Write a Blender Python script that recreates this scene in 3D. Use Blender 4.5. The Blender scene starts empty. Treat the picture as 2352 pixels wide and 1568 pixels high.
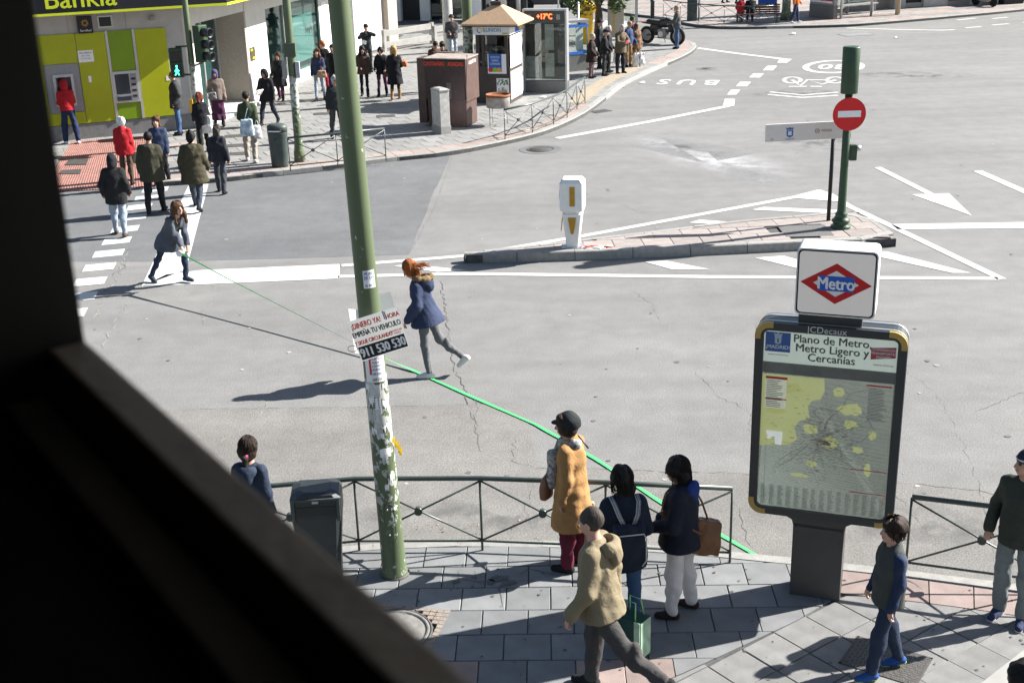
import bpy, bmesh, math, random
import numpy as np
from mathutils import Vector, Matrix
from mathutils.geometry import tessellate_polygon
random.seed(7)
rng = np.random.default_rng(11)
SC = bpy.context.scene
COL = SC.collection
R = math.radians

# ------------------------------------------------------------------ camera, sky, sun, exposure
cam_d = bpy.data.cameras.new('camera')
cam = bpy.data.objects.new('camera', cam_d)
COL.objects.link(cam)
_p, _r = R(20.0), R(-1.65)
_fw = Vector((0, math.cos(_p), -math.sin(_p)))
_up0 = Vector((0, math.sin(_p), math.cos(_p)))
_rt0 = Vector((1, 0, 0))
_rt = _rt0 * math.cos(_r) + _up0 * math.sin(_r)
_up = _up0 * math.cos(_r) - _rt0 * math.sin(_r)
cam.matrix_world = Matrix(((_rt.x, _up.x, -_fw.x, 0), (_rt.y, _up.y, -_fw.y, 0), (_rt.z, _up.z, -_fw.z, 6.65), (0, 0, 0, 1)))
cam_d.sensor_width = 36.0
cam_d.sensor_fit = 'HORIZONTAL'
cam_d.lens = 2900 / 2352 * 36
cam_d.clip_start = 0.02
cam_d.clip_end = 600
cam_d.dof.use_dof = True
cam_d.dof.focus_distance = 17.0
cam_d.dof.aperture_fstop = 6.0
SC.camera = cam

SUN_AZ, SUN_EL = 17.0, 34.0            # towards the sun: degrees from +X counter-clockwise, and above the ground
world = bpy.data.worlds.new('World')
SC.world = world
world.use_nodes = True
_nt = world.node_tree
_nt.nodes.clear()
_sky = _nt.nodes.new('ShaderNodeTexSky')
_sky.sky_type = 'NISHITA'
_sky.sun_disc = False
_sky.sun_elevation = R(SUN_EL)
_sky.sun_rotation = R(90 - SUN_AZ)
_bg = _nt.nodes.new('ShaderNodeBackground')
_bg.inputs['Strength'].default_value = 0.05
_ow = _nt.nodes.new('ShaderNodeOutputWorld')
_nt.links.new(_sky.outputs[0], _bg.inputs[0])
_nt.links.new(_bg.outputs[0], _ow.inputs[0])
sun_d = bpy.data.lights.new('sun', 'SUN')
sun_d.energy = 5.0
sun_d.angle = R(0.5)
sun_d.color = (1.0, 0.965, 0.91)
sun = bpy.data.objects.new('sun', sun_d)
COL.objects.link(sun)
_tos = Vector((math.cos(R(SUN_EL)) * math.cos(R(SUN_AZ)), math.cos(R(SUN_EL)) * math.sin(R(SUN_AZ)), math.sin(R(SUN_EL))))
sun.rotation_euler = _tos.to_track_quat('Z', 'Y').to_euler()
SC.view_settings.view_transform = 'Standard'
SC.view_settings.look = 'None'
SC.view_settings.exposure = 1.56
SC.view_settings.gamma = 1.0
SC.view_settings.use_curve_mapping = False
SC.cycles.max_bounces = 6
SC.cycles.use_denoising = True

# ------------------------------------------------------------------ materials
MATS = {}
def mat(name, col, rough=0.7, var=0.12, scale=9.0, bump=0.0, bscale=60.0, metal=0.0, emit=None, spec=0.4, rnd=0.0, detail=4.0, stretch=None, wrinkle=0.0):
    """principled material with a noise-mottled colour, optional bump and per-object variation"""
    if name in MATS:
        return MATS[name]
    m = bpy.data.materials.new(name)
    m.use_nodes = True
    nt = m.node_tree
    b = nt.nodes['Principled BSDF']
    b.inputs['Roughness'].default_value = rough
    b.inputs['Metallic'].default_value = metal
    b.inputs['Specular IOR Level'].default_value = spec
    tc = nt.nodes.new('ShaderNodeTexCoord')
    vec = tc.outputs['Object']
    if stretch:
        mp = nt.nodes.new('ShaderNodeMapping')
        mp.inputs['Scale'].default_value = stretch
        nt.links.new(vec, mp.inputs['Vector'])
        vec = mp.outputs['Vector']
    if var > 0 or rnd > 0:
        n = nt.nodes.new('ShaderNodeTexNoise')
        n.inputs['Scale'].default_value = scale
        n.inputs['Detail'].default_value = detail
        nt.links.new(vec, n.inputs['Vector'])
        mr = nt.nodes.new('ShaderNodeMapRange')
        mr.inputs[1].default_value = 0.3
        mr.inputs[2].default_value = 0.7
        mr.inputs[3].default_value = 1 - var
        mr.inputs[4].default_value = 1 + var
        nt.links.new(n.outputs[0], mr.inputs[0])
        val = mr.outputs[0]
        if rnd > 0:
            oi = nt.nodes.new('ShaderNodeObjectInfo')
            m2 = nt.nodes.new('ShaderNodeMapRange')
            m2.inputs[3].default_value = 1 - rnd
            m2.inputs[4].default_value = 1 + rnd
            nt.links.new(oi.outputs['Random'], m2.inputs[0])
            mu = nt.nodes.new('ShaderNodeMath')
            mu.operation = 'MULTIPLY'
            nt.links.new(val, mu.inputs[0])
            nt.links.new(m2.outputs[0], mu.inputs[1])
            val = mu.outputs[0]
        mx = nt.nodes.new('ShaderNodeVectorMath')
        mx.operation = 'SCALE'
        mx.inputs[0].default_value = col
        nt.links.new(val, mx.inputs['Scale'])
        nt.links.new(mx.outputs[0], b.inputs['Base Color'])
    else:
        b.inputs['Base Color'].default_value = (*col, 1)
    if bump > 0:
        n2 = nt.nodes.new('ShaderNodeTexNoise')
        n2.inputs['Scale'].default_value = bscale
        n2.inputs['Detail'].default_value = 4
        nt.links.new(vec, n2.inputs['Vector'])
        bp = nt.nodes.new('ShaderNodeBump')
        bp.inputs['Strength'].default_value = bump
        bp.inputs['Distance'].default_value = 0.02
        nt.links.new(n2.outputs[0], bp.inputs['Height'])
        nt.links.new(bp.outputs[0], b.inputs['Normal'])
        if wrinkle > 0:
            n3 = nt.nodes.new('ShaderNodeTexNoise')
            n3.inputs['Scale'].default_value = 7.5
            n3.inputs['Detail'].default_value = 3
            n3.inputs['Distortion'].default_value = 1.6
            nt.links.new(vec, n3.inputs['Vector'])
            b2 = nt.nodes.new('ShaderNodeBump')
            b2.inputs['Strength'].default_value = wrinkle
            b2.inputs['Distance'].default_value = 0.06
            nt.links.new(n3.outputs[0], b2.inputs['Height'])
            nt.links.new(b2.outputs[0], bp.inputs['Normal'])
    if emit:
        b.inputs['Emission Color'].default_value = (*emit[:3], 1)
        b.inputs['Emission Strength'].default_value = emit[3]
    MATS[name] = m
    return m

def cloth(name, col, var=0.07, rough=0.85):
    return mat('cloth_' + name, col, rough, var, 9, 0.15, 160, spec=0.25, wrinkle=0.26)

def glass_mat(name, tint=(0.8, 0.9, 0.88), rough=0.02, alpha=0.75):
    """window glass: part mirror, part clear"""
    m = bpy.data.materials.new(name)
    m.use_nodes = True
    nt = m.node_tree
    nt.nodes.clear()
    o = nt.nodes.new('ShaderNodeOutputMaterial')
    t = nt.nodes.new('ShaderNodeBsdfTransparent')
    t.inputs[0].default_value = (*tint, 1)
    g = nt.nodes.new('ShaderNodeBsdfGlossy')
    g.inputs['Roughness'].default_value = rough
    f = nt.nodes.new('ShaderNodeFresnel')
    f.inputs[0].default_value = 1.5
    mx = nt.nodes.new('ShaderNodeMixShader')
    mr = nt.nodes.new('ShaderNodeMapRange')
    mr.inputs[3].default_value = 1 - alpha
    mr.inputs[4].default_value = min(1.0, 1 - alpha + 0.35)
    nt.links.new(f.outputs[0], mr.inputs[0])
    nt.links.new(mr.outputs[0], mx.inputs[0])
    nt.links.new(t.outputs[0], mx.inputs[1])
    nt.links.new(g.outputs[0], mx.inputs[2])
    nt.links.new(mx.outputs[0], o.inputs[0])
    return m

def ground_mat(name, col, col2, rough=0.9, big=0.25, fine=90.0, amp=0.35, bump=0.5, stain=0.0):
    """asphalt / concrete: large worn patches, medium mottling, fine aggregate"""
    m = bpy.data.materials.new(name)
    m.use_nodes = True
    nt = m.node_tree
    b = nt.nodes['Principled BSDF']
    b.inputs['Roughness'].default_value = rough
    b.inputs['Specular IOR Level'].default_value = 0.35
    tc = nt.nodes.new('ShaderNodeTexCoord')
    def noise(s, d, rg=0.5):
        n = nt.nodes.new('ShaderNodeTexNoise')
        n.inputs['Scale'].default_value = s
        n.inputs['Detail'].default_value = d
        n.inputs['Roughness'].default_value = rg
        nt.links.new(tc.outputs['Object'], n.inputs['Vector'])
        return n.outputs[0]
    def rngm(src, a, b_, lo, hi):
        r = nt.nodes.new('ShaderNodeMapRange')
        r.inputs[1].default_value = a
        r.inputs[2].default_value = b_
        r.inputs[3].default_value = lo
        r.inputs[4].default_value = hi
        nt.links.new(src, r.inputs[0])
        return r.outputs[0]
    mix = nt.nodes.new('ShaderNodeMix')
    mix.data_type = 'RGBA'
    mix.inputs[6].default_value = (*col, 1)
    mix.inputs[7].default_value = (*col2, 1)
    nt.links.new(rngm(noise(big, 5, 0.6), 0.35, 0.65, 0, 1), mix.inputs[0])
    f1 = rngm(noise(fine, 2), 0.25, 0.75, 1 - amp, 1 + amp)
    f2 = rngm(noise(2.3, 6, 0.65), 0.3, 0.7, 0.9, 1.1)
    mp = nt.nodes.new('ShaderNodeMapping')           # long traffic-worn streaks
    mp.inputs['Rotation'].default_value = (0, 0, 0.25)
    mp.inputs['Scale'].default_value = (0.16, 1.3, 1)
    nt.links.new(tc.outputs['Object'], mp.inputs['Vector'])
    n4 = nt.nodes.new('ShaderNodeTexNoise')
    n4.inputs['Scale'].default_value = 1.0
    n4.inputs['Detail'].default_value = 6
    nt.links.new(mp.outputs[0], n4.inputs['Vector'])
    f3 = rngm(n4.outputs[0], 0.3, 0.7, 0.92, 1.08)
    m0 = nt.nodes.new('ShaderNodeMath')
    m0.operation = 'MULTIPLY'
    nt.links.new(f2, m0.inputs[0])
    nt.links.new(f3, m0.inputs[1])
    mu = nt.nodes.new('ShaderNodeMath')
    mu.operation = 'MULTIPLY'
    nt.links.new(f1, mu.inputs[0])
    nt.links.new(m0.outputs[0], mu.inputs[1])
    sc = nt.nodes.new('ShaderNodeVectorMath')
    sc.operation = 'SCALE'
    nt.links.new(mix.outputs[2], sc.inputs[0])
    nt.links.new(mu.outputs[0], sc.inputs['Scale'])
    nt.links.new(sc.outputs[0], b.inputs['Base Color'])
    bp = nt.nodes.new('ShaderNodeBump')
    bp.inputs['Strength'].default_value = bump
    bp.inputs['Distance'].default_value = 0.01
    nt.links.new(noise(fine * 1.3, 3), bp.inputs['Height'])
    nt.links.new(bp.outputs[0], b.inputs['Normal'])
    MATS[name] = m
    return m

def worn_paint(name, col, wear=0.5, scale=30):
    """road paint that lets the asphalt through where it has worn"""
    m = bpy.data.materials.new(name)
    m.use_nodes = True
    nt = m.node_tree
    b = nt.nodes['Principled BSDF']
    b.inputs['Roughness'].default_value = 0.75
    tc = nt.nodes.new('ShaderNodeTexCoord')
    n = nt.nodes.new('ShaderNodeTexNoise')
    n.inputs['Scale'].default_value = scale
    n.inputs['Detail'].default_value = 8
    n.inputs['Roughness'].default_value = 0.7
    nt.links.new(tc.outputs['Object'], n.inputs['Vector'])
    cr = nt.nodes.new('ShaderNodeValToRGB')
    cr.color_ramp.elements[0].position = 0.26 + 0.1 * wear
    cr.color_ramp.elements[0].color = (0.2, 0.2, 0.2, 1)
    cr.color_ramp.elements[1].position = 0.34 + 0.2 * wear
    cr.color_ramp.elements[1].color = (*col, 1)
    nt.links.new(n.outputs[0], cr.inputs[0])
    nt.links.new(cr.outputs[0], b.inputs['Base Color'])
    MATS[name] = m
    return m

# ------------------------------------------------------------------ objects
def tag(o, label=None, cat=None, group=None, kind=None):
    if label: o['label'] = label
    if cat: o['category'] = cat
    if group: o['group'] = group
    if kind: o['kind'] = kind
    return o

def link(name, me, parent=None, loc=None):
    o = bpy.data.objects.new(name, me)
    COL.objects.link(o)
    if parent is not None: o.parent = parent
    if loc is not None: o.location = loc
    return o

def empty(name, loc=(0, 0, 0), rz=0.0):
    o = bpy.data.objects.new(name, None)
    COL.objects.link(o)
    o.location = loc
    o.rotation_euler = (0, 0, rz)
    o.empty_display_size = 0.1
    return o

def thing(name, label, cat, loc=(0, 0, 0), rz=0.0, group=None):
    return tag(empty(name, loc, rz), label, cat, group)

def copy_tree(o, parent=None):
    c = o.copy()
    COL.objects.link(c)
    if parent is not None: c.parent = parent
    for ch in list(o.children):
        copy_tree(ch, c)
    return c

class MB:
    """mesh builder: several shapes, one mesh"""
    def __init__(s):
        s.v, s.f, s.m, s.sm = [], [], [], []
    def add(s, vs, fs, mi=0, smooth=False):
        k = len(s.v)
        s.v += [tuple(map(float, p)) for p in vs]
        for f in fs:
            s.f.append(tuple(i + k for i in f)); s.m.append(mi); s.sm.append(smooth)
        return s
    def box(s, c, d, rz=0.0, mi=0, ch=0.0, taper=1.0, M=None):
        """box of size d centred at c; ch bevels every edge"""
        bm = bmesh.new()
        bmesh.ops.create_cube(bm, size=1)
        for v in bm.verts:
            t = taper if v.co.z > 0 else 1.0
            v.co = Vector((v.co.x * d[0] * t, v.co.y * d[1] * t, v.co.z * d[2]))
        if ch > 0:
            bmesh.ops.bevel(bm, geom=list(bm.edges), offset=ch, segments=2, profile=0.6, affect='EDGES')
        T = Matrix.Translation(c) @ Matrix.Rotation(rz, 4, 'Z')
        if M is not None: T = Matrix.Translation(c) @ M.to_4x4()
        bm.verts.ensure_lookup_table()
        vs = [T @ v.co for v in bm.verts]
        fs = [[v.index for v in f.verts] for f in bm.faces]
        bm.free()
        return s.add(vs, fs, mi, False)
    def tube(s, pts, r, n=8, mi=0, cap=True, smooth=True):
        """tube along a polyline; r one radius or one per point"""
        pts = [Vector(p) for p in pts]
        rr = r if isinstance(r, (list, tuple)) else [r] * len(pts)
        vs, fs = [], []
        ref = None
        for i, p in enumerate(pts):
            a = pts[max(i - 1, 0)]; b = pts[min(i + 1, len(pts) - 1)]
            t = (b - a)
            if t.length < 1e-9: t = Vector((0, 0, 1))
            t.normalize()
            if ref is None:
                ref = Vector((0, 0, 1)) if abs(t.z) < 0.9 else Vector((1, 0, 0))
            x = (ref - t * ref.dot(t))
            if x.length < 1e-4: x = Vector((1, 0, 0)) - t * t.x
            x.normalize()
            ref = x
            y = t.cross(x)
            for k in range(n):
                a_ = 2 * math.pi * k / n
                vs.append(p + (x * math.cos(a_) + y * math.sin(a_)) * rr[i])
        for i in range(len(pts) - 1):
            for k in range(n):
                fs.append((i * n + k, i * n + (k + 1) % n, (i + 1) * n + (k + 1) % n, (i + 1) * n + k))
        s.add(vs, fs, mi, smooth)
        if cap:
            k0 = len(s.v) - len(vs)
            s.f.append(tuple(k0 + k for k in range(n))[::-1]); s.m.append(mi); s.sm.append(False)
            e = k0 + (len(pts) - 1) * n
            s.f.append(tuple(e + k for k in range(n))); s.m.append(mi); s.sm.append(False)
        return s
    def lathe(s, prof, c=(0, 0, 0), n=24, mi=0, smooth=True, sx=1.0, sy=1.0):
        """profile of (radius, z) turned round a vertical axis at c"""
        vs, fs = [], []
        for r, z in prof:
            for k in range(n):
                a = 2 * math.pi * k / n
                vs.append((c[0] + r * sx * math.cos(a), c[1] + r * sy * math.sin(a), c[2] + z))
        for i in range(len(prof) - 1):
            for k in range(n):
                fs.append((i * n + k, i * n + (k + 1) % n, (i + 1) * n + (k + 1) % n, (i + 1) * n + k))
        s.add(vs, fs, mi, smooth)
        k0 = len(s.v) - len(vs)
        s.f.append(tuple(k0 + k for k in range(n))[::-1]); s.m.append(mi); s.sm.append(False)
        e = k0 + (len(prof) - 1) * n
        s.f.append(tuple(e + k for k in range(n))); s.m.append(mi); s.sm.append(False)
        return s
    def prism(s, poly, z0, z1, mi=0, M=None):
        """2-D polygon (counter-clockwise) extruded z0..z1, then moved by M"""
        n = len(poly)
        vs = [Vector((p[0], p[1], z0)) for p in poly] + [Vector((p[0], p[1], z1)) for p in poly]
        if M is not None: vs = [M @ v for v in vs]
        fs = [tuple(range(n))[::-1], tuple(range(n, 2 * n))] + [(i, (i + 1) % n, n + (i + 1) % n, n + i) for i in range(n)]
        return s.add(vs, fs, mi)
    def sheet(s, poly, z, mi=0):
        return s.add([(p[0], p[1], z) for p in poly], [tuple(range(len(poly)))], mi)
    def mesh(s, name, mats):
        me = bpy.data.meshes.new(name)
        me.from_pydata(s.v, [], s.f)
        for m in (mats if isinstance(mats, (list, tuple)) else [mats]): me.materials.append(m)
        me.polygons.foreach_set('material_index', s.m)
        me.polygons.foreach_set('use_smooth', s.sm)
        me.update()
        return me
    def build(s, name, mats, parent=None, loc=None):
        return link(name, s.mesh(name, mats), parent, loc)

def text_mesh(txt, size, depth=0.002, align='CENTER', shear=0.0, bold=0.0, sx=1.0):
    cu = bpy.data.curves.new('lettering', 'FONT')
    cu.body = txt
    cu.size = size
    cu.extrude = depth
    cu.align_x = align
    cu.align_y = 'CENTER'
    cu.shear = shear
    cu.resolution_u = 3
    o = bpy.data.objects.new('lettering', cu)
    me = bpy.data.meshes.new_from_object(o)
    bpy.data.objects.remove(o)
    bpy.data.curves.remove(cu)
    if sx != 1.0:
        for v in me.vertices: v.co.x *= sx
    if bold > 0:                                   # thicker strokes: three copies a hair apart
        bm = bmesh.new()
        for k, (dx, dy) in enumerate(((0, 0), (-bold, bold * .6), (bold, -bold * .6))):
            n0 = len(bm.verts)
            bm.from_mesh(me)
            bm.verts.ensure_lookup_table()
            for v in bm.verts[n0:]: v.co += Vector((dx, dy, k * 1.2e-4))
        bm.to_mesh(me)
        bm.free()
    return me

def text(name, txt, size, M, material, parent=None, **k):
    """flat lettering; M carries the text's XY plane to its place (in the parent's space)"""
    me = text_mesh(txt, size, **k)
    me.materials.append(material)
    o = link(name, me, parent)
    o.matrix_local = M
    return o

def plane_M(o, x, z):
    """matrix whose local X is x, local Y is z (up), local Z the normal x cross z"""
    x = Vector(x).normalized(); z = Vector(z).normalized(); n = x.cross(z)
    return Matrix(((x.x, z.x, n.x, o[0]), (x.y, z.y, n.y, o[1]), (x.z, z.z, n.z, o[2]), (0, 0, 0, 1)))

def clip_convex(subject, clip):
    """Sutherland-Hodgman: any polygon cut by a counter-clockwise convex one"""
    out = list(subject)
    n = len(clip)
    for i in range(n):
        a, b = clip[i], clip[(i + 1) % n]
        inp, out = out, []
        if not inp: break
        side = lambda p: (b[0] - a[0]) * (p[1] - a[1]) - (b[1] - a[1]) * (p[0] - a[0])
        for j in range(len(inp)):
            p, q = inp[j - 1], inp[j]
            sp, sq = side(p), side(q)
            if (sp >= 0) != (sq >= 0):
                t = sp / (sp - sq)
                out.append((p[0] + (q[0] - p[0]) * t, p[1] + (q[1] - p[1]) * t))
            if sq >= 0: out.append(q)
    return out

def area(p):
    return 0.5 * sum(p[i - 1][0] * p[i][1] - p[i][0] * p[i - 1][1] for i in range(len(p)))

def smooth_line(pts, n=6):
    """Catmull-Rom through 2-D points"""
    P = [pts[0]] + list(pts) + [pts[-1]]
    out = []
    for i in range(1, len(P) - 2):
        for k in range(n):
            t = k / n
            a, b, c, d = P[i - 1], P[i], P[i + 1], P[i + 2]
            out.append(tuple(0.5 * (2 * b[j] + (c[j] - a[j]) * t + (2 * a[j] - 5 * b[j] + 4 * c[j] - d[j]) * t * t + (3 * b[j] - a[j] - 3 * c[j] + d[j]) * t ** 3) for j in range(2)))
    out.append(tuple(pts[-1]))
    return out

def resample(line, step):
    out = [line[0]]; acc = 0.0
    for a, b in zip(line, line[1:]):
        L = math.dist(a, b)
        d = step - acc
        while d <= L:
            t = d / L
            out.append((a[0] + (b[0] - a[0]) * t, a[1] + (b[1] - a[1]) * t))
            d += step
        acc = L - (d - step)
    return out

def offset_line(line, d):
    """2-D polyline moved d to its left"""
    out = []
    for i, p in enumerate(line):
        a = line[max(i - 1, 0)]; b = line[min(i + 1, len(line) - 1)]
        tx, ty = b[0] - a[0], b[1] - a[1]
        L = math.hypot(tx, ty) or 1
        out.append((p[0] - ty / L * d, p[1] + tx / L * d))
    return out

# ================================================================== THE GROUND
M_ASPH = ground_mat('asphalt', (0.160, 0.158, 0.153), (0.190, 0.187, 0.181), big=0.16, fine=55, amp=0.34)
M_ASPH_D = ground_mat('asphalt_newer', (0.112, 0.117, 0.121), (0.134, 0.138, 0.141), big=0.3, fine=60, amp=0.36)
M_ASPH_B = ground_mat('asphalt_old', (0.158, 0.152, 0.142), (0.182, 0.176, 0.165), big=0.5, fine=52, amp=0.36)
M_WHITE = worn_paint('road_paint', (0.53, 0.53, 0.515), 0.5)
M_WHITE2 = worn_paint('road_paint_thin', (0.48, 0.48, 0.47), 0.75, 18)
M_CRACK = mat('crack_fill', (0.105, 0.101, 0.095), 0.95, 0.3, 20)
M_CRACKL = mat('crack_fill_pale', (0.27, 0.255, 0.225), 0.95, 0.3, 20)
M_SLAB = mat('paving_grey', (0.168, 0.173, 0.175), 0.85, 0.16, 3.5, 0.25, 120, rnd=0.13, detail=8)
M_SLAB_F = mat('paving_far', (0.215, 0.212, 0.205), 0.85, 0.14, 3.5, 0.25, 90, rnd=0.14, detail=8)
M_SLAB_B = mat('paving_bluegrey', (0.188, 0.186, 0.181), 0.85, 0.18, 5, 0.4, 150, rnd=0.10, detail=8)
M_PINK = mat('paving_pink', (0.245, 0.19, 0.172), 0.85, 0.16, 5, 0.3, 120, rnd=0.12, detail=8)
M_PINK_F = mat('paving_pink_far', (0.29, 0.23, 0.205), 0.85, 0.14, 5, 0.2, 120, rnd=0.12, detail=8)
M_KERB = mat('kerb_granite', (0.27, 0.265, 0.25), 0.8, 0.14, 12, 0.3, 90, rnd=0.10, detail=8)
M_JOINT = mat('joint_mortar', (0.075, 0.074, 0.072), 0.95, 0.3, 14)
M_TACT = mat('tactile_red', (0.25, 0.125, 0.105), 0.85, 0.18, 6, 0.2, 90)
M_TACTY = mat('tactile_cream', (0.29, 0.245, 0.18), 0.85, 0.12, 6, 0.2, 90)
M_IRON = mat('cast_iron', (0.085, 0.08, 0.075), 0.6, 0.25, 25, 0.3, 100, metal=0.3)
M_PALE = mat('pale_concrete', (0.29, 0.285, 0.27), 0.85, 0.10, 4, 0.2, 120)

road = MB().sheet([(-220, -120), (220, -120), (220, 260), (-220, 260)], 0).build('road', M_ASPH)
tag(road, kind='structure')
def on_road(name, poly, z, m):
    o = MB().sheet(poly if area(poly) > 0 else poly[::-1], z).build(name, m, road)
    return o
def strip(line, w):
    """polygon of a stroke of width w along a 2-D polyline"""
    a = offset_line(line, w / 2); b = offset_line(line, -w / 2)
    return a + b[::-1]
def rough_poly(poly, step=0.5, amp=0.03):
    out = []
    for a, b in zip(poly, poly[1:] + poly[:1]):
        L = math.dist(a, b); n = max(1, int(L / step))
        for k in range(n):
            t = k / n; j = 0 if k == 0 else amp
            out.append((a[0] + (b[0] - a[0]) * t + random.uniform(-j, j), a[1] + (b[1] - a[1]) * t + random.uniform(-j, j)))
    return out
on_road('asphalt_patch', rough_poly([(-14, 23.9), (-8.57, 23.5), (-6.16, 23.27), (-1.92, 23.28), (-1.75, 27.25), (-1.47, 32.45), (-3.05, 31.9), (-5.44, 30.78), (-6.81, 30.1), (-10.5, 29.55), (-14, 28.3)], 0.6, 0.02), 0.003, M_ASPH_D)
on_road('asphalt_patch', rough_poly([(-8, 15.9), (-8, 10.0), (-6, 10.8), (-4, 11.4), (-1.75, 11.75), (-0.38, 11.8), (1.23, 11.6), (2.43, 11.3), (3.5, 11.0), (4.71, 10.6), (7, 9.8), (9, 12.0), (3.2, 13.4), (0.3, 13.8), (0.12, 15.82), (-2.01, 15.83), (-4.52, 15.94)], 0.5, 0.03), 0.003, M_ASPH_B)

def crack(pts, w=0.02, m=M_CRACK, jit=0.035):
    line = []
    for a, b in zip(pts, pts[1:]):
        n = max(2, int(math.dist(a, b) / 0.09))
        for k in range(n):
            t = k / n
            line.append((a[0] + (b[0] - a[0]) * t + random.uniform(-jit, jit), a[1] + (b[1] - a[1]) * t + random.uniform(-jit, jit)))
    line.append(pts[-1])
    mb = MB(); vs = []; fs = []
    l, r = offset_line(line, 1.0), offset_line(line, -1.0)
    for i, p in enumerate(line):
        ww = w * random.uniform(0.1, 1.0) * 0.21 * min(1, (i + 0.3) / 4, (len(line) - i) / 4)
        vs += [(p[0] + (l[i][0] - p[0]) * ww, p[1] + (l[i][1] - p[1]) * ww, 0.0055), (p[0] + (r[i][0] - p[0]) * ww, p[1] + (r[i][1] - p[1]) * ww, 0.0055)]
        if i: fs.append((2 * i - 2, 2 * i - 1, 2 * i + 1, 2 * i))
    mb.add(vs, fs)
    return mb.build('asphalt_crack', m, road)
crack([(-1.25, 21.6), (-1.13, 20.4), (-0.94, 18.23), (-0.84, 17.12), (-0.66, 16.27), (-0.56, 15.5), (-0.46, 14.79), (-0.4, 14.26)], 0.045)
crack([(-0.66, 16.27), (-0.5, 15.8), (-0.52, 15.2), (-0.42, 14.8)], 0.02)
crack([(-7.72, 24.67), (-7.41, 23.4), (-7.2, 22.24), (-7.07, 20.71), (-6.97, 19.89)], 0.06, M_CRACKL, 0.06)
crack([(-7.45, 23.6), (-7.3, 23.0), (-7.35, 22.4)], 0.05, M_CRACK, 0.05)
crack([(-6.6, 20.9), (-6.51, 19.31), (-6.38, 18.49), (-6.5, 17.5)], 0.05, M_CRACKL, 0.05)
crack([(-3.34, 16.4), (-3.44, 15.56), (-3.55, 15.21), (-3.9, 14.6)], 0.03, M_CRACKL)
crack([(-0.01, 14.76), (-0.02, 13.98), (0.24, 13.78), (0.61, 13.76), (2.15, 13.54), (2.83, 13.43), (4.2, 13.2), (6.0, 12.6)], 0.032)
crack([(2.57, 16.85), (2.78, 15.85), (3.02, 15.53), (3.14, 15.09)], 0.018)
crack([(2.02, 20.83), (2.35, 19.85), (2.39, 18.96)], 0.02)
crack([(5.93, 15.03), (6.88, 15.7), (8, 15.8)], 0.025)
crack([(2.48, 12.79), (2.45, 12.07), (2.47, 11.69)], 0.025)
crack([(-5.41, 22.07), (-5.09, 20.77), (-5.18, 20.3), (-5.0, 19.4)], 0.03, M_CRACKL)
crack([(3.93, 19.04), (3.53, 16.77), (2.96, 14.55)], 0.014)
crack([(4.8, 19.9), (5.32, 17.52), (5.72, 15.79), (5.5, 14.0), (5.2, 12.5), (4.9, 11.3)], 0.012)
crack([(0.3, 13.7), (0.1, 12.9), (0.15, 12.3)], 0.02)
crack([(4.2, 15.2), (4.6, 14.1), (4.3, 12.9), (4.4, 12.0)], 0.02)
crack([(-1.9, 23.3), (-1.6, 27.2), (-1.4, 32.4)], 0.018, M_CRACK, 0.02)
crack([(7.3, 34.5), (9.8, 33.5), (12.2, 30.2), (13.6, 28.9)], 0.03, M_CRACK, 0.06)
crack([(10.4, 37.2), (12.6, 36.3), (15, 36.6)], 0.03, M_CRACK, 0.06)
crack([(-0.4, 29.8), (0.9, 30.4), (1.9, 30.1), (2.8, 31.2)], 0.03, M_CRACK, 0.06)
crack([(1.5, 27.6), (2.4, 26.9), (2.9, 25.8)], 0.025, M_CRACK, 0.05)
crack([(-4.52, 15.94), (-2.01, 15.83), (0.12, 15.82)], 0.02, M_CRACK, 0.02)

# --- painted markings
def mark(name, poly, z=0.007, m=None): return on_road(name, poly, z, m or M_WHITE)
zeb = [((-8.59, 29.2), (-8.05, 29.36)), ((-8.54, 28.37), (-8.06, 28.5)), ((-8.47, 27.48), (-8.0, 27.66)), ((-8.36, 26.55), (-7.87, 26.72)), ((-8.26, 25.52), (-7.77, 25.7)), ((-8.17, 24.6), (-7.68, 24.76)), ((-8.08, 23.68), (-7.56, 23.82)), ((-7.98, 22.73), (-7.46, 22.87)), ((-7.87, 21.81), (-7.36, 21.93)), ((-7.76, 20.9), (-7.26, 21.02)), ((-7.66, 19.98), (-7.16, 20.1)), ((-7.56, 19.06), (-7.06, 19.18)), ((-7.46, 18.14), (-6.96, 18.26))]
for (a, b) in zeb:
    u = (0.07, 0.46)
    for dx in (0, -4.0):
        mark('zebra_block', [(a[0] + dx - .03, a[1]), (b[0] + dx, b[1]), (b[0] + dx - u[0], b[1] + u[1]), (a[0] + dx - .03 - u[0], a[1] + u[1])])
mark('stop_line', [(-7.66, 29.85), (-7.2, 29.95), (-6.05, 22.7), (-6.62, 21.7)])
mark('lane_line', [(-6.6, 21.75), (-5.64, 21.72), (-3.08, 21.84), (-3.19, 22.76), (-5.78, 22.62), (-6.35, 22.4)])
mark('lane_line', strip([(-3.14, 22.66), (-0.91, 23.06), (1.4, 24.22), (6.31, 26.98), (6.97, 27.5)], 0.17))
mark('lane_line', strip([(-3.12, 21.96), (-0.88, 21.92), (3.5, 21.3), (8.4, 20.72)], 0.17))
mark('lane_line', strip([(7.05, 27.3), (7.22, 26.0), (7.6, 24.4), (8.45, 20.68)], 0.17))
mark('hatch_bar', [(6.27, 26.85), (6.98, 27.55), (7.12, 27.2), (7.1, 26.45)], 0.0075)
mark('hatch_bar', [(5.14, 25.95), (5.43, 26.15), (6.95, 25.72), (6.9, 25.4)])
mark('hatch_bar', [(3.69, 25.04), (3.94, 25.25), (4.72, 24.92), (4.46, 24.75)])
mark('hatch_bar', [(2.49, 22.33), (2.88, 22.37), (3.6, 21.75), (2.92, 21.81)])
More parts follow.
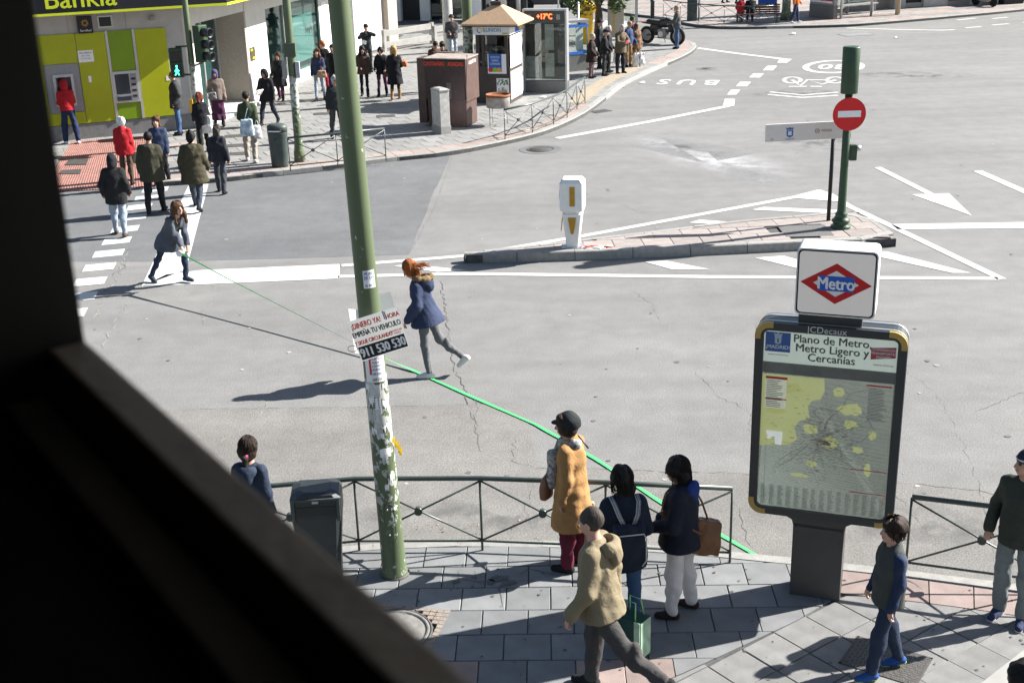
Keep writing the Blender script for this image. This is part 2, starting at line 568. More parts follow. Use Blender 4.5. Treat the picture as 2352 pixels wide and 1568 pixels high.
mark('hatch_bar', [(4.53, 22.39), (5.07, 22.47), (5.72, 21.61), (5.2, 21.6)])
mark('hatch_bar', [(6.48, 22.56), (7.0, 22.56), (8.06, 21.08), (7.74, 21.11)])
mark('hatch_bar', [(-2.15, 22.53), (-1.9, 22.62), (-0.78, 22.13), (-1.33, 22.07)])
mark('arrow_marking', [(8.76, 29.65), (8.93, 29.68), (9.3, 26.89), (9.62, 26.89), (9.44, 24.95), (8.81, 26.88), (9.13, 26.88)])
mark('stop_line', [(7.65, 24.47), (7.66, 24.07), (10.09, 23.89), (13.5, 23.5), (13.6, 23.95), (10.26, 24.33)])
mark('lane_line', [(10.88, 28.95), (11.1, 29.0), (11.6, 25.0), (11.4, 24.9)])
mark('lane_line', strip([(1.4, 34.42), (4.2, 36.55), (6.85, 38.78)], 0.24))
mark('lane_line', [(6.66, 38.75), (7.02, 38.8), (7.26, 40.03), (6.95, 40.09)])
for q in ([(7.16, 40.9), (7.45, 40.86), (7.75, 41.8), (7.45, 41.85)], [(7.74, 42.58), (8.09, 42.51), (8.41, 43.42), (8.05, 43.5)], [(8.52, 44.41), (8.88, 44.34), (9.21, 45.26), (8.85, 45.33)], [(9.32, 46.04), (9.67, 45.97), (10.06, 47.1), (9.71, 47.12)], [(10.23, 47.9), (10.58, 47.82), (10.98, 48.8), (10.46, 48.65)]):
    mark('lane_dash', q)
mark('lane_line', strip([(7.98, 52.85), (9.2, 50.9), (10.75, 48.72)], 0.27))
mark('lane_line', strip([(15.56, 58.4), (17.5, 57.3), (19.3, 56.5), (19.83, 56.6)], 0.2))
for a, b in (((20.5, 57.15), (21.3, 57.45)), ((21.98, 57.95), (22.83, 58.25)), ((23.6, 58.6), (24.5, 58.9)), ((25.2, 59.2), (26.2, 59.6))):
    mark('lane_dash', strip([a, b], 0.18))
for i in range(5):
    mark('zebra_block', [(1.6 + i * .9, 63 - i * .5), (2.1 + i * .9, 63 - i * .5), (2.9 + i * .9, 66 - i * .5), (2.4 + i * .9, 66 - i * .5)])
for a, b in (((21.2, 60.3), (22.3, 60.9)), ((22.9, 60.5), (23.8, 60.9)), ((24.4, 60.2), (25.6, 60.6))):
    mark('lane_dash', strip([a, b], 0.22), m=M_WHITE2)
def ground_text(name, s, size, c, rz, sx):
    me = text_mesh(s, size, 0.0, sx=sx, bold=0.02)
    me.materials.append(M_WHITE)
    o = link(name, me, road, (c[0], c[1], 0.007)); o.rotation_euler = (0, 0, rz)
    return o
ground_text('bus_lettering', 'B U S', 1.55, (6.33, 43.82), R(163), 0.60)
ground_text('speed_number', '30', 1.75, (11.98, 46.5), R(160), 0.62)
ring = []
for k in range(40):
    a = 2 * math.pi * k / 40
    ring.append((math.cos(a), math.sin(a)))
def ellipse_ring(name, c, ax, bx, w):
    ax, bx = Vector(ax), Vector(bx); mb = MB(); vs = []; fs = []
    ka, kb = 1 - w / ax.length, 1 - w / bx.length
    for (x, y) in ring:
        p = ax * x + bx * y; q = ax * x * ka + bx * y * kb
        vs += [(c[0] + p.x, c[1] + p.y, 0.007), (c[0] + q.x, c[1] + q.y, 0.007)]
    n = len(ring)
    for i in range(n): fs.append((2 * i, 2 * ((i + 1) % n), 2 * ((i + 1) % n) + 1, 2 * i + 1))
    return mb.add(vs, fs).build(name, M_WHITE, road)
ellipse_ring('speed_roundel', (11.99, 46.48), (1.13, -0.05), (0.42, 1.62), 0.24)
ellipse_ring('bicycle_marking', (9.85, 43.58), (0.34, -.06), (0.16, 0.72), 0.13)
ellipse_ring('bicycle_marking', (11.25, 43.3), (0.33, -.06), (0.18, 0.72), 0.13)
for l in ([(9.85, 43.58), (9.83, 42.28), (10.36, 43.54), (10.59, 42.45), (11.26, 43.3)], [(10.36, 43.5), (10.95, 43.35)], [(9.43, 42.2), (10.0, 42.09)], [(10.11, 42.07), (10.48, 42.0)]):
    mark('bicycle_marking', strip(l, 0.14), 0.0085)
for l in ([(8.45, 40.7), (9.37, 39.93), (10.55, 40.17)], [(8.6, 41.2), (9.5, 40.42), (10.7, 40.75)]):
    mark('chevron_marking', strip(l, 0.16))
# dried white spill on the carriageway
def stain_mat(name, col, thr):
    m = bpy.data.materials.new(name); m.use_nodes = True
    nt = m.node_tree; b = nt.nodes['Principled BSDF']
    b.inputs['Base Color'].default_value = (*col, 1); b.inputs['Roughness'].default_value = 0.95
    tc = nt.nodes.new('ShaderNodeTexCoord'); n = nt.nodes.new('ShaderNodeTexNoise')
    n.inputs['Scale'].default_value = 1.7; n.inputs['Detail'].default_value = 9; n.inputs['Roughness'].default_value = 0.62
    nt.links.new(tc.outputs['Object'], n.inputs['Vector'])
    g = nt.nodes.new('ShaderNodeTexGradient'); g.gradient_type = 'SPHERICAL'
    mp = nt.nodes.new('ShaderNodeMapping'); mp.inputs['Scale'].default_value = (1, 1, 1)
    nt.links.new(tc.outputs['Generated'], mp.inputs['Vector'])
    mp.inputs['Location'].default_value = (-1, -1, 0); mp.inputs['Scale'].default_value = (2, 2, 0)
    nt.links.new(mp.outputs[0], g.inputs[0])
    a = nt.nodes.new('ShaderNodeMath'); a.operation = 'MULTIPLY'
    r = nt.nodes.new('ShaderNodeMapRange'); r.inputs[1].default_value = thr; r.inputs[2].default_value = thr + .25
    nt.links.new(n.outputs[0], r.inputs[0]); nt.links.new(r.outputs[0], a.inputs[0]); nt.links.new(g.outputs[1], a.inputs[1])
    nt.links.new(a.outputs[0], b.inputs['Alpha'])
    return m
_sm = stain_mat('spill_white', (0.42, 0.42, 0.425), 0.30)
_so = stain_mat('stain_dark', (0.11, 0.11, 0.11), 0.46)
for (x, y, a, b, rz, m_) in ((5.2, 31.2, 1.5, 3.6, 0.45, _sm), (4.4, 33.0, 0.9, 2.2, 0.6, _sm), (5.9, 28.9, 0.7, 1.6, 0.5, _sm), (9.5, 40.9, 1.8, 1.0, 0.1, _so), (14.0, 44.0, 2.4, 1.2, -.3, _so), (8.0, 33.0, 1.2, 2.0, .2, _so), (-0.2, 12.6, 2.2, 0.45, -.02, _so), (13, 20, 2.6, 1.5, .4, _so), (4.0, 12.2, 1.6, 0.6, -.2, _so)):
    o = MB().sheet([(-a, -b), (a, -b), (a, b), (-a, b)], 0).build('road_stain', m_, road, (x, y, 0.005)); o.rotation_euler = (0, 0, rz)

def manhole(c, r, name='manhole_cover', parent=None, z=0.006):
    t = tag(empty(name, (c[0], c[1], z)), None)
    t.parent = parent or road
    MB().lathe([(r + .2, -0.003), (r + .19, 0.0)], n=28).build('collar', M_ASPH_D, t)
    MB().lathe([(r, 0.0), (r, 0.008), (r - .03, 0.01), (r - .035, 0.004), (r - .06, 0.004), (r - .065, 0.009), (0.02, 0.012)], n=28).build('lid', M_IRON, t)
    return t
manhole((0.9, 32.96), 0.37)
manhole((7.42, 46.88), 0.18)
MB().box((2.9, 38.5, 0.006), (0.6, 0.4, 0.012), 0.6).build('gully_grate', M_IRON, road)
MB().box((15.3, 55.85, 0.006), (1.3, 0.9, 0.012), 0.2).build('utility_cover', mat('steel_plate', (0.3, 0.31, 0.31), 0.5, 0.15, 6, metal=0.4), road)

# --- kerbs and pavements
def kerb_stones(line, w, z, parent, step=1.0, m=None, skip=None, side=1):
    """granite kerb stones along a road edge, body to the left of the line"""
    pts = resample(line, step)
    for i, (a, b) in enumerate(zip(pts, pts[1:])):
        if skip and skip(((a[0] + b[0]) / 2, (a[1] + b[1]) / 2)): continue
        L = math.dist(a, b); g = 0.006 / L
        a2 = (a[0] + (b[0] - a[0]) * g, a[1] + (b[1] - a[1]) * g); b2 = (b[0] + (a[0] - b[0]) * g, b[1] + (a[1] - b[1]) * g)
        nx, ny = -(b[1] - a[1]) / L * side, (b[0] - a[0]) / L * side
        zz = z + random.uniform(-.004, .004)
        c = 0.018
        P = lambda p, o, h: (p[0] + nx * o, p[1] + ny * o, h)
        prof = [(0, -0.05), (0, zz - c), (c, zz), (w, zz), (w, -0.05)]
        vs = [P(a2, o, h) for o, h in prof] + [P(b2, o, h) for o, h in prof]
        n = len(prof)
        fs = [(i_, n + i_, n + i_ + 1, i_ + 1) if side > 0 else (i_, i_ + 1, n + i_ + 1, n + i_) for i_ in range(n - 1)] + [tuple(range(n)), tuple(range(2 * n - 1, n - 1, -1))]
        MB().add(vs, fs).build('kerb_stone', m or M_KERB, parent)

def pave(region, ang, sx, sy, z0, z1, m, parent, org=(0, 0), gap=0.009, bond=True, limit=300, skip=None, mpick=None, key=None, name='paving_slab'):
    """cut slabs of sx by sy out of a region; the nearest become parts, the rest one joined part"""
    ca, sa = math.cos(ang), math.sin(ang)
    inv = [((p[0] - org[0]) * ca + (p[1] - org[1]) * sa, -(p[0] - org[0]) * sa + (p[1] - org[1]) * ca) for p in region]
    x0, x1 = min(p[0] for p in inv), max(p[0] for p in inv)
    y0, y1 = min(p[1] for p in inv), max(p[1] for p in inv)
    items = []
    for j in range(math.floor(y0 / sy), math.ceil(y1 / sy)):
        off = (sx / 2 if (bond and j % 2) else 0)
        for i in range(math.floor(x0 / sx) - 1, math.ceil(x1 / sx) + 1):
            a, b = i * sx + off + gap / 2, (i + 1) * sx + off - gap / 2
            c, d = j * sy + gap / 2, (j + 1) * sy - gap / 2
            cx, cy = (a + b) / 2, (c + d) / 2
            wx, wy = cx * ca - cy * sa + org[0], cx * sa + cy * ca + org[1]
            if skip and skip(wx, wy): continue
            q = clip_convex(inv, [(a, c), (b, c), (b, d), (a, d)])
            if len(q) < 3 or abs(area(q)) < 0.012: continue
            full = abs(abs(area(q)) - (b - a) * (d - c)) < 1e-4
            items.append((key(wx, wy) if key else wx * wx + wy * wy, cx, cy, wx, wy, q, full))
    items.sort(key=lambda t: t[0])
    shared = {}
    rest = {}
    for n, (k, cx, cy, wx, wy, q, full) in enumerate(items):
        mm = mpick(wx, wy, n) if mpick else m
        ql = [((p[0] - cx) * ca - (p[1] - cy) * sa, (p[0] - cx) * sa + (p[1] - cy) * ca) for p in q]
        dz = random.uniform(-.0025, .0025)
        if n < limit:
            if full:
                if mm.name not in shared:
                    hx, hy = (sx - gap) / 2, (sy - gap) / 2; c = 0.006
                    pr = [(-hx, -hy), (hx, -hy), (hx, hy), (-hx, hy)]
                    vs = [(x * ca - y * sa, x * sa + y * ca, z0 - z1) for x, y in pr]
                    vs += [(x * ca - y * sa, x * sa + y * ca, -c) for x, y in pr]
                    pr2 = [(x - math.copysign(c, x), y - math.copysign(c, y)) for x, y in pr]
                    vs += [(x * ca - y * sa, x * sa + y * ca, 0) for x, y in pr2]
                    fs = [(8, 9, 10, 11)] + [(i, (i + 1) % 4, 4 + (i + 1) % 4, 4 + i) for i in range(4)] + [(4 + i, 4 + (i + 1) % 4, 8 + (i + 1) % 4, 8 + i) for i in range(4)]
                    shared[mm.name] = MB().add(vs, fs).mesh(name, mm)
                o = link(name, shared[mm.name], parent, (wx, wy, z1 + dz))
            else:
                if area(ql) < 0: ql = ql[::-1]
                o = MB().prism(ql, z0 - z1, 0).build(name, mm, parent, (wx, wy, z1 + dz))
            o.rotation_euler = (random.uniform(-.003, .003), random.uniform(-.003, .003), 0)
        else:
            if area(ql) < 0: ql = ql[::-1]
            rest.setdefault(mm.name, (MB(), mm))[0].prism([(p[0] + wx, p[1] + wy) for p in ql], z0, z1 + dz)
    for mb, mm in rest.values():
        tag(mb.build(name, mm, parent), kind='stuff')
    return len(items)

def base_sheet(name, poly, z, m, kind='structure'):
    """flat polygon, triangulated, with a skirt down to the road"""
    if area(poly) < 0: poly = poly[::-1]
    bm = bmesh.new()
    vs = [bm.verts.new((p[0], p[1], z)) for p in poly]
    for tri in tessellate_polygon([[Vector((p[0], p[1], 0)) for p in poly]]):
        try:
            f = bm.faces.new([vs[i] for i in tri])
            f.normal_update()
            if f.normal.z < 0: f.normal_flip()
        except ValueError: pass
    n = len(poly)
    lo = [bm.verts.new((p[0], p[1], -0.05)) for p in poly]
    for i in range(n):
        bm.faces.new((vs[i], lo[i], lo[(i + 1) % n], vs[(i + 1) % n]))
    me = bpy.data.meshes.new(name); bm.to_mesh(me); bm.free()
    me.materials.append(m)
    o = link(name, me); tag(o, kind=kind)
    return o

# far pavement with its dropped kerb
FK_R = smooth_line([(-8.35, 29.85), (-6.81, 30.14), (-5.44, 30.8), (-3.99, 31.4), (-3.05, 31.9), (-1.51, 32.5), (-0.15, 33.62), (1.06, 34.99), (2.16, 37.2), (2.9, 39.38), (4.0, 43.17), (5.42, 46.54), (6.73, 49.23), (7.59, 51.4), (7.98, 53.2), (7.85, 54.6), (7.0, 56.2), (4.5, 57.3), (1.0, 58.6), (-1.5, 61), (-3, 66), (-4, 80)], 5)
FK_L = [(-30, 23.0), (-16, 27.7), (-11.1, 29.45)]
NOTCH = [(-12.2, 35.35), (-10.2, 35.95)]
far_reg = FK_L + NOTCH + FK_R + [(-40, 80)]
far_pav = base_sheet('far_pavement', far_reg, 0.10, M_JOINT)
kerb_stones(FK_R, 0.2, 0.125, far_pav, 1.0)
kerb_stones(FK_L, 0.2, 0.125, far_pav, 1.0)
band = offset_line(FK_R, 0.2)
bandi = offset_line(FK_R, 0.66)
pk = resample(FK_R, 0.5)
pk = [p for p in pk if p[1] < 55.2]
pa, pb = offset_line(pk, 0.205), offset_line(pk, 0.66)
for i in range(len(pk) - 1):
    ty = 38.9 < pk[i][1] < 47.2
    q = [pa[i], pa[i + 1], pb[i + 1], pb[i]]
    if area(q) < 0: q = q[::-1]
    cx, cy = sum(p[0] for p in q) / 4, sum(p[1] for p in q) / 4
    q = [((p[0] - cx) * 0.975, (p[1] - cy) * 0.975) for p in q]
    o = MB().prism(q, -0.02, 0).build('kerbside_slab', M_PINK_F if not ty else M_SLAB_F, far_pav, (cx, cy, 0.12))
# cream ribbed strip at the bus stop
tl = [p for p in resample(FK_R, 0.3) if 39.0 < p[1] < 47.0]
ta, tb = offset_line(tl, 0.42), offset_line(tl, 1.0)
for i in range(len(tl) - 1):
    mb = MB()
    for k in range(4):
        t0, t1 = k / 4, k / 4 + 0.17
        L = lambda a, b, t: (a[0] + (b[0] - a[0]) * t, a[1] + (b[1] - a[1]) * t)
        q = [L(ta[i], tb[i], t0), L(ta[i + 1], tb[i + 1], t0), L(ta[i + 1], tb[i + 1], t1), L(ta[i], tb[i], t1)]
        mb.prism(q if area(q) > 0 else q[::-1], 0.119, 0.129)
    q = [ta[i], ta[i + 1], tb[i + 1], tb[i]]
    mb.prism(q if area(q) > 0 else q[::-1], 0.10, 0.1245)
    mb.build('tactile_tile', M_TACTY, far_pav)
in_bld = lambda x, y: (y - 36.95) > (x + 9.07) * 0.424 + 0.25 and x < -8.95 + (y - 37) * 0.205 - .3
far_slab_reg = FK_L + NOTCH + bandi[:] + [(-40, 80)]
def far_key(x, y):
    if x < -13.2 or y > 62 or in_bld(x, y): return 1e6 + x * x + y * y
    return x * x + y * y
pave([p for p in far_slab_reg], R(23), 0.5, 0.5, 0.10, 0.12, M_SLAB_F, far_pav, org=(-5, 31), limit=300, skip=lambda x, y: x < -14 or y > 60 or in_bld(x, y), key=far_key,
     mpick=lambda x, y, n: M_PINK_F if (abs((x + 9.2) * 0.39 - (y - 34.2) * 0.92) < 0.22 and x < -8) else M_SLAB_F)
# ribbed red ramp
mb = MB(); NR = 44
A0, A1, B0, B1 = Vector((-11.1, 29.45, 0.015)), Vector((-8.35, 29.87, 0.015)), Vector((-12.2, 35.35, 0.121)), Vector((-10.2, 35.95, 0.121))
vs = []; fs = []
for k in range(NR * 4 + 1):
    t = k / (NR * 4); h = 0.009 if (k % 4) in (1, 2) else 0.0
    tt = (k // 4 + (0, .3, .7, 1.0)[k % 4]) / NR if k < NR * 4 else 1.0
    p, q = A0.lerp(A1, tt), B0.lerp(B1, tt)
    for s_ in (0, .5, 1): 
        w = p.lerp(q, s_); vs.append((w.x, w.y, w.z + h))
    if k:
        for s_ in (0, 1): fs.append((3 * k - 3 + s_, 3 * k + s_, 3 * k + s_ + 1, 3 * k - 2 + s_))
ramp = mb.add(vs, fs).build('tactile_ramp', M_TACT, far_pav)
for q in ([(-11.41, 32.32), (-10.86, 32.33), (-11.02, 33.07), (-11.53, 33.01)], [(-11.25, 31.33), (-10.72, 31.3), (-10.85, 31.84), (-11.31, 31.78)]):
    zz = 0.015 + (q[2][1] - 29.5) / 6 * 0.106
    MB().prism(q, 0.0, zz + 0.012).build('inspection_cover', M_IRON, far_pav)
for c in ((-7.66, 35.5), (-7.35, 34.1), (-7.12, 32.95), (-5.6, 38.8), (-3.6, 38.05)):
    MB().box((c[0], c[1], 0.121), (0.55, 0.42, 0.012), 0.12, ch=0.002).build('inspection_cover', M_IRON, far_pav)

# pavement across the side street
FR = smooth_line([(3.5, 80), (5.6, 69), (6.86, 65.94), (8.1, 64.05), (8.75, 61.2), (10.14, 59.4), (12.59, 58.98), (15.51, 58.85), (18.0, 59.69), (22.46, 61.73), (25.51, 63.32), (34, 68)], 5)
fr_reg = FR + [(34, 95), (3.5, 95)]
side_pav = base_sheet('side_pavement', fr_reg, 0.10, M_JOINT)
kerb_stones(FR, 0.22, 0.125, side_pav, 1.2)
fri = offset_line(FR, 0.225)
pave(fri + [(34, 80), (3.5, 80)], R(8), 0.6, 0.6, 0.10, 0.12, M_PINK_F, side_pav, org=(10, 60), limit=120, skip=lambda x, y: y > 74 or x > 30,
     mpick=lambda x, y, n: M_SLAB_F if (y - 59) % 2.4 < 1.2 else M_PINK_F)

# near pavement
NK = smooth_line([(-10, 9.0), (-6, 10.85), (-4, 11.45), (-1.75, 11.82), (-0.38, 11.86), (1.23, 11.67), (2.43, 11.39), (3.5, 11.09), (4.71, 10.71), (7, 9.8), (10.5, 8.2)], 6)
near_reg = NK + [(10.5, 1), (-10, 1)]
near_pav = base_sheet('near_pavement', near_reg, 0.10, M_JOINT)
kerb_stones(NK, 0.15, 0.124, near_pav, 0.9, side=-1)
NKi = offset_line(NK, -0.155)
BORDER = [(-0.9, 8.0), (1.42, 9.37), (2.55, 10.12), (3.08, 10.55), (3.4, 11.3)]
import bisect
def border_x(y):
    for a, b in zip(BORDER, BORDER[1:]):
        if a[1] <= y <= b[1]: return a[0] + (b[0] - a[0]) * (y - a[1]) / (b[1] - a[1])
    return BORDER[0][0] - (BORDER[0][1] - y) * 1.7 if y < BORDER[0][1] else BORDER[-1][0]
left_top = [p for p in NKi if p[0] < 3.2]
regA = left_top + [(3.22, 11.0)] + [(3.08, 10.55), (2.55, 10.12), (1.42, 9.37), (0.75, 8.97)] + [(-10, 8.97)]
MAN_N = (-1.2, 10.15)
nearA = pave(regA, R(-1.8), 0.432, 0.412, 0.10, 0.12, M_SLAB, near_pav, org=(-0.34, 10.875), bond=True, limit=260, skip=lambda x, y: x < -5 or (abs(x - MAN_N[0]) < .36 and abs(y - MAN_N[1]) < .36),
             mpick=lambda x, y, n: M_PINK if (y < 9.45 and math.sin(x * 3.7 + 4.4) > .1) else M_SLAB)
regC0 = [(3.65, 8.86), (3.92, 9.09), (4.46, 9.55), (5.6, 10.2)]
PKi = offset_line(NK, -0.6)
right_top = [p for p in PKi if 3.15 < p[0] < 5.7]
regB = [(0.75, 8.96), (1.43, 9.36), (2.56, 10.11), (3.09, 10.54)] + right_top + [(5.5, 9.85), (4.5, 9.56), (3.96, 9.1), (3.6, 8.8), (2.4, 8.2), (0.75, 8.2)]
pave(regB, R(36), 0.425, 0.42, 0.10, 0.12, M_SLAB_B, near_pav, org=(2.67, 10.2), bond=False, limit=200)
pk = [p for p in resample(NK, 0.42) if 3.1 < p[0] < 9]
pa, pb = offset_line(pk, -0.16), offset_line(pk, -0.595)
for i in range(len(pk) - 1):
    q = [pb[i], pb[i + 1], pa[i + 1], pa[i]]
    if area(q) < 0: q = q[::-1]
    cx, cy = sum(p[0] for p in q) / 4, sum(p[1] for p in q) / 4
    MB().prism([((p[0] - cx) * .972, (p[1] - cy) * .972) for p in q], -0.02, 0).build('kerbside_slab', M_PINK, near_pav, (cx, cy, 0.12))
q = regC0 + [(9, 11), (9, 6), (3.5, 6)]
MB().prism(q[::-1] if area(q) < 0 else q, 0.10, 0.126).build('concrete_strip', M_PALE, near_pav)

# covers in the near pavement
t = empty('manhole_cover', (MAN_N[0], MAN_N[1], 0.12)); t.parent = near_pav
MB().lathe([(0.36, -.02), (0.36, 0.006), (0.33, 0.008), (0.325, -.002), (0.31, -.002), (0.30, 0.004), (0.03, 0.006)], n=36).build('lid', mat('lid_concrete', (.15, .145, .135), .9, .25, 12, .4, 90), t)
MB().lathe([(0.385, -.02), (0.385, 0.004), (0.362, 0.004), (0.362, -.02)], n=36).build('rim', M_IRON, t)
M_SETT = mat('brick_sett', (0.24, 0.2, 0.165), 0.85, 0.2, 20, 0.3, 80)
mb = MB()
for i in range(14):
    for j in range(14):
        x, y = -0.44 + i * 0.0645 + .02, -0.44 + j * 0.0645 + .02
        if x * x + y * y > 0.40 ** 2: mb.box((x, y, -0.006), (0.055, 0.055, 0.02), ch=0.0)
tag(mb.build('setts', M_SETT, t), kind='stuff')
t.rotation_euler = (0, 0, -0.24)
t = empty('chequer_cover', (3.21, 9.455, 0.12)); t.parent = near_pav; t.rotation_euler = (0, 0, R(-34))
MB().box((0, 0, 0.001), (0.64, 0.46, 0.008), ch=0.002).build('plate', M_IRON, t)
mb = MB()
for i in range(18):
    for j in range(13):
        mb.box((-0.30 + i * .0353, -0.21 + j * .035, 0.006), (0.028, 0.007, 0.004), R(45 if (i + j) % 2 else -45))
tag(mb.build('tread', mat('iron_worn', (0.2, 0.19, 0.175), 0.5, 0.2, 30, metal=0.4), t), kind='stuff')
MB().box((0, 0.235, 0.002), (0.68, 0.02, 0.01)).box((0, -.235, 0.002), (0.68, 0.02, 0.01)).box((0.33, 0, 0.002), (0.02, 0.49, 0.01)).box((-.33, 0, 0.002), (0.02, 0.49, 0.01)).build('frame', M_IRON, t)
# broken paving: cracks and a shallow hole
def pav_crack(pts, w=0.012, jit=0.02, z=0.1235):
    o = crack(pts, w, M_CRACK, jit); o.parent = near_pav; o.location = (0, 0, z - 0.0055); o.name = 'paving_crack'
    return o
random.seed(21)
for pts in ([(-0.95, 11.15), (-0.7, 11.1), (-0.4, 11.0), (-0.15, 11.03), (0.2, 10.95)], [(-0.62, 11.25), (-0.6, 11.0), (-0.65, 10.88)], [(-0.45, 11.2), (-0.42, 11.0), (-.3, 10.9)], [(-0.25, 11.15), (-0.15, 11.0), (-0.2, 10.85), (-.16, 10.5)],
            [(0.0, 11.1), (0.1, 11.2), (0.4, 11.05)], [(-0.4, 11.45), (-0.2, 11.3), (0.0, 11.35)], [(0.85, 10.75), (1.0, 10.9), (1.2, 10.7)], [(3.5, 10.75), (3.8, 10.8), (3.9, 10.6)]):
    pav_crack(pts, 0.055)
for (x, y, r) in ((-0.2, 11.04, .12), (-0.28, 10.97, .07), (-0.62, 11.0, .05), (-0.10, 10.94, .08), (-.45, 11.08, .04)):
    k = [(x + r * random.uniform(.5, 1.2) * math.cos(a), y + r * .8 * random.uniform(.5, 1.2) * math.sin(a)) for a in [i * .7 for i in range(9)]]
    MB().sheet(k, 0.1245).build('paving_hole', M_CRACK, near_pav)

# --- traffic island
ISL = smooth_line([(-0.85, 22.62), (-0.79, 22.55), (0.21, 22.56), (1.67, 22.57), (2.77, 22.62), (3.88, 22.67), (4.95, 22.76), (6.08, 22.83), (7.15, 22.83), (7.32, 22.95), (7.28, 23.9), (7.16, 24.85), (7.0, 24.98), (5.93, 24.75), (4.45, 24.43), (2.82, 23.87), (1.46, 23.45), (0.69, 23.18), (-0.75, 22.78)], 3)
island = base_sheet('traffic_island', [(p[0], p[1]) for p in offset_line(ISL, 0.05)], 0.15, M_JOINT)
kerb_stones(ISL + [ISL[0]], 0.14, 0.18, island, 1.08)
ii = offset_line(ISL, 0.145)
pave(ii, R(3), 0.56, 0.5, 0.15, 0.175, mat('island_paving', (.275, .24, .222), .85, .14, 5, .2, 120, rnd=.12, detail=8), island, org=(0.3, 22.72), limit=120, skip=lambda x, y: 5.2 < x < 6.15 and 23.15 < y < 23.95,
     )
MB().box((5.72, 23.55, 0.17), (0.92, 0.82, 0.014), ch=0.003).build('inspection_cover', mat('cover_grey', (0.13, 0.125, 0.12), .7, .2, 30, .4, 150), island)

mb = MB()
for k in range(170):                                   # trodden gum and drip spots
    x, y = random.uniform(-1.6, 5.2), random.uniform(8.9, 11.6); r = random.uniform(.006, .02)
    if y > 11.5 - max(0, x - 1) * .2: continue
    n_ = 7; mb.add([(x + r * random.uniform(.6, 1.2) * math.cos(6.283 * i / n_), y + r * random.uniform(.6, 1.2) * math.sin(6.283 * i / n_), .1262) for i in range(n_)], [tuple(range(n_))])
tag(mb.build('gum_spots', mat('gum', (.10, .10, .098), .9, .3), near_pav), kind='stuff')
mb = MB()
for k in range(260):
    x, y = random.uniform(-8, 14), random.uniform(12, 40); r = random.uniform(.01, .05)
    n_ = 7; mb.add([(x + r * random.uniform(.6, 1.2) * math.cos(6.283 * i / n_), y + r * random.uniform(.6, 1.2) * math.sin(6.283 * i / n_), .0062) for i in range(n_)], [tuple(range(n_))], k % 2)
tag(mb.build('oil_spots', [mat('oil', (.11, .11, .108), .8, .3), mat('chip_pale', (.27, .265, .25), .9, .3)], road), kind='stuff')

# ================================================================== BUILDINGS
M_STONE = mat('stone_grey', (0.40, 0.39, 0.375), 0.8, 0.10, 3, 0.12, 120, detail=8)
M_STONE_D = mat('stone_plinth', (0.20, 0.195, 0.19), 0.75, 0.14, 8, 0.15, 120, detail=8)
M_STONE_W = mat('stone_pale', (0.62, 0.61, 0.58), 0.75, 0.07, 3, 0.1, 120, detail=8)
M_STONE_B = mat('stone_brown', (0.33, 0.285, 0.24), 0.7, 0.14, 25, 0.1, 120)
M_LIME = mat('panel_lime', (0.37, 0.40, 0.006), 0.45, 0.05, 3)
M_LIME2 = mat('panel_green', (0.18, 0.29, 0.006), 0.4, 0.05, 3)
M_NAVY = mat('sign_navy', (0.012, 0.012, 0.02), 0.4, 0.1, 3)
M_NEON = mat('sign_lime_edge', (0.55, 0.62, 0.02), 0.4, 0.03, 3)
M_ALU = mat('aluminium', (0.52, 0.52, 0.51), 0.35, 0.06, 15, metal=0.6)
M_DARK = mat('dark_interior', (0.02, 0.022, 0.023), 0.5, 0.2, 3)
M_TEAL = mat('door_glass', (0.012, 0.045, 0.042), 0.08, 0.15, 2, spec=0.8)
M_PAPER = mat('paper_white', (0.80, 0.80, 0.79), 0.7, 0.03, 20)
M_BLACK = mat('black_print', (0.015, 0.015, 0.018), 0.6, 0.05, 20)
M_SCREEN = mat('screen_dark', (0.012, 0.018, 0.03), 0.12, 0.1, 5, spec=0.8)
M_GREYP = mat('atm_grey', (0.26, 0.26, 0.265), 0.5, 0.05, 8)
GLASS = glass_mat('window_glass', (0.62, 0.78, 0.76), 0.02, 0.92)
GLASS_C = glass_mat('clear_glass', (0.88, 0.93, 0.91), 0.02, 0.965)

bank = thing('bank_building', 'grey stone bank on the corner with lime green panels, cash machines and dark fascia', 'building', (-9.07, 36.95, 0), R(23))
def bx(name, x0, x1, y0, y1, z0, z1, m, parent, ch=0.0):
    cx, cy, cz = (x0 + x1) / 2, (y0 + y1) / 2, (z0 + z1) / 2
    return MB().box((0, 0, 0), (abs(x1 - x0), abs(y1 - y0), abs(z1 - z0)), ch=ch).build(name, m, parent, (cx, cy, cz))
# camera-facing front: local x runs along it to the corner (x = 0), y goes inward
bx('wall', -14, 0, 0.03, 0.5, 0.55, 9, M_STONE, bank)
bx('plinth', -14, 0.02, 0.0, 0.4, 0.05, 0.545, M_STONE_D, bank)
for k in range(3):
    bx('wall_joint', -4.7 + k * 1.55, -4.69 + k * 1.55, 0.026, 0.05, 3.05, 3.6, M_STONE_D, bank)
for (a, b, z0, z1, m_) in ((-6.4, -3.955, .56, 3.03, M_LIME), (-3.945, -3.01, 2.24, 3.03, M_LIME), (-3.945, -3.01, .56, .89, M_LIME), (-2.995, -2.21, .56, 3.03, M_LIME), (-2.13, -1.48, 1.93, 3.03, M_LIME2), (-2.13, -1.48, .56, 1.03, M_LIME2), (-1.40, -.55, .56, 3.03, M_LIME)):
    bx('cladding_panel', a, b, -.015, 0.035, z0, z1, m_, bank, 0.003)
for a in (-2.205, -1.475):
    bx('pilaster_strip', a, a + .07, -.03, 0.035, .555, 3.04, M_ALU, bank, 0.004)
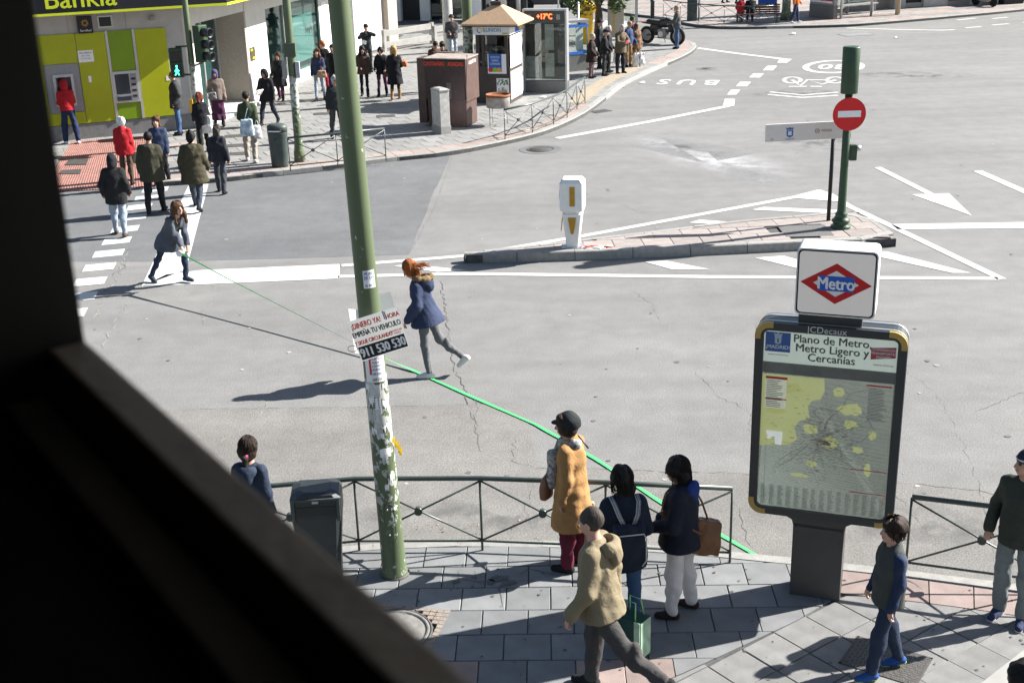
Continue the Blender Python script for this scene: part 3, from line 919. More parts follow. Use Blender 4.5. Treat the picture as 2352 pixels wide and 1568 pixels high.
bx('atm_surround', -3.94, -3.02, -.012, 0.035, .9, 2.23, M_GREYP, bank, 0.004)
atm = empty('cash_machine', (-3.47, 0, 0)); atm.parent = bank
bx('frame', -.27, .27, -.05, 0.03, 1.08, 1.96, M_ALU, atm, 0.01)
bx('screen', -.2, .2, -.056, 0.0, 1.5, 1.88, M_SCREEN, atm)
bx('keypad_shelf', -.2, .2, -.12, 0.0, 1.2, 1.32, M_GREYP, atm, 0.01)
atm = empty('cash_machine', (-1.805, 0, 0)); atm.parent = bank
bx('frame', -.345, .345, -.04, 0.03, 1.035, 1.92, M_ALU, atm, 0.008)
bx('screen', -.29, .10, -.046, 0.0, 1.28, 1.84, M_SCREEN, atm)
bx('control_panel', .12, .30, -.046, 0.0, 1.1, 1.84, M_GREYP, atm)
for i in range(4): bx('slot', .15, .27, -.05, 0.0, 1.18 + i * .16, 1.24 + i * .16, M_BLACK, atm)
bx('keypad_shelf', -.29, .10, -.1, 0.0, 1.1, 1.22, M_SCREEN, atm, 0.01)
bx('notice', -2.99, -2.58, -.022, -.016, 2.24, 2.56, M_PAPER, bank)
for k, s_ in enumerate(('PROHIBIDO', 'fijar carteles', 'en esta fachada')):
    text('notice_lettering', s_, 0.065 if k == 0 else .045, Matrix.Translation((-2.785, -.0235, 2.49 - k * .075)) @ Matrix.Rotation(R(90), 4, 'X'), M_BLACK, bank, depth=0.0)
sv = empty('card_network_sign', (-2.7, -.05, 3.25)); sv.parent = bank
bx('box', -.2, .2, -.06, 0.07, -.23, .23, M_NAVY, sv, 0.02)
mb = MB()
for k in range(10):
    a = math.pi * (k + .5) / 10 * 2
    mb.box((0.07 * math.cos(a), -.063, .05 + .07 * math.sin(a)), (0.05, 0.006, 0.014), M=Matrix.Rotation(-a, 3, 'Y'))
mb.build('emblem', mat('emblem_gold', (.75, .42, .03), .5, .05), sv)
text('sign_lettering', 'ServiRed', 0.085, Matrix.Translation((0, -.064, -.15)) @ Matrix.Rotation(R(90), 4, 'X'), M_PAPER, sv, depth=0.001)
bx('vent_grille', -2.35, -1.95, -.01, 0.05, 3.13, 3.46, M_ALU, bank, 0.005)
bx('vent_opening', -2.31, -1.99, -.02, 0.04, 3.17, 3.42, M_DARK, bank)
bx('alarm_box', -.95, -.8, -.08, 0.04, 3.25, 3.37, M_GREYP, bank, 0.02)
bx('utility_sticker', -.68, -.52, -.02, -.016, 1.55, 1.68, M_PAPER, bank)
bx('sticker', -2.80, -2.72, -.02, -.016, 1.68, 1.86, M_PAPER, bank, 0.0)
# fascia band that juts over both fronts
FA = [(-14, -1.0), (0.62, -1.0)]
d2 = Vector((math.cos(R(55.4)), math.sin(R(55.4)), 0)); n2 = Vector((d2.y, -d2.x, 0))
D2 = 1.45
cx_ = Vector((0, 0, 0)) + n2 * D2
# intersection of front offset (y=-1.0) with side offset
tt = (-1.0 - cx_.y) / d2.y
cor = cx_ + d2 * tt
far_e = n2 * D2 + d2 * 24
poly = [(-14, -1.0), (cor.x, -1.0), (far_e.x, far_e.y), (d2.x * 24, d2.y * 24), (0.0, 0.0), (-14, 0.0)]
MB().prism(poly, 3.66, 4.7).build('fascia', M_NAVY, bank)
e0 = [(-14, -1.012), (cor.x + .008, -1.012), (far_e.x + .012, far_e.y)]
MB().prism(e0 + [(p[0], p[1] + .035) for p in e0[::-1]], 3.615, 3.68).build('fascia_edge', M_NEON, bank)
MB().prism([(-14, -.95), (cor.x - .05, -.95), (far_e.x - .05, far_e.y), (d2.x * 24, d2.y * 24), (0.0, 0.0), (-14, 0.0)], 3.63, 3.655).build('soffit', M_STONE, bank)
text('fascia_lettering', 'Bankia', 0.72, Matrix.Translation((-2.82, -1.012, 4.02)) @ Matrix.Rotation(R(90), 4, 'X'), M_NEON, bank, depth=0.012, bold=0.008)
# side front: local frame of its own, x along it away from the corner, y inward
side = empty('side_front', (0, 0, 0), R(55.4)); side.parent = bank
bx('wall', 0.0, .73, 0.0, .5, .1, 3.62, M_STONE_W, side)
bx('wall', .73, 4.35, 0.0, .5, 3.02, 3.62, M_STONE_W, side)
bx('door_glass', .73, 4.35, 1.0, 1.05, .12, 3.0, M_TEAL, side)
for k in range(4): bx('door_frame', .75 + k * 1.18, .82 + k * 1.18, .95, 1.0, .12, 3.0, M_ALU, side)
bx('door_reveal', 4.30, 4.42, 0.0, 1.0, .12, 3.02, M_STONE_B, side)
bx('door_step', .73, 4.35, -.35, 1.0, .08, .2, M_STONE_W, side, .01)
for (a, b) in ((4.42, 6.15), (11.4, 12.4), (13.9, 19.4)):
    bx('wall', a, b, 0.01, .5, .1, 3.62, M_STONE_W, side)
for k in range(1, 6): bx('wall_joint', 13.9 + k * .92, 13.905 + k * .92, 0.006, .02, .5, 3.6, M_STONE_D, side)
bx('sill', 6.15, 11.4, -.02, .5, .1, .5, M_STONE_W, side)
bx('lintel', 6.15, 11.4, 0.02, .5, 2.9, 3.62, M_STONE_W, side)
bx('window_frame', 6.15, 6.22, .03, .12, .5, 2.9, M_TEAL, side); bx('window_frame', 11.3, 11.4, .03, .12, .5, 2.9, M_TEAL, side)
bx('window_frame', 7.8, 7.83, .03, .1, .5, 2.9, M_ALU, side)
MB().box((0, 0, 0), (5.1, 0.012, 2.4)).build('window_pane', GLASS, side, (8.76, .08, 1.7))
bx('window_back', 6.15, 11.4, .34, .4, .4, 3.0, M_DARK, side)
bx('window_poster', 9.08, 11.15, .2, .22, .73, 2.62, M_PAPER, side)
mb = MB()
for k in range(16):
    mb.box((10.35 + k * .045 + random.uniform(-.01, .01), .195, 1.75 + random.uniform(-.05, .1)), (0.03, 0.004, random.uniform(.1, .35)), mi=k % 4)
mb.build('poster_figures', [M_BLACK, mat('print_blue', (.08, .2, .45), .6), mat('print_orange', (.7, .3, .05), .6), mat('print_grey', (.4, .42, .45), .6)], side)
bx('window_poster', 12.45, 13.85, .06, .1, .73, 2.9, M_PAPER, side)
bx('sill', 12.4, 13.9, -.02, .5, .1, .72, M_STONE_W, side); bx('lintel', 12.4, 13.9, .02, .5, 2.9, 3.62, M_STONE_W, side)
bx('pillar', 19.4, 20.8, -.25, .6, .1, 4.6, M_STONE_B, side)
bx('upper_wall', 0.0, 24, .05, .5, 4.7, 9, M_STONE, side)
bx('plaque', 4.55, 4.95, -.015, 0.01, 1.43, 1.85, mat('plaque_brown', (.07, .055, .02), .4), side, .004)
bx('plaque_print', 4.6, 4.75, -.02, -.016, 1.74, 1.8, M_NEON, side); bx('plaque_print', 4.72, 4.9, -.02, -.016, 1.48, 1.54, M_NEON, side)
bx('notice', 11.65, 12.15, -.012, 0.005, 2.1, 2.62, M_PAPER, side)

# arcade building behind the corner
arc = thing('arcade_building', 'shop arcade with round columns, white panels and a red cash machine behind the kiosk', 'building', (-3.0, 66.0, 0), R(-6))
bx('back_wall', -5, 4.2, .6, 1.0, .1, 7, M_DARK, arc)
for (a, b, m_) in ((-2.55, -2.2, M_STONE_W), (-1.2, -.7, M_STONE_W), (1.0, 1.95, M_PAPER), (2.3, 3.2, M_STONE_W), (-4.3, -3.9, M_STONE_B)):
    bx('wall_panel', a, b, 0, .6, .1, 7, m_, arc)
atm = empty('cash_machine', (-3.2, 0.3, 0)); atm.parent = arc
bx('surround', -.65, .55, -.05, 0.3, .1, 3.2, M_STONE_B, atm); bx('frame', -.35, .25, -.1, 0, 1.3, 2.6, M_PAPER, atm); bx('screen', -.2, .12, -.12, 0, 1.5, 2.4, M_SCREEN, atm)
bx('red_panel', -.3, .5, -.09, 0, .35, 1.25, mat('panel_red', (.5, .03, .06), .45), atm)
for x in (-.1, 2.05):
    bx('window_frame', x, x + .06, .1, .2, .1, 6, M_BLACK, arc)
MB().box((0, 0, 0), (2.2, .02, 4)).build('window_pane', GLASS, arc, (.2, .3, 2.2))
for p in ((-2.25, 53.0), (-6.3, 61.5), (-0.6, 64.0)):
    o = MB().lathe([(.24, .1), (.21, .3), (.2, 7.0)], n=20).build('column', M_STONE, arc)
    o.matrix_parent_inverse = Matrix.Identity(4)
    w = Matrix.Translation((-3.0, 66.0, 0)) @ Matrix.Rotation(R(-6), 4, 'Z')
    o.matrix_local = w.inverted() @ Matrix.Translation((p[0], p[1], 0))
# white ramp balustrades in front of the arcade
for (a, b, lab) in (((-5.0, 53.6), (-3.05, 56.1), 'low white two-bar ramp railing in front of the dark arcade'), ((-2.95, 54.6), (-2.3, 55.4), 'short low white railing beside the round grey arcade column')):
    L = math.dist(a, b)
    t = thing('ramp_railing', lab, 'railing', (*a, .12), math.atan2(b[1] - a[1], b[0] - a[0]))
    bx('rail_beam', 0, L, -.06, .06, .62, .86, M_PALE, t, .01); bx('rail_beam', 0, L, -.06, .06, .14, .38, M_PALE, t, .01)
    bx('post', 0, .14, -.08, .08, 0, .9, M_PALE, t); bx('post', L - .14, L, -.08, .08, 0, .9, M_PALE, t)

# shop building across the side street (upper right)
shop = thing('shop_building', 'beige and dark shop front on the far pavement at the upper right', 'building', (21.0, 65.5, 0), R(12))
bx('wall', -3.5, 9, .5, 1.2, .1, 6, M_STONE_B, shop)
for (a, b) in ((-1.35, -.75), (.25, 1.6), (2.85, 3.5)):
    bx('wall_pier', a, b, -.05, .5, .1, 6, M_STONE, shop)
for (a, b, m_) in ((-.75, .25, M_BLACK), (1.6, 2.85, M_TEAL), (3.5, 5.2, M_DARK)):
    bx('shop_window', a, b, .2, .5, .35, 4, m_, shop); bx('sill', a, b, .05, .5, .1, .35, M_STONE_B, shop)
for k in range(6): bx('window_grille', -.7 + k * .16, -.67 + k * .16, .15, .2, .9, 1.9, mat('grille_gold', (.4, .3, .06), .4), shop)
bx('dark_cabinet', 4.3, 5.4, -.8, .2, .1, 2.0, M_BLACK, shop)

# ================================================================== STREET FURNITURE
M_GREEN = mat('paint_lamp_green', (0.11, 0.145, 0.075), 0.5, 0.10, 5, 0.05, 40)
M_GREEN_D = mat('paint_dark_green', (0.028, 0.060, 0.030), 0.45, 0.15, 6, 0.08, 40)
M_RAIL = mat('paint_rail', (0.045, 0.062, 0.055), 0.35, 0.15, 12, spec=0.6)
M_BIN = mat('bin_plastic', (0.022, 0.028, 0.030), 0.45, 0.15, 6, 0.05, 60, spec=0.5)
M_BIN2 = mat('bin_plastic_worn', (0.05, 0.065, 0.062), 0.5, 0.2, 5, 0.05, 60)
M_STEEL = mat('galvanised', (0.45, 0.46, 0.47), 0.4, 0.1, 12, metal=0.7)
M_GLUE = mat('torn_paper', (0.55, 0.55, 0.53), 0.85, 0.2, 30)
M_RED = mat('sign_red', (0.62, 0.012, 0.015), 0.4, 0.05, 5)
M_WHITEP = mat('white_plastic', (0.74, 0.74, 0.72), 0.45, 0.05, 6)
M_BLUE = mat('print_royal_blue', (0.025, 0.11, 0.42), 0.5, 0.05)
M_REDP = mat('print_red', (0.60, 0.03, 0.03), 0.55, 0.05)
M_LENS_OFF = mat('lamp_lens_dark', (0.03, 0.03, 0.03), 0.2, 0.1)

def worn_green():
    """lamp post paint, peeling and patched with glue lower down"""
    m = bpy.data.materials.new('paint_worn_green'); m.use_nodes = True
    nt = m.node_tree; b = nt.nodes['Principled BSDF']; b.inputs['Roughness'].default_value = 0.5
    tc = nt.nodes.new('ShaderNodeTexCoord')
    n = nt.nodes.new('ShaderNodeTexNoise'); n.inputs['Scale'].default_value = 11; n.inputs['Detail'].default_value = 9; n.inputs['Roughness'].default_value = .65
    nt.links.new(tc.outputs['Object'], n.inputs['Vector'])
    sp = nt.nodes.new('ShaderNodeSeparateXYZ'); nt.links.new(tc.outputs['Object'], sp.inputs[0])
    cr = nt.nodes.new('ShaderNodeValToRGB')
    e = cr.color_ramp.elements
    e[0].position = 0.0; e[0].color = (.06, .06, .06, 1)
    e[1].position = 1.0; e[1].color = (0, 0, 0, 1)
    for p, v in ((.12, .05), (.2, .11), (.34, .13), (.38, .19), (.535, .19), (.56, 0.0)):
        k = cr.color_ramp.elements.new(p); k.color = (v, v, v, 1)
    mr = nt.nodes.new('ShaderNodeMapRange'); mr.inputs[2].default_value = 4.0
    nt.links.new(sp.outputs[2], mr.inputs[0]); nt.links.new(mr.outputs[0], cr.inputs[0])
    ad = nt.nodes.new('ShaderNodeMath'); ad.operation = 'ADD'
    nt.links.new(n.outputs[0], ad.inputs[0]); nt.links.new(cr.outputs[0], ad.inputs[1])
    c2 = nt.nodes.new('ShaderNodeValToRGB')
    c2.color_ramp.elements[0].position = .655; c2.color_ramp.elements[0].color = (.088, .118, .058, 1)
    c2.color_ramp.elements[1].position = .68; c2.color_ramp.elements[1].color = (.42, .43, .40, 1)
    nt.links.new(ad.outputs[0], c2.inputs[0])
    nt.links.new(c2.outputs[0], b.inputs['Base Color'])
    bp = nt.nodes.new('ShaderNodeBump'); bp.inputs['Strength'].default_value = .4; bp.inputs['Distance'].default_value = .004
    nt.links.new(ad.outputs[0], bp.inputs['Height']); nt.links.new(bp.outputs[0], b.inputs['Normal'])
    return m
M_WORN = worn_green()

# --- the big lamp post in the foreground, leaning a little
post = thing('lamp_post', 'tall green lamp post with torn flyers and a white advert board in the foreground', 'lamp post', (-1.25, 11.2, .12))
post.rotation_euler = (0, R(-1.55), 0)
post.scale = (.76, .76, 1)
MB().lathe([(.178, 0), (.178, .03), (.165, .05), (.155, .4), (.148, 1.2), (.135, 3.2), (.118, 6.5), (.10, 10)], n=40).build('shaft', M_WORN, post)
MB().lathe([(.20, -.02), (.20, .012), (.17, .02)], n=30).build('base_ring', M_IRON, post)
def curved_sheet(r, a0, a1, z0, z1, n=8, torn=0.0, seed=0, dz=0.0):
    """sheet of paper wrapped round the post between two angles (degrees, 270 faces the camera)"""
    rd = random.Random(seed); mb = MB(); vs = []; fs = []
    for i in range(n + 1):
        a = R(a0 + (a1 - a0) * i / n)
        lo = z0 + (rd.uniform(0, torn) if torn else 0) + dz * i / n; hi = z1 - (rd.uniform(0, torn * .6) if torn else 0) + dz * i / n
        rr0 = r - 0.0105 * lo * 0.5; rr1 = r - 0.0105 * hi * 0.5
        vs += [(rr0 * math.cos(a), rr0 * math.sin(a), lo), (rr1 * math.cos(a), rr1 * math.sin(a), hi)]
        if i: fs.append((2 * i - 2, 2 * i, 2 * i + 1, 2 * i - 1))
    return mb.add(vs, fs)
def post_text(s, size, ang, z, m, r=.1575, **k):
    a = R(ang); rr = r - .0053 * z
    M = plane_M((rr * math.cos(a), rr * math.sin(a), z), (-math.sin(a), math.cos(a), 0), (0, 0, 1))
    return text('flyer_lettering', s, size, M, m, post, depth=0.0, **k)
M_BLUEP = mat('print_navy', (.03, .07, .3), .6, .05)
curved_sheet(.1555, 262, 325, 3.05, 3.22, 8).build('flyer', M_PAPER, post)
for s_, z_, sz in (('MOBIL', 3.19, .042), ('DE OFI', 3.15, .042), ('91 89 7', 3.075, .036)): post_text(s_, sz, 292, z_, M_BLUEP, .1585, bold=.001)
curved_sheet(.1555, 225, 335, 2.12, 2.40, 10).build('flyer', M_PAPER, post)
for s_, z_, sz, m_ in (('OPORTUNI', 2.36, .036, M_BLUEP), ('PLAZA', 2.32, .03, M_BLUEP), ('3 DORM', 2.285, .03, M_BLUEP), ('CALIDAD', 2.25, .03, M_BLUEP), ('185 000', 2.205, .036, M_BLUEP), ('638 556', 2.15, .038, M_BLACK)): post_text(s_, sz, 285, z_, m_, .159, bold=.0006)
curved_sheet(.158, 250, 260, 2.2, 2.41, 3).build('flyer_stripe', M_REDP, post)
rd = random.Random(5)
fl = [(235, 300, 1.50, 1.74, .06), (230, 262, 1.40, 1.58, .08), (258, 292, 1.30, 1.56, .03), (250, 285, 1.12, 1.40, .02), (228, 258, 1.04, 1.16, .06), (283, 320, 1.06, 1.2, .07), (255, 275, .98, 1.08, .03), (275, 290, .99, 1.08, .03), (262, 318, .74, .87, .02), (270, 300, .64, .80, .08), (215, 240, 1.58, 1.75, .07), (298, 330, 1.36, 1.52, .07), (240, 262, 1.66, 1.76, .03), (300, 326, .40, .54, .08), (270, 290, .32, .42, .05), (305, 335, 1.58, 1.72, .06), (290, 330, .1, .16, .05)]
for i, (a0, a1, z0, z1, tr) in enumerate(fl):
    zf = lambda z: z * .78 + .76 if z > .6 else z + .65
    z0, z1 = zf(z0), zf(z1)
    curved_sheet(.1565 + .0012 * (i % 4), a0, a1, z0, z1, 7, tr, i).build('flyer_scrap', M_PAPER if i % 3 else M_GLUE, post)
for i in range(10): bx('flyer_print', *(lambda x: (x, x + .055))(-.04 + .003 * (i % 3)), -.1475, -.146, 1.7 + i * .014, 1.706 + i * .014, M_BLACK, post)
for i in range(5): bx('flyer_print', -.03, .03, -.1478, -.1465, 1.86 + i * .024, 1.873 + i * .024, M_BLACK, post)
# access hatch low on the shaft
pa_ = [(math.cos(a) * .07 , math.sin(a) * .22) for a in [2 * math.pi * k / 20 for k in range(20)]]
mb = MB()
for k in range(20):
    a, b = pa_[k], pa_[(k + 1) % 20]
    sg = lambda v, p: math.copysign(abs(v) ** p, v)
    f = lambda q: (.152 * math.sin(q[0] / .152) + .02, -math.sqrt(max(.0, .1535 ** 2 - (q[0] + .02) ** 2)) - .001,   .62 + q[1])
    mb.tube([f((sg(a[0] / .07, .6) * .07, sg(a[1] / .22, .5) * .22)), f((sg(b[0] / .07, .6) * .07, sg(b[1] / .22, .5) * .22))], .003, 5)
mb.build('hatch_seam', M_IRON, post)
for z_ in (.5, .78): MB().lathe([(.012, 0), (.012, .014), (.004, .018)], n=10).build('hatch_bolt', M_STEEL, post).matrix_local = Matrix.Translation((.0, -.152, z_)) @ Matrix.Rotation(R(90), 4, 'X')
mb = MB(); rr_ = random.Random(3)
for k in range(7):
    p = Vector((.14, -.03, 1.50)) + Vector((k * .012, rr_.uniform(-.02, .02), -k * .02 + rr_.uniform(-.01, .02)))
    w = rr_.uniform(.02, .045); mb.add([p, p + Vector((w, .02, rr_.uniform(-.01, .04))), p + Vector((w * .9, -.015, -.05)), p + Vector((0, -.02, -.045))], [(0, 1, 2, 3)])
mb.build('tape_scrap', mat('tape_yellow', (.75, .5, .02), .5), post)

# advert boards tied to the post: thin card that lets some sun through
M_CARD = bpy.data.materials.new('thin_card'); M_CARD.use_nodes = True
_n = M_CARD.node_tree; _n.nodes.clear()
_o = _n.nodes.new('ShaderNodeOutputMaterial'); _m = _n.nodes.new('ShaderNodeMixShader'); _m.inputs[0].default_value = .42
_d = _n.nodes.new('ShaderNodeBsdfDiffuse'); _d.inputs[0].default_value = (.8, .8, .79, 1); _t = _n.nodes.new('ShaderNodeBsdfTranslucent'); _t.inputs[0].default_value = (.8, .79, .76, 1)
_n.links.new(_d.outputs[0], _m.inputs[1]); _n.links.new(_t.outputs[0], _m.inputs[2]); _n.links.new(_m.outputs[0], _o.inputs[0])
bd = thing('advert_board', 'white tilted card tied to the lamp post advertising money for vehicles', 'advert board', (-1.27, 11.02, 2.745), R(5))
bd.scale = (.755, .755, .755)
# tilt in its own plane
TI = Matrix.Rotation(R(-15), 4, 'Y')
W_, H_ = .62, .545
mb = MB().add([(-W_ / 2, 0, -H_ / 2), (W_ / 2, 0, -H_ / 2), (W_ / 2, 0, H_ / 2), (-W_ / 2, 0, H_ / 2)], [(0, 1, 2, 3)]); o = mb.build('card', M_CARD, bd); o.matrix_local = Matrix.Translation((.05, 0, 0)) @ TI
face = o
def btxt(s, x, z, size, m, sx=1.0, bold=.003, al='CENTER', hollow=False):
    M = Matrix.Translation((x, -.0045, z)) @ Matrix.Rotation(R(90), 4, 'X')
    return text('card_lettering', s, size, M, m, face, depth=0.0, bold=bold, sx=sx, align=al)
M_REDT = mat('print_tomato', (.68, .06, .05), .55, .04)
btxt('\u00a1DINERO YA!', -.29, .185, .105, M_REDT, .62, .003, 'LEFT')
btxt('1', .145, .205, .155, M_BLACK, .9, .009); btxt('1', .145, .205, .15, M_PAPER, .9, -.001).location.y -= .001
btxt('HORA', .235, .185, .085, M_REDT, .72)
btxt('EMPE\u00d1A TU VEHICULO', 0, .075, .098, M_BLACK, .60, .003)
btxt('Y SIGUE CIRCULANDO', -.075, -.035, .075, M_REDT, .62)
btxt('DINERCAR', .215, -.015, .04, M_REDT, .8, .001); btxt('EXPRESS', .225, -.05, .03, M_REDT, .8, .001)
MB().box((0, -.0038, -.17), (W_ - .03, .002, .175)).build('number_band', M_BLACK, face)
btxt('911 530 530', 0, -.175, .165, M_PAPER, .685, .006).location.y -= .001
b2 = thing('advert_card', 'blank card sticking out left of the lettered advert board on the lamp post', 'advert board', (-1.40, 11.22, 2.70), R(-38))
o = MB().add([(-.15, 0, -.22), (.15, 0, -.22), (.15, 0, .22), (-.15, 0, .22)], [(0, 1, 2, 3)]).build('card', M_CARD, b2); o.matrix_local = Matrix.Rotation(R(-6), 4, 'Y')
b3 = thing('advert_card', 'white card sheet sticking out above the advert board behind the lamp post', 'advert board', (-1.20, 11.32, 2.86), R(14))
o = MB().add([(-.11, 0, -.18), (.11, 0, -.18), (.11, 0, .18), (-.11, 0, .18)], [(0, 1, 2, 3)]).build('card', M_CARD, b3); o.matrix_local = Matrix.Rotation(R(-12), 4, 'Y')
mb = MB()
mb.tube([(-1.48 + .045 * math.cos(a), 11.0, 2.62 + .03 * math.sin(a)) for a in [k * .63 for k in range(11)]], .003, 5)
tag(mb.build('cable_tie', M_BLACK), 'thin black cable tie looped at the left edge of the advert board', 'cable tie')

# --- pedestrian railings with diagonal braces and round bosses
def railing(pts, label, group, z0=.12, hgt=.83, legs=True, r0=.026, kink=None, name='pedestrian_railing', top=True):
    """panels between successive posts: top tube, bottom bar, crossed braces, boss"""
    t = thing(name, label, 'railing', (pts[0][0], pts[0][1], z0), 0, group)
    P = [Vector((p[0] - pts[0][0], p[1] - pts[0][1], 0)) for p in pts]
    up = lambda v, h: v + Vector((0, 0, h))
    for p in P: MB().tube([up(p, -.02), up(p, hgt - .01)], .013, 8).build('post', M_RAIL, t)
    MB().tube([up(p, hgt) for p in P], r0, 12).build('top_rail', M_RAIL, t)
    MB().tube([up(p, .11) for p in P], .014, 6).build('bottom_rail', M_RAIL, t)
    for a, b in zip(P, P[1:]):
        d = (b - a).normalized(); n = Vector((-d.y, d.x, 0)) * .006
        MB().tube([up(a, hgt - .03) + n, up(b, .12) + n], .011, 6).build('brace', M_RAIL, t)
        MB().tube([up(a, .12) - n, up(b, hgt - .03) - n], .011, 6).build('brace', M_RAIL, t)
        c = up((a + b) / 2, (hgt + .09) / 2); nn = Vector((-d.y, d.x, 0))
        MB().tube([c - nn * .03, c + nn * .03], .042, 16).build('boss', M_RAIL, t)
    return t
railing([(-4.3, 11.25), (-3.0, 11.52), (-1.66, 11.69), (-.37, 11.62), (.9, 11.44), (2.14, 11.23)], 'long dark railing along the near kerb behind the lamp post', 'pedestrian railings')
railing([(3.83, 10.94), (5.1, 10.5), (6.4, 9.95)], 'dark railing to the right of the metro map totem', 'pedestrian railings')
railing([(-5.33, 30.7), (-4.21, 31.12), (-3.05, 31.6)], 'dark railing on the far kerb beside the round litter bin', 'pedestrian railings', hgt=.80)
railing([(-.03, 33.85), (.73, 34.72), (1.36, 35.85), (1.8, 36.92), (2.17, 38.3), (2.48, 39.35)], 'curving dark railing on the far kerb in front of the kiosk', 'pedestrian railings', hgt=.80)
railing([(7.95, 64.2), (8.6, 62.8), (9.32, 61.6), (10.31, 60.3), (11.38, 59.75), (12.61, 59.72)], 'distant dark railing in front of the bench at the top right', 'pedestrian railings')

# --- litter bins
t = thing('litter_bin', 'dark blue-grey plastic litter bin half hidden by the window frame', 'litter bin', (-1.95, 11.08, .12), R(4))
sec = lambda w, d_, z, r: [(x, y, z) for x, y in [(-w + r, -d_), (w - r, -d_), (w, -d_ + r), (w, d_ - r), (w - r, d_), (-w + r, d_), (-w, d_ - r), (-w, -d_ + r)]]
def loft(secs, mi=0):
    mb = MB(); vs = [p for s_ in secs for p in s_]; n = len(secs[0]); fs = []
    for i in range(len(secs) - 1):
        for k in range(n): fs.append((i * n + k, i * n + (k + 1) % n, (i + 1) * n + (k + 1) % n, (i + 1) * n + k))
    fs += [tuple(range(n))[::-1], tuple(range((len(secs) - 1) * n, len(secs) * n))]
    return mb.add(vs, fs, mi)
loft([sec(.185, .16, 0, .04), sec(.20, .17, .35, .04), sec(.235, .185, .74, .05), sec(.24, .19, .80, .05)]).build('body', M_BIN, t)
loft([sec(.245, .195, .80, .05), sec(.245, .195, 1.0, .05), sec(.225, .185, 1.045, .06), sec(.15, .14, 1.065, .06)]).build('hood', M_BIN, t)
bx('mouth', -.185, .185, -.20, -.15, .84, .935, M_DARK, t)
bx('lock_plate', -.03, .03, -.2, -.19, .97, 1.01, M_STEEL, t)
for sx_ in (-1, 1): bx('rim', sx_ * .2, sx_ * .232, -.21, -.19, .78, 1.0, M_BIN2, t)
bx('rim', -.232, .232, -.212, -.192, 1.0, 1.02, M_BIN2, t)
MB().tube([(0, .22, 0), (0, .22, .7)], .03, 10).build('post', M_RAIL, t)

def round_bin(loc, label, m_, group=None):
    t = thing('litter_bin', label, 'litter bin', loc, R(-10), group)
    MB().lathe([(.205, 0), (.215, .05), (.25, .85), (.252, .86)], n=28, sx=1.0, sy=.82).build('body', m_, t)
    MB().lathe([(.252, .86), (.255, .98), (.24, 1.03), (.15, 1.07), (.02, 1.08)], n=28, sy=.82).build('hood', m_, t)
    bx('mouth', -.16, .16, -.23, -.16, .89, .97, M_DARK, t)
    bx('mouth_gap', -.15, .15, -.235, -.228, .90, .93, M_PAPER, t)
    MB().lathe([(.06, 0), (.06, .012), (.045, .014)], n=5).build('crest', m_, t).matrix_local = Matrix.Translation((0, -.195, .68)) @ Matrix.Rotation(R(90), 4, 'X')
    return t
round_bin((-5.66, 31.2, .12), 'dark green round litter bin at the end of the far railing', M_BIN2)

# --- metro totem
tot = thing('metro_totem', 'tall metro map totem with a lit-box Metro sign on top', 'totem', (2.87, 10.64, .12), R(-19.5))
M_TOT = mat('totem_grey', (.028, .032, .034), .4, .1, 5, spec=.6); M_TOTP = mat('totem_pedestal', (.062, .060, .058), .5, .08, 5)
M_GOLD = mat('totem_brass', (.45, .31, .09), .4, .06, 8, metal=.3)
bx('pedestal', -.235, .235, -.13, .13, -.02, .78, M_TOTP, tot, .008)
loft([sec(.235, .13, .74, .01), sec(.25, .13, .80, .01), sec(.33, .13, .845, .01)]).build('pedestal_flare', M_TOTP, tot)
def rrect(w, h, r, n=6):
    out = []
    for cx, cy, a0 in ((w - r, h - r, 0), (-w + r, h - r, 90), (-w + r, -h + r, 180), (w - r, -h + r, 270)):
        out += [(cx + r * math.cos(R(a0 + 90 * k / n)), cy + r * math.sin(R(a0 + 90 * k / n))) for k in range(n + 1)]
    return out
XZ = lambda z: Matrix(((1, 0, 0, 0), (0, 0, -1, 0), (0, 1, 0, z), (0, 0, 0, 1)))     # polygon XY -> local XZ, extrusion towards -y
ZC, PW, PH = 1.80, .66, .955
MB().prism(rrect(PW, PH, .13), -.13, .13, M=XZ(ZC)).build('case', M_TOT, tot)
fr = rrect(PW, PH, .13); fi = rrect(PW - .075, PH - .075, .05)
mb = MB(); vs = [(*p, .155) for p in fr] + [(*p, .155) for p in fi] + [(*p, .128) for p in fr] + [(*p, .128) for p in fi]; n = len(fr)
fs = []
for k in range(n):
    j = (k + 1) % n
    fs += [(k, j, n + j, n + k), (2 * n + k, 2 * n + j, j, k), (n + k, n + j, 3 * n + j, 3 * n + k)]
mb.add([XZ(ZC) @ Vector(v) for v in vs], fs).build('door_frame', M_TOT, tot)
for (sx_, sz_) in ((-1, 1), (1, 1), (-1, -1), (1, -1)):
    q = [(sx_ * (PW - .13 + .132 * math.cos(R(90 * k / 8))), sz_ * (PH - .13 + .132 * math.sin(R(90 * k / 8)))) for k in range(9)]
    q = [(sx_ * PW * 1.002, sz_ * (PH - .16))] + q + [(sx_ * (PW - .16), sz_ * PH * 1.002), (sx_ * (PW - .16), sz_ * (PH - .05))] + [(sx_ * (PW - .127 + .077 * math.cos(R(90 - 90 * k / 4))), sz_ * (PH - .127 + .077 * math.sin(R(90 - 90 * k / 4)))) for k in range(5)] + [(sx_ * (PW - .05), sz_ * (PH - .16))]
    MB().prism(q if area(q) > 0 else q[::-1], .12, .1575, M=XZ(ZC)).build('corner_cap', M_GOLD, tot)
MB().prism(rrect(PW + .004, PH + .004, .134), -.10, -.06, M=XZ(ZC)).build('trim_band', M_STEEL, tot)
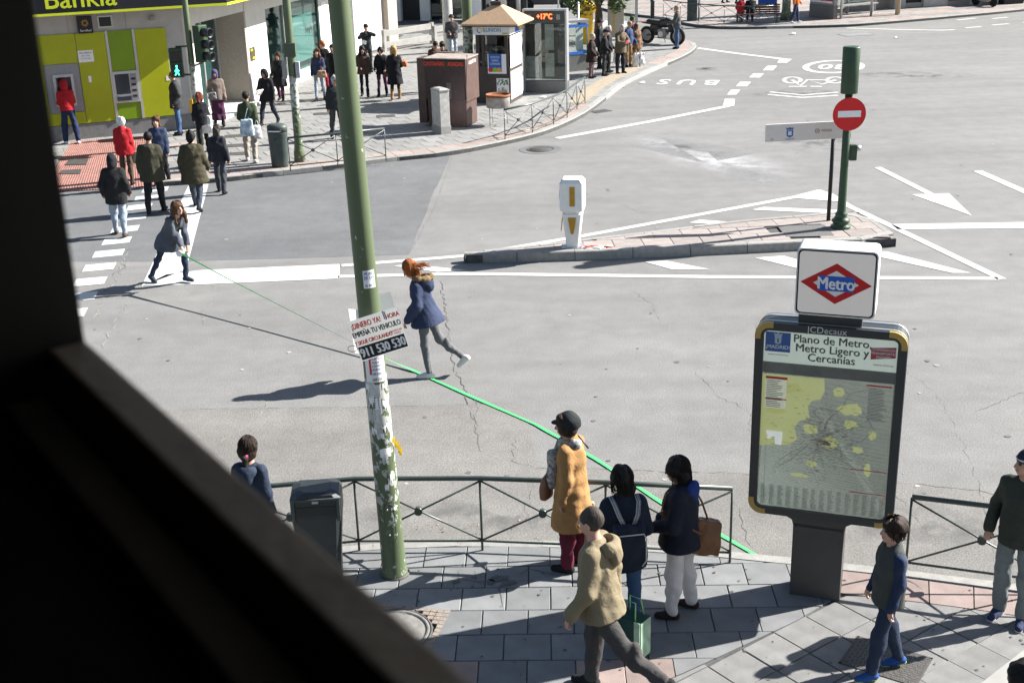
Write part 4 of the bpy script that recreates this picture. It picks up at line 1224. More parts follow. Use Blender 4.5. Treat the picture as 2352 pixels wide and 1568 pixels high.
MB().prism(rrect(PW + .006, PH + .006, .134), .085, .11, M=XZ(ZC)).build('trim_band', M_STEEL, tot)
bx('sign_neck', -.29, .26, -.10, .10, 2.74, 2.86, M_TOT, tot)
text('maker_lettering', 'JCDecaux', .085, XZ(2.718) @ Matrix.Translation((-.03, 0, .156)), mat('print_silver', (.5, .5, .5), .4), tot, depth=.0008)
# poster
M_MAPBG = mat('map_pale', (.56, .61, .53), .35, .06, 4, emit=(.55, .60, .53, .13)); M_MAPY = mat('map_yellow', (.54, .57, .42), .4, .06, 5, emit=(.56, .56, .14, .13)); M_MAPY2 = mat('map_yellow_deep', (.52, .55, .36), .4, .06, 5, emit=(.50, .48, .07, .13))
M_MAPH = mat('map_header', (.56, .62, .56), .35, .03, emit=(.62, .69, .62, .13)); M_MAPG = mat('map_grey_band', (.17, .175, .17), .35, .25, 4)
pst = MB().prism(rrect(PW - .078, PH - .078, .05), .12, .13, M=XZ(ZC)).build('poster', M_MAPBG, tot)
def flat(poly, d, name, m_):
    q = poly if area(poly) > 0 else poly[::-1]
    return MB().add([XZ(ZC) @ Vector((p[0], p[1], d)) for p in q], [tuple(range(len(q)))]).build(name, m_, tot)
rect = lambda a, b, c, d_: [(a, b), (c, b), (c, d_), (a, d_)]
HW = PW - .08; TOPZ = PH - .08
flat([(-HW, TOPZ - .3), (HW, TOPZ - .3), (HW, TOPZ - .03), (HW - .03, TOPZ), (-HW + .03, TOPZ), (-HW, TOPZ - .03)], .1312, 'poster_header', M_MAPH)
flat(rect(-HW, TOPZ - .41, HW, TOPZ - .3), .1312, 'poster_band', M_MAPG)
M_TXT = mat('print_charcoal', (.07, .08, .085), .5)
def ptxt(s, x, z, size, m_=None, bold=.0, sx=1.0): return text('poster_lettering', s, size, XZ(ZC) @ Matrix.Translation((x, z, .1335)), m_ or M_TXT, tot, depth=0.0, bold=bold, sx=sx)
ptxt('Plano de Metro,', .02, TOPZ - .06, .105, bold=.0022); ptxt('Metro Ligero y', .02, TOPZ - .145, .105, bold=.0022); ptxt('Cercan\u00edas', .02, TOPZ - .23, .105, bold=.0022)
flat(rect(-HW + .012, TOPZ - .2, -HW + .235, TOPZ - .012), .1318, 'madrid_label', M_BLUE)
ptxt('\u00a1MADRID!', -HW + .124, TOPZ - .155, .05, M_PAPER, .001); ptxt('www.madrid.es', -HW + .13, TOPZ - .225, .028)
crest = [(-.028, -.04), (0, -.052), (.028, -.04), (.03, .02), (.04, .055), (.02, .045), (0, .06), (-.02, .045), (-.04, .055), (-.03, .02)]
flat([(p[0] - HW + .124, p[1] + TOPZ - .075) for p in crest], .1322, 'madrid_crest', mat('print_pale_blue', (.5, .58, .68), .5))
flat(rect(-HW + .118, TOPZ - .11, -HW + .13, TOPZ - .07), .1326, 'madrid_crest', M_BLUE)
flat([(HW - .225, TOPZ - .195), (HW - .012, TOPZ - .165), (HW - .012, TOPZ - .065), (HW - .225, TOPZ - .085)], .1318, 'transport_label', mat('print_crimson', (.45, .03, .06), .5))
for k, s_ in enumerate(('CONSORCIO', 'TRANSPORTES', 'MADRID')): ptxt(s_, HW - .115, TOPZ - .098 - k * .035, .033, M_PAPER, .0006)
ptxt('www.crtm.es', HW - .11, TOPZ - .24, .032)
MT, MB_ = TOPZ - .42, -PH + .08 + .23
mrnd = random.Random(4)
def blob(cx, cy, rx, ry, n=16, j=.25):
    return [(cx + rx * (1 + mrnd.uniform(-j, j)) * math.cos(2 * math.pi * k / n), cy + ry * (1 + mrnd.uniform(-j, j)) * math.sin(2 * math.pi * k / n)) for k in range(n)]
flat([(-HW, MT), (-.03, MT), (-.02, MT - .12), (-.05, MT - .2), (-.12, MT - .22), (-.16, MT - .28), (-.14, MT - .4), (-.22, MT - .43), (-.27, MT - .5), (-.24, MT - .62), (-.3, MT - .68), (-HW, MT - .72)], .1312, 'map_park', M_MAPY)
for c in ((.22, MT - .27, .11, .06), (.1, MT - .12, .05, .05), (.23, MT - .42, .06, .04), (-.45, MT - .33, .1, .06), (-.12, MT - .5, .07, .05), (.42, MT - .5, .03, .05), (.4, MT - .85, .03, .07), (-.1, MT - .85, .05, .03), (-.38, MT - .12, .16, .06), (.05, MT - .62, .07, .06), (.3, MT - .66, .05, .03), (-.2, MT - .98, .08, .02)):
    flat(blob(*c), .1316, 'map_park', M_MAPY2 if c[0] < -.3 else M_MAPY)
# network lines and place-name ticks
lines = []
cols = [mat('line_green', (.14, .30, .18), .5), mat('line_grey', (.22, .23, .23), .5), mat('line_red', (.38, .16, .16), .5), mat('line_blue', (.14, .18, .32), .5), mat('line_brown', (.30, .22, .16), .5), mat('line_violet', (.28, .18, .30), .5)]
mb = MB()
def mline(pts, w, mi, d=.1322):
    for a, b in zip(pts, pts[1:]):
        q = strip([a, b], w); mb.add([XZ(ZC) @ Vector((p[0], p[1], d + mi * .00008)) for p in (q if area(q) > 0 else q[::-1])], [(0, 1, 2, 3)], mi)
cxm, cym = 0.0, MT - .62
for k in range(26):
    a = mrnd.uniform(0, 6.28); p = Vector((cxm + mrnd.uniform(-.08, .08), cym + mrnd.uniform(-.1, .1))); pts = [p.copy()]
    for s_ in range(mrnd.randint(4, 8)):
        a += mrnd.uniform(-.6, .6); p = p + Vector((math.cos(a), math.sin(a))) * mrnd.uniform(.03, .09)
        p.x = max(-HW + .02, min(HW - .02, p.x)); p.y = max(MB_ + .02, min(MT - .02, p.y)); pts.append(p.copy())
    mline(pts, .0022, k % 6)
for pts in ([(.0, MT - .5), (.02, MT - .4), (.1, MT - .3), (.14, MT - .27), (.2, MT - .12), (.26, MT - .1), (.36, MT - .06)], [(-.2, MT - .7), (-.32, MT - .78), (-.4, MT - .86), (-.46, MT - .95)], [(-.15, MT - .68), (-.3, MT - .84), (-.42, MT - .93)], [(.2, MT - .65), (.35, MT - .55), (.43, MT - .45), (.36, MT - .33), (.3, MT - .25)], [(.1, MT - .75), (.3, MT - .85), (.42, MT - 1.0), (.5, MT - 1.08)], [(-.05, MT - .4), (-.12, MT - .33), (-.05, MT - .28), (.06, MT - .3)]):
    mline(pts, .0032, mrnd.randint(0, 3))
for k in range(620):
    r_ = abs(mrnd.gauss(0, .2)); a = mrnd.uniform(0, 6.28); x = cxm + r_ * math.cos(a) * 1.25; y = cym + r_ * math.sin(a) * 1.2
    if abs(x) > HW - .04 or not MB_ + .02 < y < MT - .02: continue
    w = mrnd.uniform(.012, .035)
    mline([(x, y), (x + w, y)], mrnd.choice((.0025, .004)), mrnd.choice((1, 1, 1, 0, 2, 4)), .1335)
tag(mb.build('map_network', cols, tot), kind='stuff')
mb = MB()
def legend(x0, x1, y0, y1, step, mi=1):
    y = y1
    while y > y0:
        w = (x1 - x0) * mrnd.uniform(.55, 1); mline([(x0, y), (x0 + w, y)], step * .38, mi, .1345); y -= step
flat(rect(-HW + .03, MT - .33, -HW + .22, MT - .02), .1325, 'map_legend', mat('legend_paper', (.62, .62, .5), .4, emit=(.62, .62, .5, .13))); flat(rect(-HW + .03, MT - .045, -HW + .225, MT - .02), .133, 'map_legend', M_REDP); flat(rect(-HW + .03, MT - .245, -HW + .225, MT - .235), .1331, 'map_legend', M_REDP)
legend(-HW + .04, -HW + .2, MT - .32, MT - .06, .017)
flat(rect(HW - .24, MT - .03, HW - .02, MT - .015), .1325, 'map_legend', M_REDP)
legend(HW - .22, HW - .05, MT - .36, MT - .05, .014)
for k in range(15): legend(-HW + .03 + k * .077, -HW + .085 + k * .077, -PH + .1, MB_ - .01, .0105)
flat(rect(.25, MT - .86, HW - .01, MT - .852), .1325, 'map_legend', M_REDP); flat(rect(.25, MT - 1.09, HW - .01, MT - 1.082), .1325, 'map_legend', M_REDP)
tag(mb.build('map_index', cols, tot), kind='stuff')
fly = [(0, 0), (.02, -.045), (.015, -.075), (.05, -.07), (.06, -.05), (.085, -.048), (.09, -.115), (.15, -.12), (.155, .0)]
flat([(p[0] - HW + .05, p[1] * 1.1 + MT - .56) for p in fly], .1375, 'torn_flyer', mat('paper_lit', (.8, .8, .79), .7, .03, emit=(.8, .8, .79, .14)))
MB().prism(rrect(HW + .004, PH - .076, .05), .145, .1475, M=XZ(ZC)).build('glazing', glass_mat('poster_glass', (.97, .98, .97), .03, .985), tot)
# lit sign box
sg = empty('sign_box', (.02, 0, 3.16)); sg.parent = tot
SW, SH = .345, .305
MB().prism(rrect(SW, SH, .045), -.15, .15, M=XZ(0)).build('housing', M_WHITEP, sg)
MB().prism(rrect(SW - .012, SH - .012, .04), .15, .153, M=XZ(0)).build('gasket', M_BLACK, sg)
MB().prism(rrect(SW - .025, SH - .025, .035), .153, .156, M=XZ(0)).build('face', mat('sign_face', (.68, .63, .58), .4, .02, emit=(.72, .66, .60, .07)), sg)
dia = lambda a, b: [(a, 0), (0, b), (-a, 0), (0, -b)]
MB().prism(dia(.305, .185), .156, .1572, M=XZ(0.0)).build('diamond', mat('metro_red', (.52, .015, .018), .45, .03), sg)
MB().prism(dia(.195, .118), .1572, .1582, M=XZ(0.0)).build('diamond_centre', M_WHITEP, sg)
MB().prism(rect(-.155, -.068, .155, .068), .1582, .1592, M=XZ(0)).build('name_plate', mat('metro_blue', (.02, .10, .46), .45, .03), sg)
text('name_lettering', 'Metro', .155, XZ(0) @ Matrix.Translation((0, -.004, .1598)), M_WHITEP, sg, depth=0, bold=.0045, sx=.82)

# --- no-entry signal post on the island
sp = thing('signal_post', 'dark green signal post on the traffic island with a red no-entry disc', 'traffic signal', (6.43, 23.7, .17))
MB().lathe([(.19, 0), (.19, .05), (.15, .07), (.15, .11), (.175, .14), (.175, .17), (.13, .20), (.11, .25), (.122, .28), (.095, .31), (.082, .36), (.074, 1.2), (.07, 2.62)], n=16).build('column', M_GREEN_D, sp)
h = empty('signal_head', (0, 0, 3.02)); h.parent = sp
MB().lathe([(.155, -.43), (.16, -.42), (.165, .41), (.15, .43)], n=20, sy=.85).build('housing', M_GREEN_D, h)
for k in (-1, 0, 1):
    MB().lathe([(.12, 0), (.13, .14), (.10, .19)], n=16).build('visor', M_GREEN_D, h).matrix_local = Matrix.Translation((.04, .1, k * .27)) @ Matrix.Rotation(R(-80), 4, 'X') @ Matrix.Rotation(R(12), 4, 'Y')
MB().tube([(0, 0, -.55), (0, 0, -.4)], .05, 12).build('neck', M_GREEN_D, h)
MB().prism([(.31 * math.cos(2 * math.pi * k / 40), .31 * math.sin(2 * math.pi * k / 40)) for k in range(40)], .105, .125, M=XZ(2.22)).build('no_entry_disc', M_RED, sp)
MB().prism(rect(-.215, -.06, .215, .06), .125, .128, M=XZ(2.225)).build('no_entry_bar', M_PAPER, sp)
h = empty('repeater_signal', (.16, .05, 1.46)); h.parent = sp
bx('housing', -.07, .07, -.06, .06, -.15, .15, M_GREEN_D, h, .02); MB().lathe([(.05, 0), (.055, .1)], n=12).build('visor', M_STEEL, h).matrix_local = Matrix.Translation((0.05, .04, .06)) @ Matrix.Rotation(R(80), 4, 'Y')
ns = thing('street_name_sign', 'white horizontal sign plate with city crest on a thin black post beside the no-entry signal', 'sign', (6.33, 24.25, .17))
MB().tube([(0, 0, 0), (0, 0, 1.95)], .04, 10).build('post', M_BLACK, ns)
pl = MB().box((0, 0, 0), (1.66, .05, .34), ch=.015).build('plate', mat('sign_enamel', (.66, .62, .58), .4, .03), ns, (-.50, -.03, 1.80)); pl.rotation_euler = (0, R(-1.2), R(0))
t2 = lambda s, x, z, sz, m_: text('sign_lettering', s, sz, Matrix.Translation((x, -.0275, z)) @ Matrix.Rotation(R(90), 4, 'X'), m_, pl, depth=.0003)
M_CITY = mat('print_city_blue', (.03, .12, .36), .5); t2('madrid', -.36, -.125, .06, M_CITY); t2('MOSA', .35, .0, .075, mat('print_brown', (.12, .09, .08), .5)); t2('CE', -.7, -.12, .05, M_TXT)
for q, m_ in (([(-.06, -.075), (0, -.1), (.06, -.075), (.065, .04), (-.065, .04)], M_CITY), (rect(-.035, -.055, .035, .02), mat('sign_enamel2', (.66, .62, .58), .4, .0)), (rect(-.012, -.05, .012, .01), M_CITY), ([(-.065, .05), (.065, .05), (.075, .1), (.04, .08), (0, .1), (-.04, .08), (-.075, .1)], M_CITY)):
    qq = q if area(q) > 0 else q[::-1]
    MB().add([(p[0] - .36, -.0275 - .0006 * len(qq) ** .5 * (1 if m_ is M_CITY else 1.6), p[1]) for p in qq], [tuple(range(len(qq)))]).build('city_crest', m_, pl)
MB().lathe([(.045, 0), (.045, .002)], n=20).build('maker_emblem', mat('print_brown', (.12, .09, .08), .5), pl).matrix_local = Matrix.Translation((.17, -.026, .0)) @ Matrix.Rotation(R(90), 4, 'X')
MB().lathe([(.033, 0), (.033, .0025)], n=20).build('maker_emblem', M_WHITEP, pl).matrix_local = Matrix.Translation((.17, -.0262, .0)) @ Matrix.Rotation(R(90), 4, 'X')
for a in (35, -35): MB().box((0, 0, 0), (.05, .003, .012)).build('maker_emblem', M_REDP, pl).matrix_local = Matrix.Translation((.17, -.029, .0)) @ Matrix.Rotation(R(a), 4, 'Y')

# --- white island bollard
bo = thing('island_bollard', 'white bollard with amber panels and a blue arrow disc on the traffic island', 'bollard', (1.2, 22.9, .17), R(-9))
loft([sec(.115, .11, 0, .02), sec(.13, .125, .2, .02), sec(.185, .165, .66, .025), sec(.15, .14, .665, .025), sec(.15, .14, .69, .025), sec(.215, .2, .73, .03), sec(.225, .21, .80, .035), sec(.225, .21, 1.25, .035), sec(.17, .17, 1.32, .03)]).build('body', M_WHITEP, bo)
M_AMB = mat('amber_reflector', (.42, .22, .012), .35, .08, 20)
bx('amber_panel', -.035, .06, -.222, -.20, .83, 1.19, M_AMB, bo)
MB().prism([(-.075, 0), (-.02, -.3), (.035, -.3), (.075, 0)][::-1], 0, .012, M=Matrix.Translation((.0, -.163, .6)) @ Matrix.Rotation(R(82), 4, 'X')).build('amber_panel', M_AMB, bo)
MB().prism([(-.06, 0), (-.02, -.3), (.02, -.3), (.06, 0)][::-1], 0, .012, M=Matrix.Translation((-.182, .0, .6)) @ Matrix.Rotation(R(-90), 4, 'Z') @ Matrix.Rotation(R(83), 4, 'X')).build('amber_panel', M_AMB, bo)
MB().lathe([(.15, 0), (.15, .008)], n=28, mi=0).build('arrow_disc', mat('mandatory_blue', (.03, .22, .55), .4), bo).matrix_local = Matrix.Translation((-.224, -.01, 1.02)) @ Matrix.Rotation(R(-90), 4, 'Y')
bx('base_plate', -.2, .2, -.17, .17, -.01, .02, M_STEEL, bo)
mb = MB(); rd = random.Random(8)
for k in range(14):
    p = Vector((rd.uniform(.0, .55), rd.uniform(-.18, .0), .01)); a = rd.uniform(-.6, .6)
    mb.tube([p, p + Vector((.07 * math.cos(a), .07 * math.sin(a), .012)), p + Vector((.16 * math.cos(a), .16 * math.sin(a) + .02, .0))], .008, 5, mi=k % 2)
tag(mb.build('tape_litter', [M_REDP, M_WHITEP], None, (1.25, 22.85, .18)), 'scraps of red and white barrier tape at the foot of the white bollard', 'litter')

# --- signal mast at the crossing (upper left)
sm = thing('crossing_signal', 'green signal mast by the bank with a lit green walking man', 'traffic signal', (-8.36, 34.4, .12))
MB().lathe([(.10, 0), (.10, .3), (.085, .35), (.08, 3), (.07, 7)], n=16).build('mast', M_WORN, sm)
h = empty('pedestrian_head', (-.36, -.16, 2.22), R(8)); h.parent = sm
bx('housing', -.17, .17, -.10, .10, -.37, .40, M_GREEN_D, h, .02); bx('upper_lens', -.13, .13, -.11, -.09, .04, .34, M_LENS_OFF, h); bx('lower_lens', -.13, .13, -.11, -.09, -.33, .0, M_LENS_OFF, h)
bx('hood', -.16, .16, -.22, -.10, .35, .38, M_GREEN_D, h); bx('hood', -.16, .16, -.18, -.10, .0, .03, M_GREEN_D, h)
M_WALK = mat('walk_light', (.1, .8, .6), .5, 0, emit=(.05, 1.0, .62, 2.2))
man = [(-.012, .075), (.012, .075), (.02, .05), (.02, .02), (.06, -.02), (.045, -.035), (.02, -.01), (.018, -.04), (.06, -.13), (.03, -.13), (0, -.07), (-.04, -.13), (-.07, -.13), (-.02, -.04), (-.02, -.005), (-.05, -.04), (-.065, -.025), (-.02, .03), (-.02, .05)]
MB().prism(man[::-1] if area(man) < 0 else man, .0, .004, M=Matrix.Translation((0, -.113, -.17)) @ Matrix.Rotation(R(90), 4, 'X')).build('walking_man', M_WALK, h)
MB().lathe([(.026, 0), (.026, .004)], n=12).build('walking_man', M_WALK, h).matrix_local = Matrix.Translation((0, -.113, -.065)) @ Matrix.Rotation(R(90), 4, 'X')
MB().tube([(-.36, -.1, 2.64), (0, 0, 2.64)], .025, 8).tube([(-.2, -.1, 1.9), (0, 0, 1.9)], .025, 8).build('bracket', M_GREEN_D, sm)
h = empty('vehicle_head', (.32, -.05, 2.70), R(62)); h.parent = sm
bx('housing', -.17, .17, -.11, .11, -.48, .48, M_GREEN_D, h, .02)
for k in (-1, 0, 1):
    MB().lathe([(.115, 0), (.125, .26), (.118, .26), (.105, .02), (.02, .01)], n=16).build('visor', M_BIN, h).matrix_local = Matrix.Translation((0, -.10, k * .31)) @ Matrix.Rotation(R(95), 4, 'X')
MB().tube([(0, 0, 2.1), (.3, -.05, 2.2)], .025, 8).build('bracket', M_GREEN_D, sm)
h = empty('low_signal', (.1, -.11, .75)); h.parent = sm
bx('housing', -.07, .07, -.03, .05, -.22, .22, M_GREEN_D, h, .015)
MB().lathe([(.065, 0), (.06, .02)], n=16).build('lens', mat('red_light', (.8, .05, .02), .5, 0, emit=(1, .03, .015, 2.5)), h).matrix_local = Matrix.Translation((0, -.035, .09)) @ Matrix.Rotation(R(90), 4, 'X')
MB().lathe([(.065, 0), (.06, .02)], n=16).build('lens', M_LENS_OFF, h).matrix_local = Matrix.Translation((.0, -.035, -.09)) @ Matrix.Rotation(R(90), 4, 'X')
bx('push_button', -.16, -.06, -.14, -.06, .9, 1.25, mat('button_yellow', (.6, .36, .02), .5), sm, .01)
curved_sheet(.09, 230, 300, 1.3, 1.75, 6, .15, 3).build('flyer_scrap', M_GLUE, sm)

def lamp(loc, label, rr=.105, flyers=True):
    t = thing('lamp_post', label, 'lamp post', loc, 0, 'green lamp posts')
    MB().lathe([(rr * 1.35, 0), (rr * 1.35, .25), (rr * 1.15, .32), (rr, .5), (rr * .95, 3), (rr * .8, 9)], n=18).build('shaft', M_WORN, t)
    return t
l2 = lamp((-5.25, 31.75, .12), 'green lamp post with small notices beside the round litter bin', .105)
bx('notice', -.23, -.10, -.16, -.15, 2.1, 2.52, M_GREYP, l2).rotation_euler = (0, 0, R(-20)); bx('notice', .10, .2, -.12, -.02, 2.1, 2.5, mat('notice_grey', (.4, .4, .44), .6), l2)
bx('cable_box', -.14, .14, -.13, .05, 2.62, 2.95, mat('box_olive', (.07, .09, .06), .6), l2, .01)
lamp((-1.13, 41.2, .12), 'pale green lamp post standing behind the brown chestnut stand', .17)
l4 = lamp((13.45, 61.5, .12), 'dark green post at the right end of the distant bench', .2)

# --- chestnut seller's stand
M_RUST = mat('stand_brown', (.085, .050, .042), .5, .16, 6, .06, 40); M_RUSTD = mat('stand_brown_dark', (.045, .025, .022), .5, .2, 6)
st = thing('chestnut_stand', 'brown metal chestnut stand with red lettering', 'stall', (-2.2, 36.2, .12), R(-19))
WS = 1.17
bx('body', 0, WS, 0, .85, .02, .95, M_RUST, st, .004)
bx('counter_box', 0.0, WS, -.02, .9, .93, 1.9, M_RUST, st, .004)
bx('folded_flap', -.03, WS + .005, -.085, -.03, .78, 1.86, M_RUSTD, st, .004)
bx('side_flap', WS + .01, WS + .05, -.09, .95, .72, 1.88, M_RUST, st, .004)
bx('side_leaf', -.26, -.03, -.06, .5, .1, 1.92, M_RUST, st, .004)
bx('lid', -.04, WS + .05, -.09, .98, 1.9, 1.93, mat('lid_dusty', (.30, .25, .22), .6, .3, 5), st)
bx('back_counter', -.1, .5, .98, 1.25, 1.7, 1.95, M_RUST, st)
text('stand_lettering', 'CASTA\u00d1AS', .155, Matrix.Translation((.27, -.089, 1.77)) @ Matrix.Rotation(R(90), 4, 'X'), mat('paint_vermilion', (.75, .05, .02), .5), st, depth=.001, bold=.004, sx=.82)
text('stand_lettering', 'ASADAS', .155, Matrix.Translation((.92, -.089, 1.77)) @ Matrix.Rotation(R(90), 4, 'X'), mat('paint_vermilion', (.75, .05, .02), .5), st, depth=.001, bold=.004, sx=.82)
text('stand_lettering', 'CALENTITAS', .14, Matrix.Translation((WS + .054, .45, 1.78)) @ Matrix.Rotation(R(90), 4, 'Z') @ Matrix.Rotation(R(90), 4, 'X'), M_PAPER, st, depth=.001, sx=.75)
bx('scuff', .62, .76, -.087, -.0855, .8, 1.25, mat('scuff_grey', (.12, .10, .10), .7, .3, 9), st)
for x in (.05, WS - .05): MB().tube([(x, .05, -.12), (x, .05, .05)], .03, 8).build('leg', M_RUSTD, st)
MB().tube([(WS + .02, -.1, .8), (WS + .12, -.12, 2.05)], .01, 6).build('hook_bar', M_BLACK, st)
# roasting basin
ba = thing('roasting_basin', 'round rusty-rimmed roasting basin on thin legs beside the chestnut stand', 'basin', (-.2, 36.1, .12))
MB().lathe([(.02, .5), (.32, .5), (.34, .52), (.34, .78), (.35, .86), (.335, .86), (.325, .8), (.3, .62), (.02, .6)], n=26).build('drum', mat('tin', (.33, .31, .29), .5, .3, 6, metal=.3), ba)
MB().lathe([(.352, .80), (.358, .87), (.33, .872), (.325, .81)], n=26).build('rim', mat('rust', (.22, .08, .03), .8, .3, 9), ba)
for k in range(4):
    a = .6 + k * math.pi / 2; MB().tube([(.3 * math.cos(a), .3 * math.sin(a), 0), (.3 * math.cos(a), .3 * math.sin(a), .52)], .012, 6).build('leg', M_STEEL, ba)
MB().tube([(.3 * math.cos(.6 + k * math.pi / 2), .3 * math.sin(.6 + k * math.pi / 2), .22) for k in (0, 1, 2, 3, 0)], .008, 5).build('stretcher', M_STEEL, ba)
# grey control cabinet
cb = thing('control_cabinet', 'battered pale grey utility cabinet in front of the chestnut stand', 'cabinet', (-1.78, 35.1, .12), R(30))
bx('plinth', -.16, .16, -.25, .3, -.01, .22, M_PALE, cb, .01); bx('body', -.15, .15, -.23, .28, .22, 1.18, mat('cabinet_grey', (.42, .41, .39), .6, .2, 7, .1, 30), cb, .012)
loft([sec(.165, .27, 1.18, .01), sec(.165, .27, 1.21, .01), sec(.1, .2, 1.245, .01)]).build('roof', M_PALE, cb, (0, .02, 0)); bx('poster', .151, .154, -.16, .2, .42, 1.1, mat('poster_faded', (.5, .5, .62), .7, .35, 14), cb)
# ILUNION kiosk
M_KB = mat('kiosk_brown', (.055, .04, .036), .5, .12, 5); M_ROOF = mat('kiosk_roof', (.40, .27, .17), .7, .10, 12, .1, 60)
ki = thing('lottery_kiosk', 'brown lottery kiosk with a tan pyramid roof and white sign band', 'kiosk', (-.16, 40.48, .12), R(-17))
KX, KY = .56, .68
bx('body', -KX, KX, -KY, KY, 0, 1.14, M_KB, ki, .005)
for sx_ in (-1, 1):
    for sy_ in (-1, 1): bx('corner_post', sx_ * KX - .05 * sx_, sx_ * KX - .15 * sx_, sy_ * KY, sy_ * KY - .12 * sy_, 1.14, 2.1, M_KB, ki)
bx('mullion', -.34, -.24, -KY, -KY + .06, 1.14, 2.1, M_KB, ki); bx('counter', -KX, KX, -KY + .1, KY, 1.1, 1.16, M_KB, ki); bx('rear_wall', -KX, KX, KY - .06, KY, 1.14, 2.1, M_KB, ki); bx('side_wall', -KX, -KX + .05, -KY + .1, KY, 1.14, 2.1, M_KB, ki)
bx('window_pane', -KX + .1, KX - .12, -KY + .03, -KY + .04, 1.16, 2.1, GLASS_C, ki)
bx('seller_screen', -.05, .3, -.2, -.1, 1.2, 1.7, M_TEAL, ki)
bx('counter_poster', -.15, .45, -KY - .012, -KY - .004, .92, 1.52, M_PAPER, ki); bx('counter_poster', -.12, .3, -KY - .018, -KY - .014, .98, 1.52, M_BLUE, ki)
for k, c in enumerate(((.6, .02, .03), (.2, .5, .05), (.7, .3, .03))): MB().lathe([(.075, 0), (.075, .003)], n=14).build('poster_print', mat('lotto_%d' % k, c, .5), ki).matrix_local = Matrix.Translation((-.06 + k * .14, -KY - .0185, 1.04)) @ Matrix.Rotation(R(90), 4, 'X')
for k in range(3): text('poster_lettering', ('COGE TUS', 'SUE\u00d1OS', 'CUPONAZO')[k], .085, Matrix.Translation((.09, -KY - .0195, 1.42 - k * .1)) @ Matrix.Rotation(R(90), 4, 'X'), M_PAPER, ki, depth=0, sx=.7)
bx('front_poster', .12, .52, -KY - .012, -KY - .004, .18, .78, M_PAPER, ki)
mb = MB(); rd = random.Random(2)
for k in range(30): mb.box((.32 + rd.uniform(-.17, .17), -KY - .014, .68 + rd.uniform(-.1, .06)), (rd.uniform(.02, .06), .003, rd.uniform(.02, .05)), mi=0)
for k in range(9): mb.box((.19 + k * .032, -KY - .014, .38 + rd.uniform(-.06, .05)), (.02, .003, rd.uniform(.1, .2)), mi=1 + k % 2)
mb.build('poster_print', [mat('print_leaf', (.08, .2, .06), .6), M_BLACK, mat('print_ochre', (.4, .25, .05), .6)], ki)
for (z0, z1) in ((.12, .98), (1.08, 2.05)): bx('side_poster', KX + .002, KX + .012, -KY + .06, KY - .06, z0, z1, M_PAPER, ki)
for k in range(5): bx('side_print', KX + .0125, KX + .014, -.25, .1, 1.3 + k * .09, 1.33 + k * .09, mat('print_pale_grey', (.6, .62, .68), .6), ki)
bx('sign_band', -KX - .03, KX + .03, -KY - .03, KY + .03, 2.1, 2.38, M_WHITEP, ki, .004)
bx('sign_blue', KX + .031, KX + .036, -.1, KY, 2.11, 2.37, M_BLUE, ki); bx('sign_yellow', KX + .037, KX + .04, .3, KY, 2.15, 2.33, mat('sign_yellow', (.75, .55, .05), .5), ki); bx('sign_green', .36, .54, -KY - .034, -KY - .031, 2.13, 2.17, mat('sign_lime', (.35, .42, .02), .5), ki)
text('kiosk_lettering', 'ILUNION', .17, Matrix.Translation((.02, -KY - .0335, 2.24)) @ Matrix.Rotation(R(90), 4, 'X'), mat('print_steel_blue', (.06, .22, .42), .5), ki, depth=.0005, sx=.85, bold=.002)
for k in range(12):
    a = 2 * math.pi * k / 12; MB().box((0, 0, 0), (.04, .002, .025)).build('emblem_segment', M_BLUE if 4 < k < 10 else mat('sign_yellow', (.75, .55, .05), .5), ki).matrix_local = Matrix.Translation((-.38 + .07 * math.cos(a), -KY - .033, 2.24 + .07 * math.sin(a))) @ Matrix.Rotation(-a + math.pi / 2, 4, 'Y')
E_ = .92
mb = MB().add([(-E_, -E_, 2.44), (E_, -E_, 2.44), (E_, E_, 2.44), (-E_, E_, 2.44), (-.13, -.13, 2.95), (.13, -.13, 2.95), (.13, .13, 2.95), (-.13, .13, 2.95), (-E_, -E_, 2.39), (E_, -E_, 2.39), (E_, E_, 2.39), (-E_, E_, 2.39)],
    [(0, 1, 5, 4), (1, 2, 6, 5), (2, 3, 7, 6), (3, 0, 4, 7), (4, 5, 6, 7), (8, 9, 1, 0), (9, 10, 2, 1), (10, 11, 3, 2), (11, 8, 0, 3), (11, 10, 9, 8)])
rf = mb.build('roof', M_ROOF, ki)
bx('eaves_fascia', -E_ + .04, E_ - .04, -E_ + .04, E_ - .04, 2.36, 2.388, M_NAVY, ki)
bx('roof_cap', -.17, .17, -.17, .17, 2.94, 3.05, M_KB, ki, .01); MB().lathe([(.05, 3.04), (.05, 3.1), (.13, 3.2), (.15, 3.28), (.12, 3.37), (.02, 3.42)], n=18).build('finial', M_KB, ki)
# advert shelter panel with clock display
ad = thing('advertising_stand', 'glass-fronted advert panel with a red temperature display', 'advert panel', (.66, 42.0, .12), math.atan2(-.36, 1.42))
AW = 1.46
bx('base', 0, AW, -.12, .2, 0, .38, mat('panel_grey', (.16, .165, .155), .5, .08), ad, .005)
for x in (0, AW - .06): bx('side_post', x, x + .06, -.13, .21, 0, 2.62, M_STEEL, ad, .006)
bx('head_box', .06, AW - .06, -.11, .2, 2.22, 2.58, mat('panel_dark', (.055, .065, .06), .4), ad); bx('top_cap', 0, AW, -.14, .22, 2.6, 2.65, M_STEEL, ad, .006)
bx('poster', .08, AW - .08, -.03, .1, .42, 2.2, mat('ad_dark', (.045, .047, .05), .5, .25, 2.5), ad)
face_ = [(.02 + .19 * math.cos(a) * (1 if math.sin(a) > 0 else .8), .02 + .36 * math.sin(a)) for a in [2 * math.pi * k / 26 for k in range(26)]]
